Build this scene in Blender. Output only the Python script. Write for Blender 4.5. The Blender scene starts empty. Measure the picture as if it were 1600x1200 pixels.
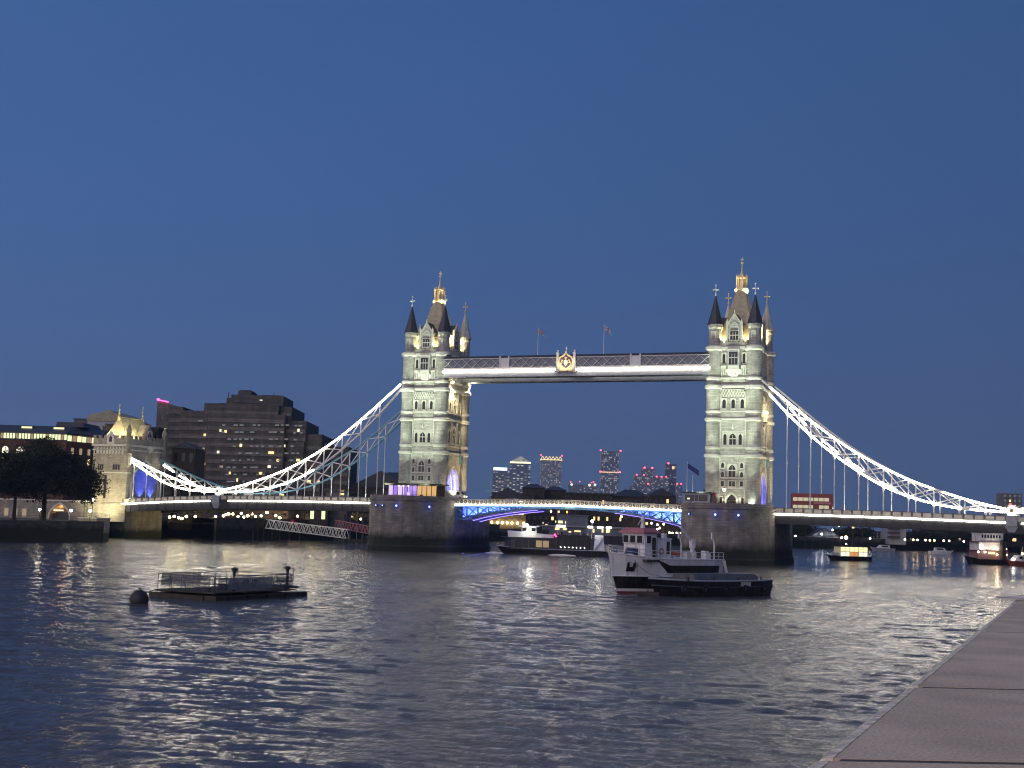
import bpy, bmesh, math, random
import numpy as np
from mathutils import Vector, Matrix
SC = bpy.context.scene
COL = SC.collection
PI = math.pi
rnd = random.Random(7)

# ------------------------------------------------------------------ camera
CAM = Vector((119.851, -327.059, 8.8)); FPX = 2141.185
_y, _p, _r = 0.402132, 0.0982727, 0.0311366
CF = Vector((-math.sin(_y)*math.cos(_p), math.cos(_y)*math.cos(_p), math.sin(_p)))
_r0 = Vector((math.cos(_y), math.sin(_y), 0)); _u0 = _r0.cross(CF)
CR = _r0*math.cos(_r) + _u0*math.sin(_r); CU = -_r0*math.sin(_r) + _u0*math.cos(_r)
cd = bpy.data.cameras.new('camera'); cam = bpy.data.objects.new('camera', cd); COL.objects.link(cam)
cd.sensor_width = 36; cd.lens = FPX/1600*36; cd.clip_start = 0.05; cd.clip_end = 30000
_m = Matrix((CR, CU, -CF)).transposed().to_4x4(); _m.translation = CAM; cam.matrix_world = _m
SC.camera = cam
def at(px, py, X=None, Y=None, Z=None, D=None):
    """photo pixel -> point of the place on a plane"""
    d = CF + CR*((px-800)/FPX) - CU*((py-600)/FPX)
    if D is not None: t = D
    elif X is not None: t = (X-CAM.x)/d.x
    elif Y is not None: t = (Y-CAM.y)/d.y
    else: t = (Z-CAM.z)/d.z
    return CAM + d*t

# ------------------------------------------------------------------ world: dusk sky
W = bpy.data.worlds.new("World"); SC.world = W; W.use_nodes = True
nt = W.node_tree; N = nt.nodes; L = nt.links
bg = N['Background']; bg.inputs[1].default_value = 1.0
sky = N.new('ShaderNodeTexSky'); sky.sky_type = 'NISHITA'; sky.sun_disc = False
sky.sun_elevation = math.radians(-2.0); sky.sun_rotation = math.radians(200); sky.ozone_density = 3; sky.dust_density = 0.5
tc = N.new('ShaderNodeTexCoord'); sx = N.new('ShaderNodeSeparateXYZ'); L.new(tc.outputs['Generated'], sx.inputs[0])
ramp = N.new('ShaderNodeValToRGB'); L.new(sx.outputs[2], ramp.inputs[0])
def srgb(r, g, b):
    f = lambda c: (c/255/12.92 if c/255 <= .04045 else ((c/255+.055)/1.055)**2.4)
    return (f(r), f(g), f(b), 1)
cr = ramp.color_ramp
cr.elements[0].position = 0.0; cr.elements[0].color = srgb(75, 97, 138)
cr.elements[1].position = 1.0; cr.elements[1].color = srgb(40, 72, 122)
for pos, c in ((.06, (73, 98, 143)), (.12, (70, 99, 149)), (.22, (65, 98, 152)), (.36, (60, 95, 150)), (.55, (50, 84, 138))):
    e = cr.elements.new(pos); e.color = srgb(*c)
# brighter towards the afterglow (north-west), darker towards the east
dotn = N.new('ShaderNodeVectorMath'); dotn.operation = 'DOT_PRODUCT'; L.new(tc.outputs['Generated'], dotn.inputs[0])
dotn.inputs[1].default_value = (-0.93, -0.35, 0.0)
mr = N.new('ShaderNodeMapRange'); L.new(dotn.outputs['Value'], mr.inputs[0])
mr.inputs[1].default_value = -.45; mr.inputs[2].default_value = .5; mr.inputs[3].default_value = .72; mr.inputs[4].default_value = 1.06
mul = N.new('ShaderNodeMixRGB'); mul.blend_type = 'MULTIPLY'; mul.inputs[0].default_value = 1
L.new(ramp.outputs[0], mul.inputs[1]); L.new(mr.outputs[0], mul.inputs[2])
# western afterglow behind the camera
dw = N.new('ShaderNodeVectorMath'); dw.operation = 'DOT_PRODUCT'; L.new(tc.outputs['Generated'], dw.inputs[0])
dw.inputs[1].default_value = (-0.45, -0.88, 0.12)
gl = N.new('ShaderNodeMapRange'); L.new(dw.outputs['Value'], gl.inputs[0]); gl.interpolation_type = 'SMOOTHSTEP'
gl.inputs[1].default_value = .25; gl.inputs[2].default_value = 1.0; gl.inputs[3].default_value = 0; gl.inputs[4].default_value = 1
GLOW = 1.45
gc = N.new('ShaderNodeMixRGB'); gc.blend_type = 'MULTIPLY'; gc.inputs[0].default_value = 1
gc.inputs[1].default_value = (.80*GLOW, .63*GLOW, .56*GLOW, 1); L.new(gl.outputs[0], gc.inputs[2])
ad = N.new('ShaderNodeMixRGB'); ad.blend_type = 'ADD'; ad.inputs[0].default_value = 1
L.new(mul.outputs[0], ad.inputs[1]); L.new(gc.outputs[0], ad.inputs[2])
ad2 = N.new('ShaderNodeMixRGB'); ad2.blend_type = 'ADD'; ad2.inputs[0].default_value = .02
L.new(ad.outputs[0], ad2.inputs[1]); L.new(sky.outputs[0], ad2.inputs[2])
L.new(ad2.outputs[0], bg.inputs[0])
sd = bpy.data.lights.new('sun', 'SUN'); sun = bpy.data.objects.new('sun', sd); COL.objects.link(sun)
sd.energy = 0.05; sd.angle = math.radians(30); sd.color = (1, .85, .75)
sun.rotation_euler = (math.radians(80), 0, math.radians(-20))
SC.view_settings.view_transform = 'Standard'; SC.view_settings.look = 'None'
SC.view_settings.exposure = 0; SC.view_settings.gamma = 1
SC.cycles.use_denoising = True; SC.cycles.filter_width = 1.1
SC.cycles.max_bounces = 6; SC.cycles.diffuse_bounces = 2; SC.cycles.glossy_bounces = 3
SC.cycles.caustics_reflective = False; SC.cycles.caustics_refractive = False
SC.cycles.sample_clamp_indirect = 6.0

# ------------------------------------------------------------------ materials
MATS = {}
def mat(name, col, rough=.7, metal=0, emit=None, es=0, noise=0, nscale=1.5, bump=0, spec=.5, alpha=None):
    if name in MATS: return MATS[name]
    m = bpy.data.materials.new(name); m.use_nodes = True; n = m.node_tree.nodes; l = m.node_tree.links
    b = n['Principled BSDF']; b.inputs['Base Color'].default_value = (*col, 1); b.inputs['Roughness'].default_value = rough
    b.inputs['Metallic'].default_value = metal; b.inputs['Specular IOR Level'].default_value = spec
    if emit: b.inputs['Emission Color'].default_value = (*emit, 1); b.inputs['Emission Strength'].default_value = es
    if noise or bump:
        t = n.new('ShaderNodeTexCoord'); nz = n.new('ShaderNodeTexNoise'); nz.inputs['Scale'].default_value = nscale
        nz.inputs['Detail'].default_value = 6; l.new(t.outputs['Object'], nz.inputs['Vector'])
        if noise:
            mx = n.new('ShaderNodeMixRGB'); mx.blend_type = 'MULTIPLY'; mx.inputs[0].default_value = 1
            mx.inputs[1].default_value = (*col, 1)
            r = n.new('ShaderNodeMapRange'); l.new(nz.outputs[0], r.inputs[0]); r.inputs[1].default_value = .3; r.inputs[2].default_value = .7
            r.inputs[3].default_value = 1-noise; r.inputs[4].default_value = 1+noise
            l.new(r.outputs[0], mx.inputs[2]); l.new(mx.outputs[0], b.inputs['Base Color'])
        if bump:
            bp = n.new('ShaderNodeBump'); bp.inputs['Strength'].default_value = bump; bp.inputs['Distance'].default_value = .05
            l.new(nz.outputs[0], bp.inputs['Height']); l.new(bp.outputs[0], b.inputs['Normal'])
    MATS[name] = m; return m
def masonry(name, col, bw=1.1, bh=.42, mortar=.018, var=.16, tide=None, rough=.85, stain=.25):
    """coursed stone: blocks run along x+y and z; optional tide-line stain (z0, z1, colour)"""
    m = bpy.data.materials.new(name); m.use_nodes = True; n = m.node_tree.nodes; l = m.node_tree.links
    b = n['Principled BSDF']; b.inputs['Roughness'].default_value = rough
    t = n.new('ShaderNodeTexCoord'); g = n.new('ShaderNodeNewGeometry')
    s = n.new('ShaderNodeSeparateXYZ'); l.new(t.outputs['Object'], s.inputs[0])
    a = n.new('ShaderNodeMath'); a.operation = 'ADD'; l.new(s.outputs[0], a.inputs[0]); l.new(s.outputs[1], a.inputs[1])
    c = n.new('ShaderNodeCombineXYZ'); l.new(a.outputs[0], c.inputs[0]); l.new(s.outputs[2], c.inputs[1])
    br = n.new('ShaderNodeTexBrick'); l.new(c.outputs[0], br.inputs['Vector']); br.inputs['Scale'].default_value = 1
    br.inputs['Brick Width'].default_value = bw; br.inputs['Row Height'].default_value = bh; br.inputs['Mortar Size'].default_value = mortar
    br.inputs['Color1'].default_value = (*[x*(1+var) for x in col], 1); br.inputs['Color2'].default_value = (*[x*(1-var) for x in col], 1)
    br.inputs['Mortar'].default_value = (*[x*.6 for x in col], 1)
    nz = n.new('ShaderNodeTexNoise'); nz.inputs['Scale'].default_value = .35; nz.inputs['Detail'].default_value = 8; l.new(t.outputs['Object'], nz.inputs['Vector'])
    r = n.new('ShaderNodeMapRange'); l.new(nz.outputs[0], r.inputs[0]); r.inputs[1].default_value = .3; r.inputs[2].default_value = .7
    r.inputs[3].default_value = 1-stain; r.inputs[4].default_value = 1+stain
    mx = n.new('ShaderNodeMixRGB'); mx.blend_type = 'MULTIPLY'; mx.inputs[0].default_value = 1; l.new(br.outputs[0], mx.inputs[1]); l.new(r.outputs[0], mx.inputs[2])
    # rain and soot streaks running down
    ms_ = n.new('ShaderNodeMapping'); l.new(t.outputs['Object'], ms_.inputs[0]); ms_.inputs['Scale'].default_value = (.75, .75, .07)
    n3 = n.new('ShaderNodeTexNoise'); n3.inputs['Scale'].default_value = 1; n3.inputs['Detail'].default_value = 6; l.new(ms_.outputs[0], n3.inputs['Vector'])
    r3 = n.new('ShaderNodeMapRange'); l.new(n3.outputs[0], r3.inputs[0]); r3.inputs[1].default_value = .3; r3.inputs[2].default_value = .62; r3.inputs[3].default_value = 1-stain*.8; r3.inputs[4].default_value = 1.05
    m3 = n.new('ShaderNodeMixRGB'); m3.blend_type = 'MULTIPLY'; m3.inputs[0].default_value = 1; l.new(mx.outputs[0], m3.inputs[1]); l.new(r3.outputs[0], m3.inputs[2])
    out = m3.outputs[0]
    if tide:
        s2 = n.new('ShaderNodeSeparateXYZ'); l.new(g.outputs['Position'], s2.inputs[0])
        n2 = n.new('ShaderNodeTexNoise'); n2.inputs['Scale'].default_value = .5; n2.inputs['Detail'].default_value = 6; l.new(g.outputs['Position'], n2.inputs['Vector'])
        ad = n.new('ShaderNodeMath'); ad.operation = 'MULTIPLY_ADD'; l.new(n2.outputs[0], ad.inputs[0]); ad.inputs[1].default_value = 2.2; l.new(s2.outputs[2], ad.inputs[2])
        r2 = n.new('ShaderNodeMapRange'); l.new(ad.outputs[0], r2.inputs[0]); r2.inputs[1].default_value = tide[0]+1.1; r2.inputs[2].default_value = tide[1]+1.1
        m2 = n.new('ShaderNodeMixRGB'); l.new(r2.outputs[0], m2.inputs[0]); m2.inputs[1].default_value = (*tide[2], 1); l.new(out, m2.inputs[2]); out = m2.outputs[0]
    l.new(out, b.inputs['Base Color'])
    bp = n.new('ShaderNodeBump'); bp.inputs['Strength'].default_value = .6; bp.inputs['Distance'].default_value = .06; bp.invert = True
    l.new(br.outputs['Fac'], bp.inputs['Height']); l.new(bp.outputs[0], b.inputs['Normal'])
    MATS[name] = m; return m
def lights_mat(name, base, cw, ch, dens, c1, c2, es, dark=(.012, .015, .02), fill=.6):
    """far facade: a grid of glazed bays, some of them lit"""
    m = bpy.data.materials.new(name); m.use_nodes = True; n = m.node_tree.nodes; l = m.node_tree.links
    b = n['Principled BSDF']; b.inputs['Roughness'].default_value = .45
    t = n.new('ShaderNodeTexCoord'); s = n.new('ShaderNodeSeparateXYZ'); l.new(t.outputs['Object'], s.inputs[0])
    def mth(op, a, bb=None):
        k = n.new('ShaderNodeMath'); k.operation = op
        for i, v in enumerate((a, bb)):
            if v is None: continue
            if isinstance(v, (int, float)): k.inputs[i].default_value = v
            else: l.new(v, k.inputs[i])
        return k.outputs[0]
    u = mth('DIVIDE', mth('ADD', s.outputs[0], mth('MULTIPLY', s.outputs[1], 1.37)), cw); v = mth('DIVIDE', s.outputs[2], ch)
    cx = n.new('ShaderNodeCombineXYZ'); l.new(mth('FLOOR', u), cx.inputs[0]); l.new(mth('FLOOR', v), cx.inputs[1])
    wn = n.new('ShaderNodeTexWhiteNoise'); wn.noise_dimensions = '2D'; l.new(cx.outputs[0], wn.inputs['Vector'])
    fu = mth('FRACT', u); fv = mth('FRACT', v)
    ins = mth('MULTIPLY', mth('LESS_THAN', mth('ABSOLUTE', mth('SUBTRACT', fu, .5)), fill/2), mth('LESS_THAN', mth('ABSOLUTE', mth('SUBTRACT', fv, .5)), .3))
    lit = mth('MULTIPLY', ins, mth('LESS_THAN', wn.outputs['Value'], dens))
    mx = n.new('ShaderNodeMixRGB'); l.new(ins, mx.inputs[0]); mx.inputs[1].default_value = (*base, 1); mx.inputs[2].default_value = (*dark, 1); l.new(mx.outputs[0], b.inputs['Base Color'])
    sp = n.new('ShaderNodeSeparateXYZ'); l.new(wn.outputs['Color'], sp.inputs[0])
    mc = n.new('ShaderNodeMixRGB'); l.new(sp.outputs[1], mc.inputs[0]); mc.inputs[1].default_value = (*c1, 1); mc.inputs[2].default_value = (*c2, 1); l.new(mc.outputs[0], b.inputs['Emission Color'])
    l.new(mth('MULTIPLY', lit, mth('MULTIPLY', mth('ADD', sp.outputs[2], .25), es)), b.inputs['Emission Strength'])
    MATS[name] = m; return m
ALG = (.012, .016, .010)
masonry('tower stone', (.43, .43, .38), 1.0, .38, .02, .17, stain=.26)
masonry('granite', (.21, .195, .175), 1.5, .62, .02, .18, tide=(3.2, 5.2, ALG), stain=.3)
masonry('abutment stone', (.36, .33, .26), 1.2, .5, .02, .14, tide=(1.8, 3.2, (.05, .06, .025)), stain=.22)
masonry('quay stone', (.10, .095, .085), 1.2, .5, .02, .2, tide=(3.0, 4.2, ALG), stain=.3)
masonry('viaduct stone', (.32, .29, .24), 1.2, .45, .02, .16)
masonry('red brick', (.17, .085, .06), .45, .15, .02, .2)
masonry('dark brick', (.075, .055, .045), .45, .15, .02, .2)
masonry('yellow brick', (.26, .19, .11), .45, .15, .02, .2)
masonry('concrete panels', (.165, .152, .145), 3.0, 1.1, .03, .10)
mat('limestone', (.62, .62, .55), .8, noise=.12, nscale=.9, bump=.3)
mat('slate', (.045, .05, .062), .55, noise=.3, nscale=2)
mat('roof lead', (.40, .37, .25), .6, noise=.25, nscale=1.2)
mat('gold leaf', (.86, .72, .38), .4, .35, noise=.15)
mat('pane', (.012, .014, .018), .12)
mat('wood door', (.07, .035, .02), .6, noise=.2)
mat('blue paint', (.07, .17, .33), .45, noise=.12, nscale=.8)
mat('teal paint', (.16, .40, .48), .45, noise=.10, nscale=.8)
mat('girder paint', (.026, .028, .034), .6, noise=.2)
mat('post paint', (.13, .135, .14), .6, noise=.15)
mat('cream paint', (.60, .57, .50), .55, noise=.12, nscale=.8)
masonry('glazed recess', (.095, .092, .09), 2.4, 1.4, .05, .12)
mat('white paint', (.74, .75, .74), .45, noise=.08, nscale=1)
mat('grey paint', (.34, .37, .41), .5, noise=.12)
mat('dark steel', (.05, .055, .065), .55, noise=.2)
mat('black paint', (.012, .013, .016), .38, noise=.2)
mat('hull black', (.010, .011, .016), .3, noise=.25, nscale=.6)
mat('hull white', (.78, .78, .78), .4, noise=.14, nscale=.5)
def weather(name, rust=(.16, .07, .035), amt=.75, lo=.56, hi=.74, sc=(2.2, 2.2, .22)):
    """rust and grime streaks running down a painted side"""
    m = MATS[name]; n = m.node_tree.nodes; l = m.node_tree.links; b = n['Principled BSDF']; src = b.inputs['Base Color'].links[0].from_socket
    t = n.new('ShaderNodeTexCoord'); mp = n.new('ShaderNodeMapping'); mp.inputs['Scale'].default_value = sc; l.new(t.outputs['Object'], mp.inputs[0])
    z = n.new('ShaderNodeTexNoise'); z.inputs['Scale'].default_value = 1; z.inputs['Detail'].default_value = 8; l.new(mp.outputs[0], z.inputs['Vector'])
    r = n.new('ShaderNodeMapRange'); l.new(z.outputs[0], r.inputs[0]); r.inputs[1].default_value = lo; r.inputs[2].default_value = hi; r.inputs[3].default_value = 0; r.inputs[4].default_value = amt
    mx = n.new('ShaderNodeMixRGB'); l.new(r.outputs[0], mx.inputs[0]); l.new(src, mx.inputs[1]); mx.inputs[2].default_value = (*rust, 1); l.new(mx.outputs[0], b.inputs['Base Color'])
weather('hull white'); weather('hull black', (.07, .05, .04), .8, .5, .75); weather('black paint', (.06, .045, .035), .8, .5, .75)
mat('hull red', (.16, .03, .025), .6, noise=.3)
mat('asphalt', (.05, .05, .052), .85, noise=.2, bump=.2)
mat('red paint', (.20, .02, .022), .35, noise=.1)
mat('pink roof', (.42, .17, .19), .6, noise=.15)
mat('orange rubber', (.45, .11, .04), .6)
mat('tyre', (.015, .015, .016), .8)
mat('bark', (.05, .04, .03), .9, noise=.3, bump=.5)
mat('land', (.05, .055, .04), .95, noise=.3, nscale=.2)
mat('paving', (.14, .13, .12), .85, noise=.2)
mat('timber', (.055, .045, .035), .9, noise=.35, nscale=1)
mat('cloth grey', (.16, .165, .18), .8, noise=.2, nscale=1.2)
mat('flag white', (.42, .42, .46), .8); mat('flag red', (.22, .02, .03), .8); mat('flag blue', (.03, .05, .2), .8)
mat('skin', (.42, .27, .2), .6); mat('navy cloth', (.03, .035, .06), .85); mat('pale cloth', (.5, .48, .46), .85); mat('red cloth', (.4, .06, .07), .85)
def em(name, col, s): return mat(name, (.03, .03, .03), .5, emit=col, es=s)
LED = 25.0
em('led white', (1, .89, .70), LED); em('led soft', (1, .93, .78), LED*.3)
em('led blue', (.05, .09, 1), 14); em('led violet', (.30, .20, 1), 3.5)
em('blue lamp', (.08, .14, 1), 14); em('warm lamp', (1, .68, .30), 16); em('white lamp', (1, .93, .78), 16); em('cool lamp', (.9, .97, 1), 10)
em('gold lamp', (1, .80, .38), 22); em('red lamp', (1, .05, .07), 9); em('pink lamp', (1, .03, .18), 14)
em('amber lamp', (1, .42, .04), 3.0)
em('lit warm', (1, .66, .28), 1.6); em('lit yellow', (1, .83, .40), 1.5); em('lit pale', (1, .92, .68), 1.3); em('lit dim', (1, .72, .42), .35)
em('cool glow', (.75, .82, .9), .16); em('lit orange', (1, .45, .12), .75); em('lit purple', (.42, .25, .95), .8); em('lit purple pale', (.75, .55, 1), 1.1); em('lit amber panel', (1, .58, .22), .75)
em('lit green yellow', (.9, 1, .55), 1.1)

# ------------------------------------------------------------------ mesh helpers
class MB:
    def __init__(s, off=(0, 0, 0)): s.v = []; s.f = []; s.mi = []; s.off = off; s.cur = 0
    def add(s, vs, fs):
        k = len(s.v); s.v += [(v[0]+s.off[0], v[1]+s.off[1], v[2]+s.off[2]) for v in vs]
        for f in fs: s.f.append(tuple(i+k for i in f)); s.mi.append(s.cur)
        return s
    def box(s, x0, x1, y0, y1, z0, z1):
        return s.add([(x, y, z) for z in (z0, z1) for y in (y0, y1) for x in (x0, x1)], [(0, 2, 3, 1), (4, 5, 7, 6), (0, 1, 5, 4), (2, 6, 7, 3), (0, 4, 6, 2), (1, 3, 7, 5)])
    def cbox(s, c, sz): return s.box(c[0]-sz[0]/2, c[0]+sz[0]/2, c[1]-sz[1]/2, c[1]+sz[1]/2, c[2]-sz[2]/2, c[2]+sz[2]/2)
    def loft(s, rings, cap0=True, cap1=True):
        n = len(rings[0]); vs = [p for r in rings for p in r]; fs = []
        for k in range(len(rings)-1):
            for i in range(n):
                j = (i+1) % n; fs.append((k*n+i, k*n+j, k*n+n+j, k*n+n+i))
        if cap0: fs.append(tuple(range(n-1, -1, -1)))
        if cap1: fs.append(tuple((len(rings)-1)*n+i for i in range(n)))
        return s.add(vs, fs)
    def prism(s, poly, axis, a, b):
        f = {'x': lambda p, d: (d, p[0], p[1]), 'y': lambda p, d: (p[0], d, p[1]), 'z': lambda p, d: (p[0], p[1], d)}[axis]
        return s.loft([[f(p, a) for p in poly], [f(p, b) for p in poly]])
    def plate(s, poly, mp, d0, d1): return s.loft([[mp(u, v, d0) for u, v in poly], [mp(u, v, d1) for u, v in poly]])
    def ring(s, outer, inner, mp, d0, d1):
        n = len(outer); vs = [mp(u, v, d) for d in (d0, d1) for lp in (outer, inner) for u, v in lp]; fs = []
        for i in range(n):
            j = (i+1) % n
            fs += [(2*n+i, 2*n+j, 3*n+j, 3*n+i), (i, n+i, n+j, j), (i, j, 2*n+j, 2*n+i), (n+i, 3*n+i, 3*n+j, n+j)]
        return s.add(vs, fs)
    def tube(s, p0, p1, r, n=6, r2=None):
        p0 = Vector(p0); p1 = Vector(p1); d = (p1-p0)
        if d.length < 1e-6: return s
        d.normalize(); a = d.orthogonal().normalized(); b = d.cross(a); r2 = r if r2 is None else r2
        return s.loft([[tuple(p+(a*math.cos(2*PI*i/n)+b*math.sin(2*PI*i/n))*q) for i in range(n)] for p, q in ((p0, r), (p1, r2))])
    def path(s, pts, r, n=6):
        for a, b in zip(pts, pts[1:]): s.tube(a, b, r, n)
        return s
    def bar(s, p0, p1, w, h, up=(0, 0, 1)):
        p0 = Vector(p0); p1 = Vector(p1); d = (p1-p0).normalized(); u = Vector(up); sd_ = d.cross(u)
        if sd_.length < 1e-4: sd_ = d.cross(Vector((0, 1, 0)))
        sd_.normalize(); u = sd_.cross(d)
        return s.loft([[tuple(p+sd_*a*w/2+u*b*h/2) for a, b in ((-1, -1), (1, -1), (1, 1), (-1, 1))] for p in (p0, p1)])
    def lathe(s, prof, n=12, c=(0, 0), ph=0):
        return s.loft([[(c[0]+max(r, .004)*math.cos(2*PI*(i+ph)/n), c[1]+max(r, .004)*math.sin(2*PI*(i+ph)/n), z) for i in range(n)] for r, z in prof])
    def ball(s, c, r, n=8, sz=1):
        return s.lathe([(r*math.sin(PI*k/n), c[2]-r*sz*math.cos(PI*k/n)) for k in range(n+1)], n+2, c)
    def build(s, name, m, parent=None, smooth=False):
        me = bpy.data.meshes.new(name); me.from_pydata(s.v, [], s.f); ms = m if isinstance(m, (list, tuple)) else [m]
        for k in ms: me.materials.append(MATS[k] if isinstance(k, str) else k)
        if len(ms) > 1: me.polygons.foreach_set('material_index', s.mi)
        b = bmesh.new(); b.from_mesh(me); bmesh.ops.recalc_face_normals(b, faces=b.faces); b.to_mesh(me); b.free()
        if smooth: me.polygons.foreach_set('use_smooth', [True]*len(me.polygons))
        o = bpy.data.objects.new(name, me); COL.objects.link(o)
        if parent is not None: o.parent = parent
        return o
def thing(name, label, cat, loc=(0, 0, 0), rz=0, group=None):
    o = bpy.data.objects.new(name, None); COL.objects.link(o); o.location = loc; o.rotation_euler = (0, 0, rz)
    o['label'] = label; o['category'] = cat
    if group: o['group'] = group
    return o
def tag(o, label, cat, group=None):
    o['label'] = label; o['category'] = cat
    if group: o['group'] = group
    return o
def kind(o, k): o['kind'] = k; return o
def dup(root, loc, rz=None, label=None):
    def cp(o, par):
        c = o.copy(); COL.objects.link(c); c.parent = par
        for ch in list(o.children): cp(ch, c)
        return c
    r = cp(root, None); r.location = loc
    if rz is not None: r.rotation_euler = (0, 0, rz)
    if label: r['label'] = label
    return r
def lamp(kind_, loc, power, col, parent=None, aim=None, cone=60, blend=.6, size=.25, name='lamp_light'):
    d = bpy.data.lights.new(name, kind_); d.energy = power; d.color = col
    if kind_ != 'AREA': d.shadow_soft_size = size
    o = bpy.data.objects.new(name, d); COL.objects.link(o); o.location = loc
    if kind_ == 'SPOT':
        d.spot_size = math.radians(cone); d.spot_blend = blend
        o.rotation_euler = (Vector(aim)-Vector(loc)).to_track_quat('-Z', 'Y').to_euler()
    if parent is not None: o.parent = parent
    return o
def arch(w, h, k=1.0, n=7, z0=0):
    """pointed arch outline, base at z0, springing so that the head is k*w/2*1.73 high"""
    hr = min(w*.866*k, h*.9); sp = h-hr; pts = []
    for i in range(n+1):
        a = i/n*PI/3; pts.append((w/2-w*(1-math.cos(a)), z0+sp+hr*math.sin(a)/math.sin(PI/3)))
    return [(w/2, z0)]+pts+[(-x, z) for x, z in pts[-2::-1]]+[(-w/2, z0)]
def ontorect(pts, hw, b, t):
    out = []
    cz = (b+t)/2
    for u, v in pts:
        du, dv = u, v-cz
        k = min(hw/abs(du) if abs(du) > 1e-6 else 1e9, (t-cz)/abs(dv) if abs(dv) > 1e-6 else 1e9); out.append((du*k, cz+dv*k))
    return out
_OFF = [(0, 0, 0)]
def window(parent, mp, u, v, w, h, lights=1, pointed=True, fr=.2, proud=.14, fm='limestone', pm='pane', transom=False, sill=True):
    """stone window: surround with mullions (window) and dark glass (pane, a sub-part)"""
    inn = arch(w, h, .8) if pointed else [(w/2, 0), (w/2, h), (-w/2, h), (-w/2, 0)]
    out = ontorect(inn, w/2+fr, -fr, h+fr) if pointed else [(w/2+fr, -fr), (w/2+fr, h+fr), (-w/2-fr, h+fr), (-w/2-fr, -fr)]
    sh = lambda l: [(a+u, b+v) for a, b in l]
    m = MB(_OFF[0]); m.ring(sh(out), sh(inn), mp, 0, proud)
    for k in range(1, lights):
        x = u-w/2+w*k/lights; m.plate([(x-.05, v), (x+.05, v), (x+.05, v+h*.86), (x-.05, v+h*.86)], mp, .03, proud*.8)
    if transom: m.plate([(u-w/2, v+h*.5), (u+w/2, v+h*.5), (u+w/2, v+h*.58), (u-w/2, v+h*.58)], mp, .031, proud*.82)
    if sill: m.plate([(u-w/2-fr*1.3, v-fr-.12), (u+w/2+fr*1.3, v-fr-.12), (u+w/2+fr*1.3, v-fr), (u-w/2-fr*1.3, v-fr)], mp, 0, proud*1.6)
    o = m.build('window', fm, parent)
    MB(_OFF[0]).plate(sh(inn), mp, .004, .03).build('pane', pm, o)
    return o
def fmap(cx, cy, ang):
    """map (u along wall, v up, d outward) for a wall through (cx,cy) whose outward normal points to ang"""
    nx, ny = math.cos(ang), math.sin(ang)
    return lambda u, v, d: (cx+nx*d-ny*u, cy+ny*d+nx*u, v)

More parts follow.
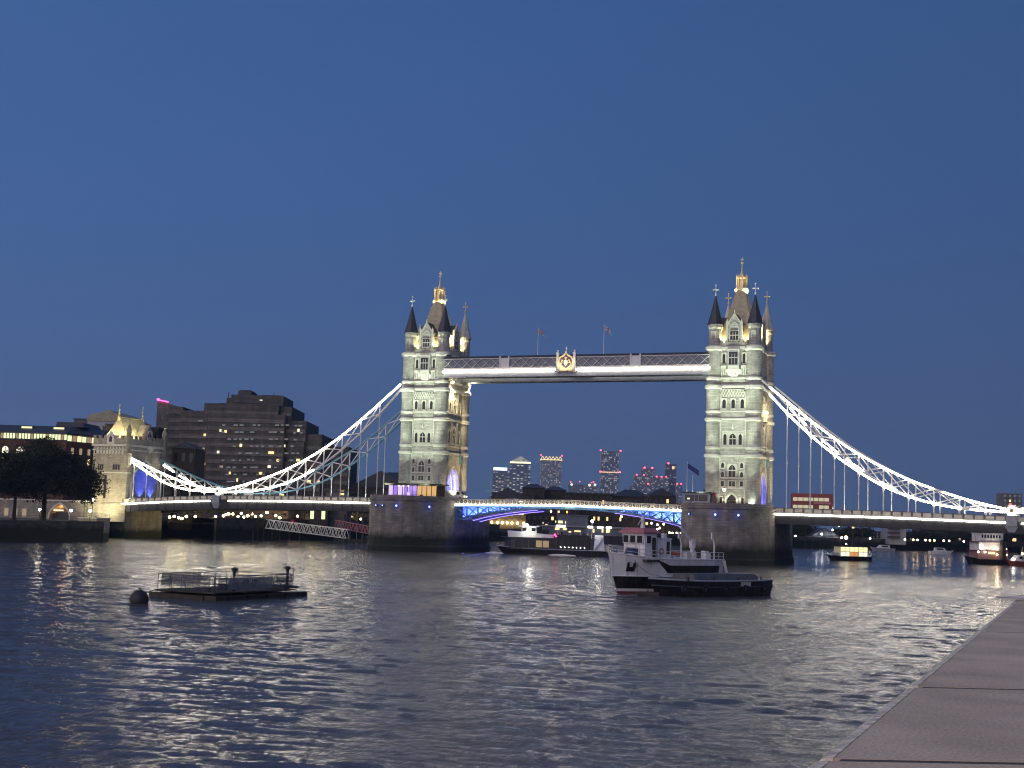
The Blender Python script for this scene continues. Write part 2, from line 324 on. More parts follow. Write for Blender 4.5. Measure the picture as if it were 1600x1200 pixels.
# ------------------------------------------------------------------ water: one sheet with real waves
def make_water():
    base = math.atan2(CF.y, CF.x)
    ang = np.concatenate([np.linspace(-1.45, -.46, 40)[:-1], np.linspace(-.46, .46, 760), np.linspace(.46, 1.45, 40)[1:]])+base
    rr = np.concatenate([26*1.0036**np.arange(0, 800), 26*1.0036**800*1.03**np.arange(1, 68)])
    A, Rr = np.meshgrid(ang, rr); X = CAM.x+Rr*np.cos(A); Y = CAM.y+Rr*np.sin(A); Z = np.zeros_like(X)
    sp = Rr*.0036; r = np.random.RandomState(3)
    wind = math.radians(101)
    for i in range(110):
        lam = .5*(10/.5)**r.rand(); k = 2*PI/lam
        th = wind+r.randn()*.42; amp = .0026*lam*(.6+.8*r.rand())
        if lam > 1.6: amp *= (1.6/lam)**.95
        fade = np.clip((lam/sp-2.0)/2.0, 0, 1)
        ph = k*(X*math.cos(th)+Y*math.sin(th))+r.rand()*2*PI
        s = np.sin(ph); Z += amp*fade*(s+.22*np.cos(2*ph))
    # patches of rougher and calmer water
    P = np.zeros_like(X)
    for i in range(14):
        lam = 9+r.rand()*50; th = wind+r.randn()*.5; P += np.sin((X*math.cos(th)+Y*math.sin(th)*.6)*2*PI/lam+r.rand()*6)
    Z *= np.clip(1+.07*P, .6, 1.4)
    n1, n0 = X.shape
    me = bpy.data.meshes.new('water'); co = np.stack([X, Y, Z], -1).reshape(-1, 3)
    i = np.arange((n1-1)*(n0-1)); a = (i//(n0-1))*n0+i % (n0-1)
    q = np.stack([a, a+n0, a+n0+1, a+1], -1)
    me.vertices.add(len(co)); me.vertices.foreach_set('co', co.ravel().astype(np.float32))
    me.loops.add(q.size); me.loops.foreach_set('vertex_index', q.ravel().astype(np.int32))
    me.polygons.add(len(q)); me.polygons.foreach_set('loop_start', (np.arange(len(q))*4).astype(np.int32))
    try: me.polygons.foreach_set('loop_total', np.full(len(q), 4, np.int32))
    except Exception: pass
    me.update(); me.validate(); me.polygons.foreach_set('use_smooth', [True]*len(q))
    m = bpy.data.materials.new('river water'); m.use_nodes = True; n = m.node_tree.nodes; l = m.node_tree.links; b = n['Principled BSDF']
    b.inputs['Base Color'].default_value = (.10, .098, .10, 1); b.inputs['Roughness'].default_value = .085; b.inputs['IOR'].default_value = 1.333
    t = n.new('ShaderNodeTexCoord'); mp = n.new('ShaderNodeMapping'); l.new(t.outputs['Object'], mp.inputs[0]); mp.inputs['Rotation'].default_value = (0, 0, -wind); mp.inputs['Scale'].default_value = (1.0, .38, 1)
    z1 = n.new('ShaderNodeTexNoise'); z1.inputs['Scale'].default_value = 2.2; z1.inputs['Detail'].default_value = 7; z1.inputs['Roughness'].default_value = .62; l.new(mp.outputs[0], z1.inputs['Vector'])
    z1.inputs['Distortion'].default_value = .5
    m2 = n.new('ShaderNodeMapping'); l.new(t.outputs['Object'], m2.inputs[0]); m2.inputs['Rotation'].default_value = (0, 0, -wind); m2.inputs['Scale'].default_value = (.16, .05, 1)
    z2 = n.new('ShaderNodeTexNoise'); z2.inputs['Scale'].default_value = 1; z2.inputs['Detail'].default_value = 5; l.new(m2.outputs[0], z2.inputs['Vector'])
    r2 = n.new('ShaderNodeMapRange'); l.new(z2.outputs[0], r2.inputs[0]); r2.inputs[1].default_value = .34; r2.inputs[2].default_value = .66; r2.inputs[3].default_value = .6; r2.inputs[4].default_value = 1.2
    bp = n.new('ShaderNodeBump'); l.new(r2.outputs[0], bp.inputs['Strength']); bp.inputs['Distance'].default_value = .21; l.new(z1.outputs[0], bp.inputs['Height']); l.new(bp.outputs[0], b.inputs['Normal'])
    MATS['river water'] = m; me.materials.append(m)
    o = bpy.data.objects.new('water', me); COL.objects.link(o); kind(o, 'structure')
make_water()

# ------------------------------------------------------------------ banks (land sheets, one per side)
NB = [(-112, -400), (-112, -45), (-134.0, -43), (-134.0, 12), (-122, 16), (-119, 60), (-112, 130), (-100, 181), (-60, 228), (-5, 285), (35, 350), (75, 420), (150, 540), (400, 800), (1500, 1600)]
far = [(4100, 3600), (4100, 5100), (-3400, 5100), (-3400, -400)]
g = MB(); g.add([(x, y, 4.6) for x, y in NB+far], [tuple(range(len(NB+far)))])
kind(g.build('ground', 'land'), 'structure')
def wallrun(name, pts, z0, z1, th, m, cope=.25):
    w = MB()
    for (x0, y0), (x1, y1) in zip(pts, pts[1:]):
        w.bar((x0, y0, (z0+z1)/2), (x1, y1, (z0+z1)/2), th, z1-z0)
        w.bar((x0, y0, z1+cope/2), (x1, y1, z1+cope/2), th+.3, cope)
    return w.build(name, m)
tag(wallrun('quay_wall', [(-112, -400), (-112, -44.8)], -3, 4.75, .8, 'quay stone'), 'dark stone quay wall with weedy foot below the big left bank trees', 'wall')
tag(wallrun('quay_wall', [(-119, 14), (-119, 60), (-112, 130), (-100, 181)], -3, 6.3, .8, 'quay stone'), 'dark river wall behind the gangway under the left bridge span', 'wall')
tag(wallrun('quay_wall', [(-100, 181.5), (-60, 228), (-5, 285), (35, 350), (75, 420), (150, 540), (400, 800)], -3, 4.7, .8, 'quay stone'), 'low dark river wall along the far bank downstream of the bridge', 'wall')
pr = MB(); pr.box(121.3, 700, -420, 900, 7.2, 7.45); kind(pr.build('promenade', 'paving'), 'structure')

# ------------------------------------------------------------------ foreground river wall
def river_wall():
    t = thing('river_wall', 'broad pale granite parapet running into the bottom right corner', 'wall', (119.40, -330, 0))
    masonry('wall stone', (.27, .25, .25), 1.6, .5, .012, .08)
    MB().box(.03, 1.55, -14, 330, -3, 8.06).build('wall', 'wall stone', t)
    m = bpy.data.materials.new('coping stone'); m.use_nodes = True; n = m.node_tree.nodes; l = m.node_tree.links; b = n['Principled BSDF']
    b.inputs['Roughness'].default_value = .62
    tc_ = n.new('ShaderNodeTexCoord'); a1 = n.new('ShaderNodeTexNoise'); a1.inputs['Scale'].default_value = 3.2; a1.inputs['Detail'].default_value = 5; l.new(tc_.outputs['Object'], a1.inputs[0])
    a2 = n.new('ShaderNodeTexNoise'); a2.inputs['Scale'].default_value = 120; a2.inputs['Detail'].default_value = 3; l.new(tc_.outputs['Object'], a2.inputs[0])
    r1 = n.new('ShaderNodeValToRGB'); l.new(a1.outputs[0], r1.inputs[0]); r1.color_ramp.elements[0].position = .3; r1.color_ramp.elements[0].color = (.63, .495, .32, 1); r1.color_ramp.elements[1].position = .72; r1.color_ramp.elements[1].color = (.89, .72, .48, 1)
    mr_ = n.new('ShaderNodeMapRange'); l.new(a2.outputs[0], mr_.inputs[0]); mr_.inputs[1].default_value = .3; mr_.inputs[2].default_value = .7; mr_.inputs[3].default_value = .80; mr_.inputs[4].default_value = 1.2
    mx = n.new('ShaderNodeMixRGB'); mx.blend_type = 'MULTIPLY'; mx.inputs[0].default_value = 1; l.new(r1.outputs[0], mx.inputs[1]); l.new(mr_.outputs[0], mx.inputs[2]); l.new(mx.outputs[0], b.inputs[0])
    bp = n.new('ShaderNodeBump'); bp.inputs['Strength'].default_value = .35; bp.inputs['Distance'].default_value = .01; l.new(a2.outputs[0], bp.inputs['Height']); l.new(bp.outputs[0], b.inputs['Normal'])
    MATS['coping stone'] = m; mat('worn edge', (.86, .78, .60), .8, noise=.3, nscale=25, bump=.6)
    ys = [-14]
    # joints where the photograph shows them
    for px, py in ((1330, 1190), (1425, 1073), (1520, 986)):
        q = at(px, py, Z=8.4); ys.append(q.y+330)
    st = ys[-1]-ys[-2]
    while ys[-1] < 330: ys.append(ys[-1]+(st if ys[-1] < 60 else 12))
    ys = sorted(ys); ys.pop(1) if ys[1] > ys[2]-.3 else None
    MB().box(.04, 1.5, -13.9, 329, 8.061, 8.399).build('mortar', mat('mortar', (.12, .10, .085), .9), t)
    sk = .5                                          # joints are cut slightly askew
    for a, b_ in zip(ys, ys[1:]):
        g_ = .016; w_ = 1.6
        A = [(.028, a+g_), (w_, a+g_+sk*w_), (w_, b_-g_+sk*w_), (.028, b_-g_)]
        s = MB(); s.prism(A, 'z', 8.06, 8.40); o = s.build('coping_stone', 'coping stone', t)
        e = MB(); nseg = 10 if b_-a < 5 else 3; rg = []
        for k in range(nseg+1):
            y = a+g_+(b_-a-2*g_)*k/nseg; j = rnd.uniform(-.006, .006)
            rg.append([(.027, y, 8.07), (-.012+j, y, 8.09), (-.012+j, y, 8.375+j*.6), (.006+j*.5, y, 8.397), (.027, y, 8.401)])
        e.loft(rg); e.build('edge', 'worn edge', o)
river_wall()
# glossy plaque on the wall
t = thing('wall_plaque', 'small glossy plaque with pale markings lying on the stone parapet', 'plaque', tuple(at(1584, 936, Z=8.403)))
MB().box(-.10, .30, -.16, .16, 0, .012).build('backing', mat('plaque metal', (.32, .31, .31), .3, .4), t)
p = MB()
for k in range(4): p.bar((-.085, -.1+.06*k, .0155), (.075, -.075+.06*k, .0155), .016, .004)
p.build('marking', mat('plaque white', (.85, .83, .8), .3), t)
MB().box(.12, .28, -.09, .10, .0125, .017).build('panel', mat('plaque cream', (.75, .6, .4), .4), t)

# ------------------------------------------------------------------ bridge tower
TX = 41.15; ZB = 13.3
LEV = [(25.15, 25.65, .34), (27.1, 27.5, .14), (33.85, 34.3, .34), (35.8, 36.15, .12), (41.55, 42.15, .42), (43.7, 44.1, .18), (50.85, 51.5, .46)]
TC = [(sx_*4.85, sy_*6.3) for sx_ in (-1, 1) for sy_ in (-1, 1)]
def make_tower():
    t = thing('bridge_tower', 'gothic stone bridge tower in the middle of the river, the farther one', 'tower', (-TX, 0, ZB))
    O = (0, 0, -ZB); B = lambda: MB(O); _OFF[0] = O
    w = B()
    ar = arch(7.0, 8.6, .75, 8, ZB); hy = 7.05
    poly = [(-hy, ZB), (-hy, 25.2), (hy, 25.2), (hy, ZB)]+[(u, v) for u, v in ar]
    w.prism(poly, 'x', -5.75, 5.75)
    w.box(-5.6, 5.6, -6.95, 6.95, 25.2, 33.9); w.box(-5.6, 5.6, -6.95, 6.95, 33.9, 41.6); w.box(-5.45, 5.45, -6.85, 6.85, 41.6, 51.0)
    w.build('wall', 'tower stone', t)
    # rings of the road arch
    for sx_ in (-1, 1):
        a = B()
        for k in range(3):
            ww = 7.0-.5*k
            inn = arch(ww, 8.6-.3*k, .75, 8, ZB+.01*k); out = arch(ww+.8, 9.0-.3*k, .75, 8, ZB+.01*k)
            x = sx_*(5.76-.9*k); a.ring(out, inn, lambda u, v, d, x=x, s_=sx_: (x+s_*d, u, v), 0 if k else .01, .12 if k == 0 else .3)
        a.build('arch_rib', 'limestone', t)
    vl = B(); ar2 = arch(6.2, 8.2, .75, 8, ZB)
    # corner turrets
    for cx, cy in TC:
        c = B(); c.lathe([(2.0, ZB), (2.0, 14.6), (1.9, 14.9), (1.9, 25.2), (1.85, 27), (1.85, 38.2), (1.98, 41.6), (1.85, 42), (1.8, 51), (1.5, 51.55), (1.5, 55.9), (1.68, 56.3), (1.68, 57.0)], 20, (cx, cy))
        o = c.build('corner_turret', 'tower stone', t)
        far_ = cy > 0
        s = B(); s.lathe([(1.98, 56.95), (1.98, 57.12), (1.75, 57.5), (.9, 60.8), (.16, 63.9), (.16, 64.1)], 8, (cx, cy), .5)
        s.build('spire', 'limestone' if far_ else 'slate', o)
        f = B(); f.lathe([(.12, 63.9), (.2, 64.2), (.10, 64.5), (.10, 66.6), (.03, 67.0)], 6, (cx, cy))
        for ax in ((1, 0), (0, 1)): f.bar((cx-.62*ax[0], cy-.62*ax[1], 65.6), (cx+.62*ax[0], cy+.62*ax[1], 65.6), .2, .22)
        for dx in (-.62, .62): f.ball((cx+dx, cy, 65.6), .2, 6); f.ball((cx, cy+dx, 65.6), .2, 6)
        f.ball((cx, cy, 66.7), .22, 6); f.ball((cx, cy, 64.5), .24, 6)
        f.build('finial', 'gold leaf' if far_ else 'white paint', o)
        # blind panels on the top stage of the turret
        for sy_ in (-1, 1):
            if (sy_ < 0) == (cy < 0):
                m_ = fmap(cx, cy+sy_*1.47, sy_*PI/2); q = arch(.8, 1.9, .9); g_ = B(); g_.ring([(u, v+53.2) for u, v in ontorect(q, .55, -.15, 2.1)], [(u, v+53.2) for u, v in q], m_, -.1, .1)
                g_.build('blind_panel', 'limestone', o)
    # string courses
    for z0, z1, pj_ in LEV:
        c = B(); c.box(-5.6-pj_*.6, 5.6+pj_*.6, -7.0-pj_*.6, 7.0+pj_*.6, z0+.012, z1-.012)
        for cx, cy in TC: c.lathe([(1.85, z0-.3), (1.9+pj_, z0), (1.9+pj_, z1), (1.7, z1+.35)], 20, (cx, cy))
        c.loft([[(sx_*(5.6+e), sy_*(7+e), z) for sx_, sy_ in ((-1, -1), (1, -1), (1, 1), (-1, 1))] for e, z in ((pj_*.55, z1-.02), (-.25, z1+.45))])
        c.build('string_course', 'limestone', t)
    fr = fmap(0, -7.06, -PI/2); f2 = fmap(0, -6.96, -PI/2); f4 = fmap(0, -6.86, -PI/2); bk = fmap(0, 7.06, PI/2)
    # storey 1, river face
    for u in (-2.3, 2.3):
        for v, h in ((22.5, 1.25), (20.35, 1.25), (18.15, 1.2)): window(t, fr, u, v, .75, h, 1, v > 19)
    window(t, fr, 0, 20.35, 1.7, 2.9, 2, True, .28, transom=True); window(t, fr, 0, 18.15, 1.5, 1.2, 2, False, .2)
    d = B()
    q = arch(2.3, 3.0, .9, 7, ZB); d.ring([(u*1.35, ZB+(v-ZB)*1.17) for u, v in q], q, fr, 0, .3); ob = d.build('doorway', 'limestone', t)
    B().plate([(-1.1, ZB+.02), (1.1, ZB+.02), (1.1, ZB+1.6), (-1.1, ZB+1.6)], fr, .02, .08).build('door', 'wood door', ob)
    B().plate([(u*.94, v+1.7 if v < ZB+1 else v-.06) for u, v in q], fr, .02, .07).build('fanlight', 'pane', ob)
    for u in (-2.6, 2.7): window(t, fr, u, ZB+.25, .8, 2.0, 1, False, .22, pm='wood door', sill=False)
    b = B()
    for z in (17.55, 19.95): b.plate([(-3.05, z), (3.05, z), (3.05, z+.3), (-3.05, z+.3)], fr, .01, .18)
    b.build('band', 'limestone', t)
    def quoin(mp, z0, z1):
        b_ = B(); k = 0; z = z0
        while z < z1:
            for s_ in (-1, 1):
                l_ = .55 if k % 2 else .35
                b_.plate([(s_*3.1-l_/2, z+.02), (s_*3.1+l_/2, z+.02), (s_*3.1+l_/2, z+.38), (s_*3.1-l_/2, z+.38)], mp, .005, .06)
            z += .4; k += 1
        b_.build('quoin', 'limestone', t)
    quoin(fr, 14, 25); quoin(f2, 27.6, 33.6); quoin(f2, 36.3, 39.5); quoin(f4, 44.2, 50.7)
    # storey 2: three lights in a pale dressed frame
    p = B(); p.plate([(-2.6, 27.6), (2.6, 27.6), (2.6, 31.3), (-2.6, 31.3)], f2, .004, .05); p.build('dressing', 'limestone', t)
    m2 = lambda u, v, d: f2(u, v, d+.05)
    window(t, m2, -1.85, 28.0, .8, 2.6, 1, True, .2); window(t, m2, 1.85, 28.0, .8, 2.6, 1, True, .2); window(t, m2, 0, 28.0, 1.6, 2.7, 2, True, .22, transom=True)
    c = B(); c.lathe([(.05, 31.7), (.3, 32.0), (.2, 32.6), (.05, 33.2)], 6, (0, -7.02)); c.lathe([(.05, 23.9), (.28, 24.1), (.2, 24.6), (.05, 25.05)], 6, (0, -7.12)); c.build('carving', 'limestone', t)
    # storey 3: three windows under a corbel table
    for u in (-2.2, 0, 2.2): window(t, f2, u, 36.7, .85, 2.2, 1, True, .26)
    c = B()
    for row in range(3):
        for k in range(9):
            u = -3.1+.69*k+(.34 if row == 1 else 0); z = 39.5+.62*row
            if u < 3.2: c.plate([(u-.2, z), (u+.2, z), (u+.2, z+.42), (u-.2, z+.3)], f2, .0, .16+.09*row)
    for row in range(3): c.plate([(-3.4, 39.93+.62*row), (3.4, 39.93+.62*row), (3.4, 40.06+.62*row), (-3.4, 40.06+.62*row)], f2, .0, .13+.09*row)
    c.build('corbel_table', 'limestone', t)
    # storey 4: oriel on a pendant corbel
    o_ = B(); o_.loft([[(-1.55*k, -6.8, z), (-1.35*k, -7.55*q_+(-6.8)*(1-q_), z), (1.35*k, -7.55*q_+(-6.8)*(1-q_), z), (1.55*k, -6.8, z)] for z, k, q_ in ((44.3, .6, .25), (45.4, 1.15, .7), (46.0, 1.2, 1.05), (46.1, 1, 1), (50.2, 1, 1), (50.85, 1.06, 1.1))])
    oo = o_.build('oriel', 'limestone', t)
    for k in range(4):
        z_ = B(); u = -1.2+.8*k; z_.plate([(u-.3, 46.0), (u+.3, 46.0), (u, 44.5)], fmap(0, -7.35, -PI/2), -.2, .16); z_.build('pendant', 'limestone', oo)
    fo = fmap(0, -7.56, -PI/2); window(oo, fo, 0, 47.2, 2.1, 3.0, 3, False, .14, .1, transom=True, fm='grey paint')
    for u in (-2.45, 2.45): window(t, f4, u, 47.5, .7, 2.4, 1, True, .24)
    bl = B(); bl.plate([(-3.1, 46.4), (-1.75, 46.4), (-1.75, 47.0), (-3.1, 47.0)], f4, 0, .4); bl.plate([(1.75, 46.4), (3.1, 46.4), (3.1, 47.0), (1.75, 47.0)], f4, 0, .4)
    for u in (-2.9, -2.4, -1.9, 1.9, 2.4, 2.9): bl.plate([(u-.12, 44.6), (u+.12, 44.6), (u+.12, 46.4), (u-.12, 46.4)], f4, 0, .22)
    bl.build('balcony', 'limestone', t)
    # road faces (both ends of the road arch)
    for s_ in (1, -1):
        F = fmap(s_*5.61, 0, 0 if s_ > 0 else PI)
        for (u, v, ww, h, n_) in ((0, 28.2, 1.9, 4.2, 2), (-3.0, 28.2, 1.1, 3.2, 1), (3.0, 28.2, 1.1, 3.2, 1), (0, 36.3, 1.9, 3.6, 2), (-3.0, 36.3, 1.0, 2.6, 1), (3.0, 36.3, 1.0, 2.6, 1)):
            window(t, F, u, v, ww, h, n_, True, .3, .25, transom=h > 3.5)
        b_ = B()
        for u in (-1.7, 1.7): b_.plate([(u-.22, 27.6), (u+.22, 27.6), (u+.22, 33.7), (u-.22, 33.7)], F, 0, .35); b_.plate([(u-.22, 36.2), (u+.22, 36.2), (u+.22, 41.4), (u-.22, 41.4)], F, 0, .3)
        b_.build('buttress', 'tower stone', t)
        for u in (-4.1, 4.1):
            sh = B(); sh.plate([(u-.55, 23.6), (u+.55, 23.6), (u+.62, 24.8), (u, 25.1), (u-.62, 24.8)], F, .18, .7); sh.plate([(u-.45, 22.9), (u+.45, 22.9), (u+.55, 23.6), (u-.55, 23.6)], F, .18, .45)
            sh.build('canopy', 'teal paint', t)
    # parapet with merlons
    p = B()
    def par(x0, y0, x1, y1):
        L_ = math.hypot(x1-x0, y1-y0); n_ = int(L_/.62); p.bar((x0, y0, 52.0), (x1, y1, 52.0), .42, 1.15)
        for k in range(n_):
            if k % 2 == 0:
                f_ = (k+.5)/n_; p.bar((x0+(x1-x0)*(f_-.4/n_), y0+(y1-y0)*(f_-.4/n_), 52.85), (x0+(x1-x0)*(f_+.4/n_), y0+(y1-y0)*(f_+.4/n_), 52.85), .38, .6)
    for sy_ in (-1, 1): par(-3.5, sy_*6.95, 3.5, sy_*6.95)
    for sx_ in (-1, 1): par(sx_*5.55, -4.9, sx_*5.55, 4.9)
    p.build('parapet', 'tower stone', t)
    # dormers on all four sides
    for ang, dist, back in ((-PI/2, 6.9, 3.2), (PI/2, 6.9, 3.2), (0, 5.5, 3.0), (PI, 5.5, 3.0)):
        mp = fmap(dist*math.cos(ang), dist*math.sin(ang), ang); dm = B()
        dm.plate([(-1.75, 51.4), (1.75, 51.4), (1.75, 57.0), (0, 59.6), (-1.75, 57.0)], mp, -back, 0)
        do = dm.build('dormer', 'tower stone', t)
        g_ = B()
        for s_ in (-1, 1):
            g_.plate([(s_*1.95, 56.85), (s_*1.75, 56.75), (0, 59.35), (0, 59.75)], mp, -.3, .16)
            g_.plate([(s_*1.75-.22, 51.5), (s_*1.75+.22, 51.5), (s_*1.75+.22, 57.6), (s_*1.75, 58.3), (s_*1.75-.22, 57.6)], mp, -.25, .2)
        g_.plate([(-.14, 59.6), (.14, 59.6), (.1, 60.4), (-.1, 60.4)], mp, -.1, .14); g_.ring(arch(2.3, 2.0, .9, 7, 55.6), arch(1.9, 1.7, .9, 7, 55.6), mp, 0, .14)
        g_.build('gable', 'limestone', do)
        window(do, mp, 0, 53.1, 2.0, 2.2, 3, False, .14, .12, transom=True)
        r_ = B()
        for s_ in (-1, 1): r_.plate([(s_*1.95, 56.75), (0, 59.5), (0, 59.68), (s_*2.05, 56.9)], mp, -back-1.5, -.31)
        r_.build('dormer_roof', 'slate', do)
    # main roof with lantern
    r = B(); r.loft([[(sx_*x, sy_*y, z) for sx_, sy_ in ((-1, -1), (1, -1), (1, 1), (-1, 1))] for x, y, z in ((4.7, 6.0, 51.2), (4.2, 5.2, 53.6), (3.3, 4.0, 57.2), (2.2, 2.5, 61.5), (1.15, 1.2, 66.0))])
    r.build('roof', 'roof lead', t)
    ln = B(); ln.lathe([(1.3, 65.9), (1.75, 66.2), (1.75, 66.55), (1.25, 66.7), (1.1, 69.0), (1.35, 69.2), (1.35, 69.45), (.8, 69.7), (.45, 70.4), (.16, 71.2), (.12, 72.8), (.12, 73.0)], 8, (0, 0), .5)
    for k in range(8):
        a_ = 2*PI*(k+.5)/8; ln.lathe([(.16, 66.5), (.16, 69.7), (.04, 70.2)], 5, (1.3*math.cos(a_), 1.3*math.sin(a_)))
    lo = ln.build('lantern', 'gold leaf', t)
    f = B(); f.ball((0, 0, 71.6), .28, 6); f.ball((0, 0, 73.1), .34, 6); f.lathe([(.1, 73.2), (.1, 74.3), (.03, 74.6)], 6); f.bar((-.4, 0, 73.9), (.4, 0, 73.9), .16, .16); f.bar((0, -.4, 73.9), (0, .4, 73.9), .16, .16)
    f.build('finial', 'gold leaf', lo)
    # floodlights: fittings on the pier, ledges and roof walk (with their light)
    GW = (.86, 1.0, .74); WM = (1, .78, .40)
    def flood(loc, aim, P, col, cone, em_='white lamp', blend=.5, size=.2):
        fx = B(); fx.cbox(loc, (.3, .3, .22)); fo_ = fx.build('floodlight', 'dark steel', t)
        l_ = Vector((loc[0], loc[1], loc[2]-ZB)); a_ = Vector((aim[0], aim[1], aim[2]-ZB)); d_ = (a_-l_).normalized()
        lamp('SPOT', tuple(l_+d_*.35), P, col, t, tuple(a_), cone, blend, size)
    for x in (-6.5, 6.5):
        flood((x*.85, -8.95, 13.6), (x*.6, -7.4, 18), 900*FP, GW, 120); flood((x*.25, -8.9, 13.6), (x*.2, -7, 19), 500*FP, GW, 120)
        flood((x, -19.0, 14.0), (x*.2, -7, 30), 14000*FP, GW, 52)
        flood((x, -19.5, 14.0), (x*.2, -7, 40), 46000*FP, GW, 30)
        flood((x, -20.0, 14.0), (x*.2, -7, 50), 90000*FP, GW, 21)
    for sx_ in (-1, 1):
        for sy_ in (-1, 1):
            flood((sx_*2.75, sy_*6.35, 52.2), (sx_*3.1, sy_*5.2, 58), 800*FG, WM, 120, size=.15)
            flood((sx_*5.2, sy_*3.3, 52.2), (sx_*3.6, sy_*3.9, 58), 800*FG, WM, 120, size=.15)
    for k in range(4):
        a_ = PI/4+k*PI/2; flood((1.9*math.cos(a_), 1.9*math.sin(a_), 65.2), (.5*math.cos(a_), .5*math.sin(a_), 69), 2200*FG, WM, 110, size=.1)
    for sx_ in (-1, 1):
        for sy_ in (-1, 1): flood((sx_*4.9, sy_*4.3, 52.4), (sx_*1.8, sy_*1.8, 61), 5200*FG, WM, 75, size=.15)
    for y in (-6.5, 0, 6.5):
        flood((9.3, y, 13.5), (5.6, y*.6, 26), 1500*FG/2.6, (1, .70, .36), 75); flood((9.3, y*.8, 13.5), (5.6, y*.4, 37), 4500*FG/2.6, (1, .74, .40), 45)
    # warm light on the rear spires' crosses
    for cx in (-4.85, 4.85): flood((cx, 3.6, 53.0), (cx, 6.1, 62), 2600*FG, WM, 40, size=.15)
    return t
FP, FG = .50, 2.6
towerL = make_tower(); _OFF[0] = (0, 0, 0)
towerR = dup(towerL, (TX, 0, ZB), label='gothic stone bridge tower nearer the viewer, lit doorway at its foot')

# ------------------------------------------------------------------ piers
def nose(t, hw=10.65, y0=9.5, d=13.5, e=2.3):
    c, s = math.cos(t), math.sin(t)
    return (hw*math.copysign(abs(c)**(2/e), c), -(y0+d*abs(s)**(2/e)))
def pier_outline(g=0, n=14):
    up = [nose(PI+PI*k/n, 10.65+g, 9.5, 13.5+g) for k in range(n+1)]           # left -> upstream tip -> right
    return up+[(-x, -y) for x, y in up]
def make_pier():
    t = thing('bridge_pier', 'rounded granite river pier carrying the farther tower and the glass pavilion', 'pier', (-TX, 0, 0))
    m = MB(); rg = lambda g, z: [(x, y, z) for x, y in pier_outline(g)]
    m.loft([rg(.5, -3), rg(.45, 1.2), rg(.12, 1.6), rg(0, 2.5), rg(-.05, 12.6)]); m.build('wall', 'granite', t)
    m = MB(); m.loft([rg(.12, 12.61), rg(.2, 12.75), rg(.2, 13.05), rg(.05, 13.12)]); m.build('coping', 'granite', t)
    m = MB()
    m.loft([rg(.02, 13.121), rg(.02, 13.3)]); m.build('deck', 'paving', t)
    m = MB(); ol = [p for p in pier_outline(-.12) if p[1] < -9.0]
    for a, b in zip(ol, ol[1:]): m.bar((*a, 13.6), (*b, 13.6), .22, .6)
    m.build('parapet', 'granite', t)
    return t
pierL = make_pier(); pierR = dup(pierL, (TX, 0, 0), label='rounded granite river pier under the tower nearer the viewer, behind the moored ship')
def proj(P):
    d = Vector(P)-CAM; z = d.dot(CF); return 800+FPX*d.dot(CR)/z, 600-FPX*d.dot(CU)/z
for cx, pxs in ((-TX, (589, 599, 620, 670)), (TX, (1078, 1118, 1153))):
    for px in pxs:
        best = min((k*PI/400 for k in range(401)), key=lambda k: abs(proj((cx+nose(PI+k)[0], nose(PI+k)[1], 11.2))[0]-px))
        x, y = nose(PI+best); nrm = Vector((x/10.65, (y+9.5)/13.5, 0)).normalized()
        t = thing('marker_light', 'blue navigation light glowing on the %s pier' % ('farther' if cx < 0 else 'nearer'), 'lamp', (cx+x*1.002, y*1.002, 11.25), math.atan2(nrm.y, nrm.x), 'blue lights on the river piers')
        h = MB(); h.box(-.1, .22, -.22, .22, -.22, .22); h.build('housing', 'dark steel', t)
        g_ = MB(); g_.ball((.33, 0, 0), .24 if px not in (1078, 599, 589) else .13, 6); g_.build('lens', 'blue lamp', t)
        lamp('POINT', (.9, 0, .1), 26 if px not in (1078, 599, 589) else 8, (.08, .12, 1), t, size=.2)
# small starling wedge at the foot of the farther pier
s = MB(); s.loft([[(-TX-13.6, -12, -2), (-TX-10.4, -16, -2), (-TX-10.4, -2, -2), (-TX-13.6, -5, -2)], [(-TX-12.6, -11, 1.4), (-TX-10.5, -13, 3.4), (-TX-10.5, -5, 3.4), (-TX-12.6, -7, 1.4)]])
tag(s.build('starling', 'granite'), 'sloping stone starling at the left foot of the farther pier', 'starling')

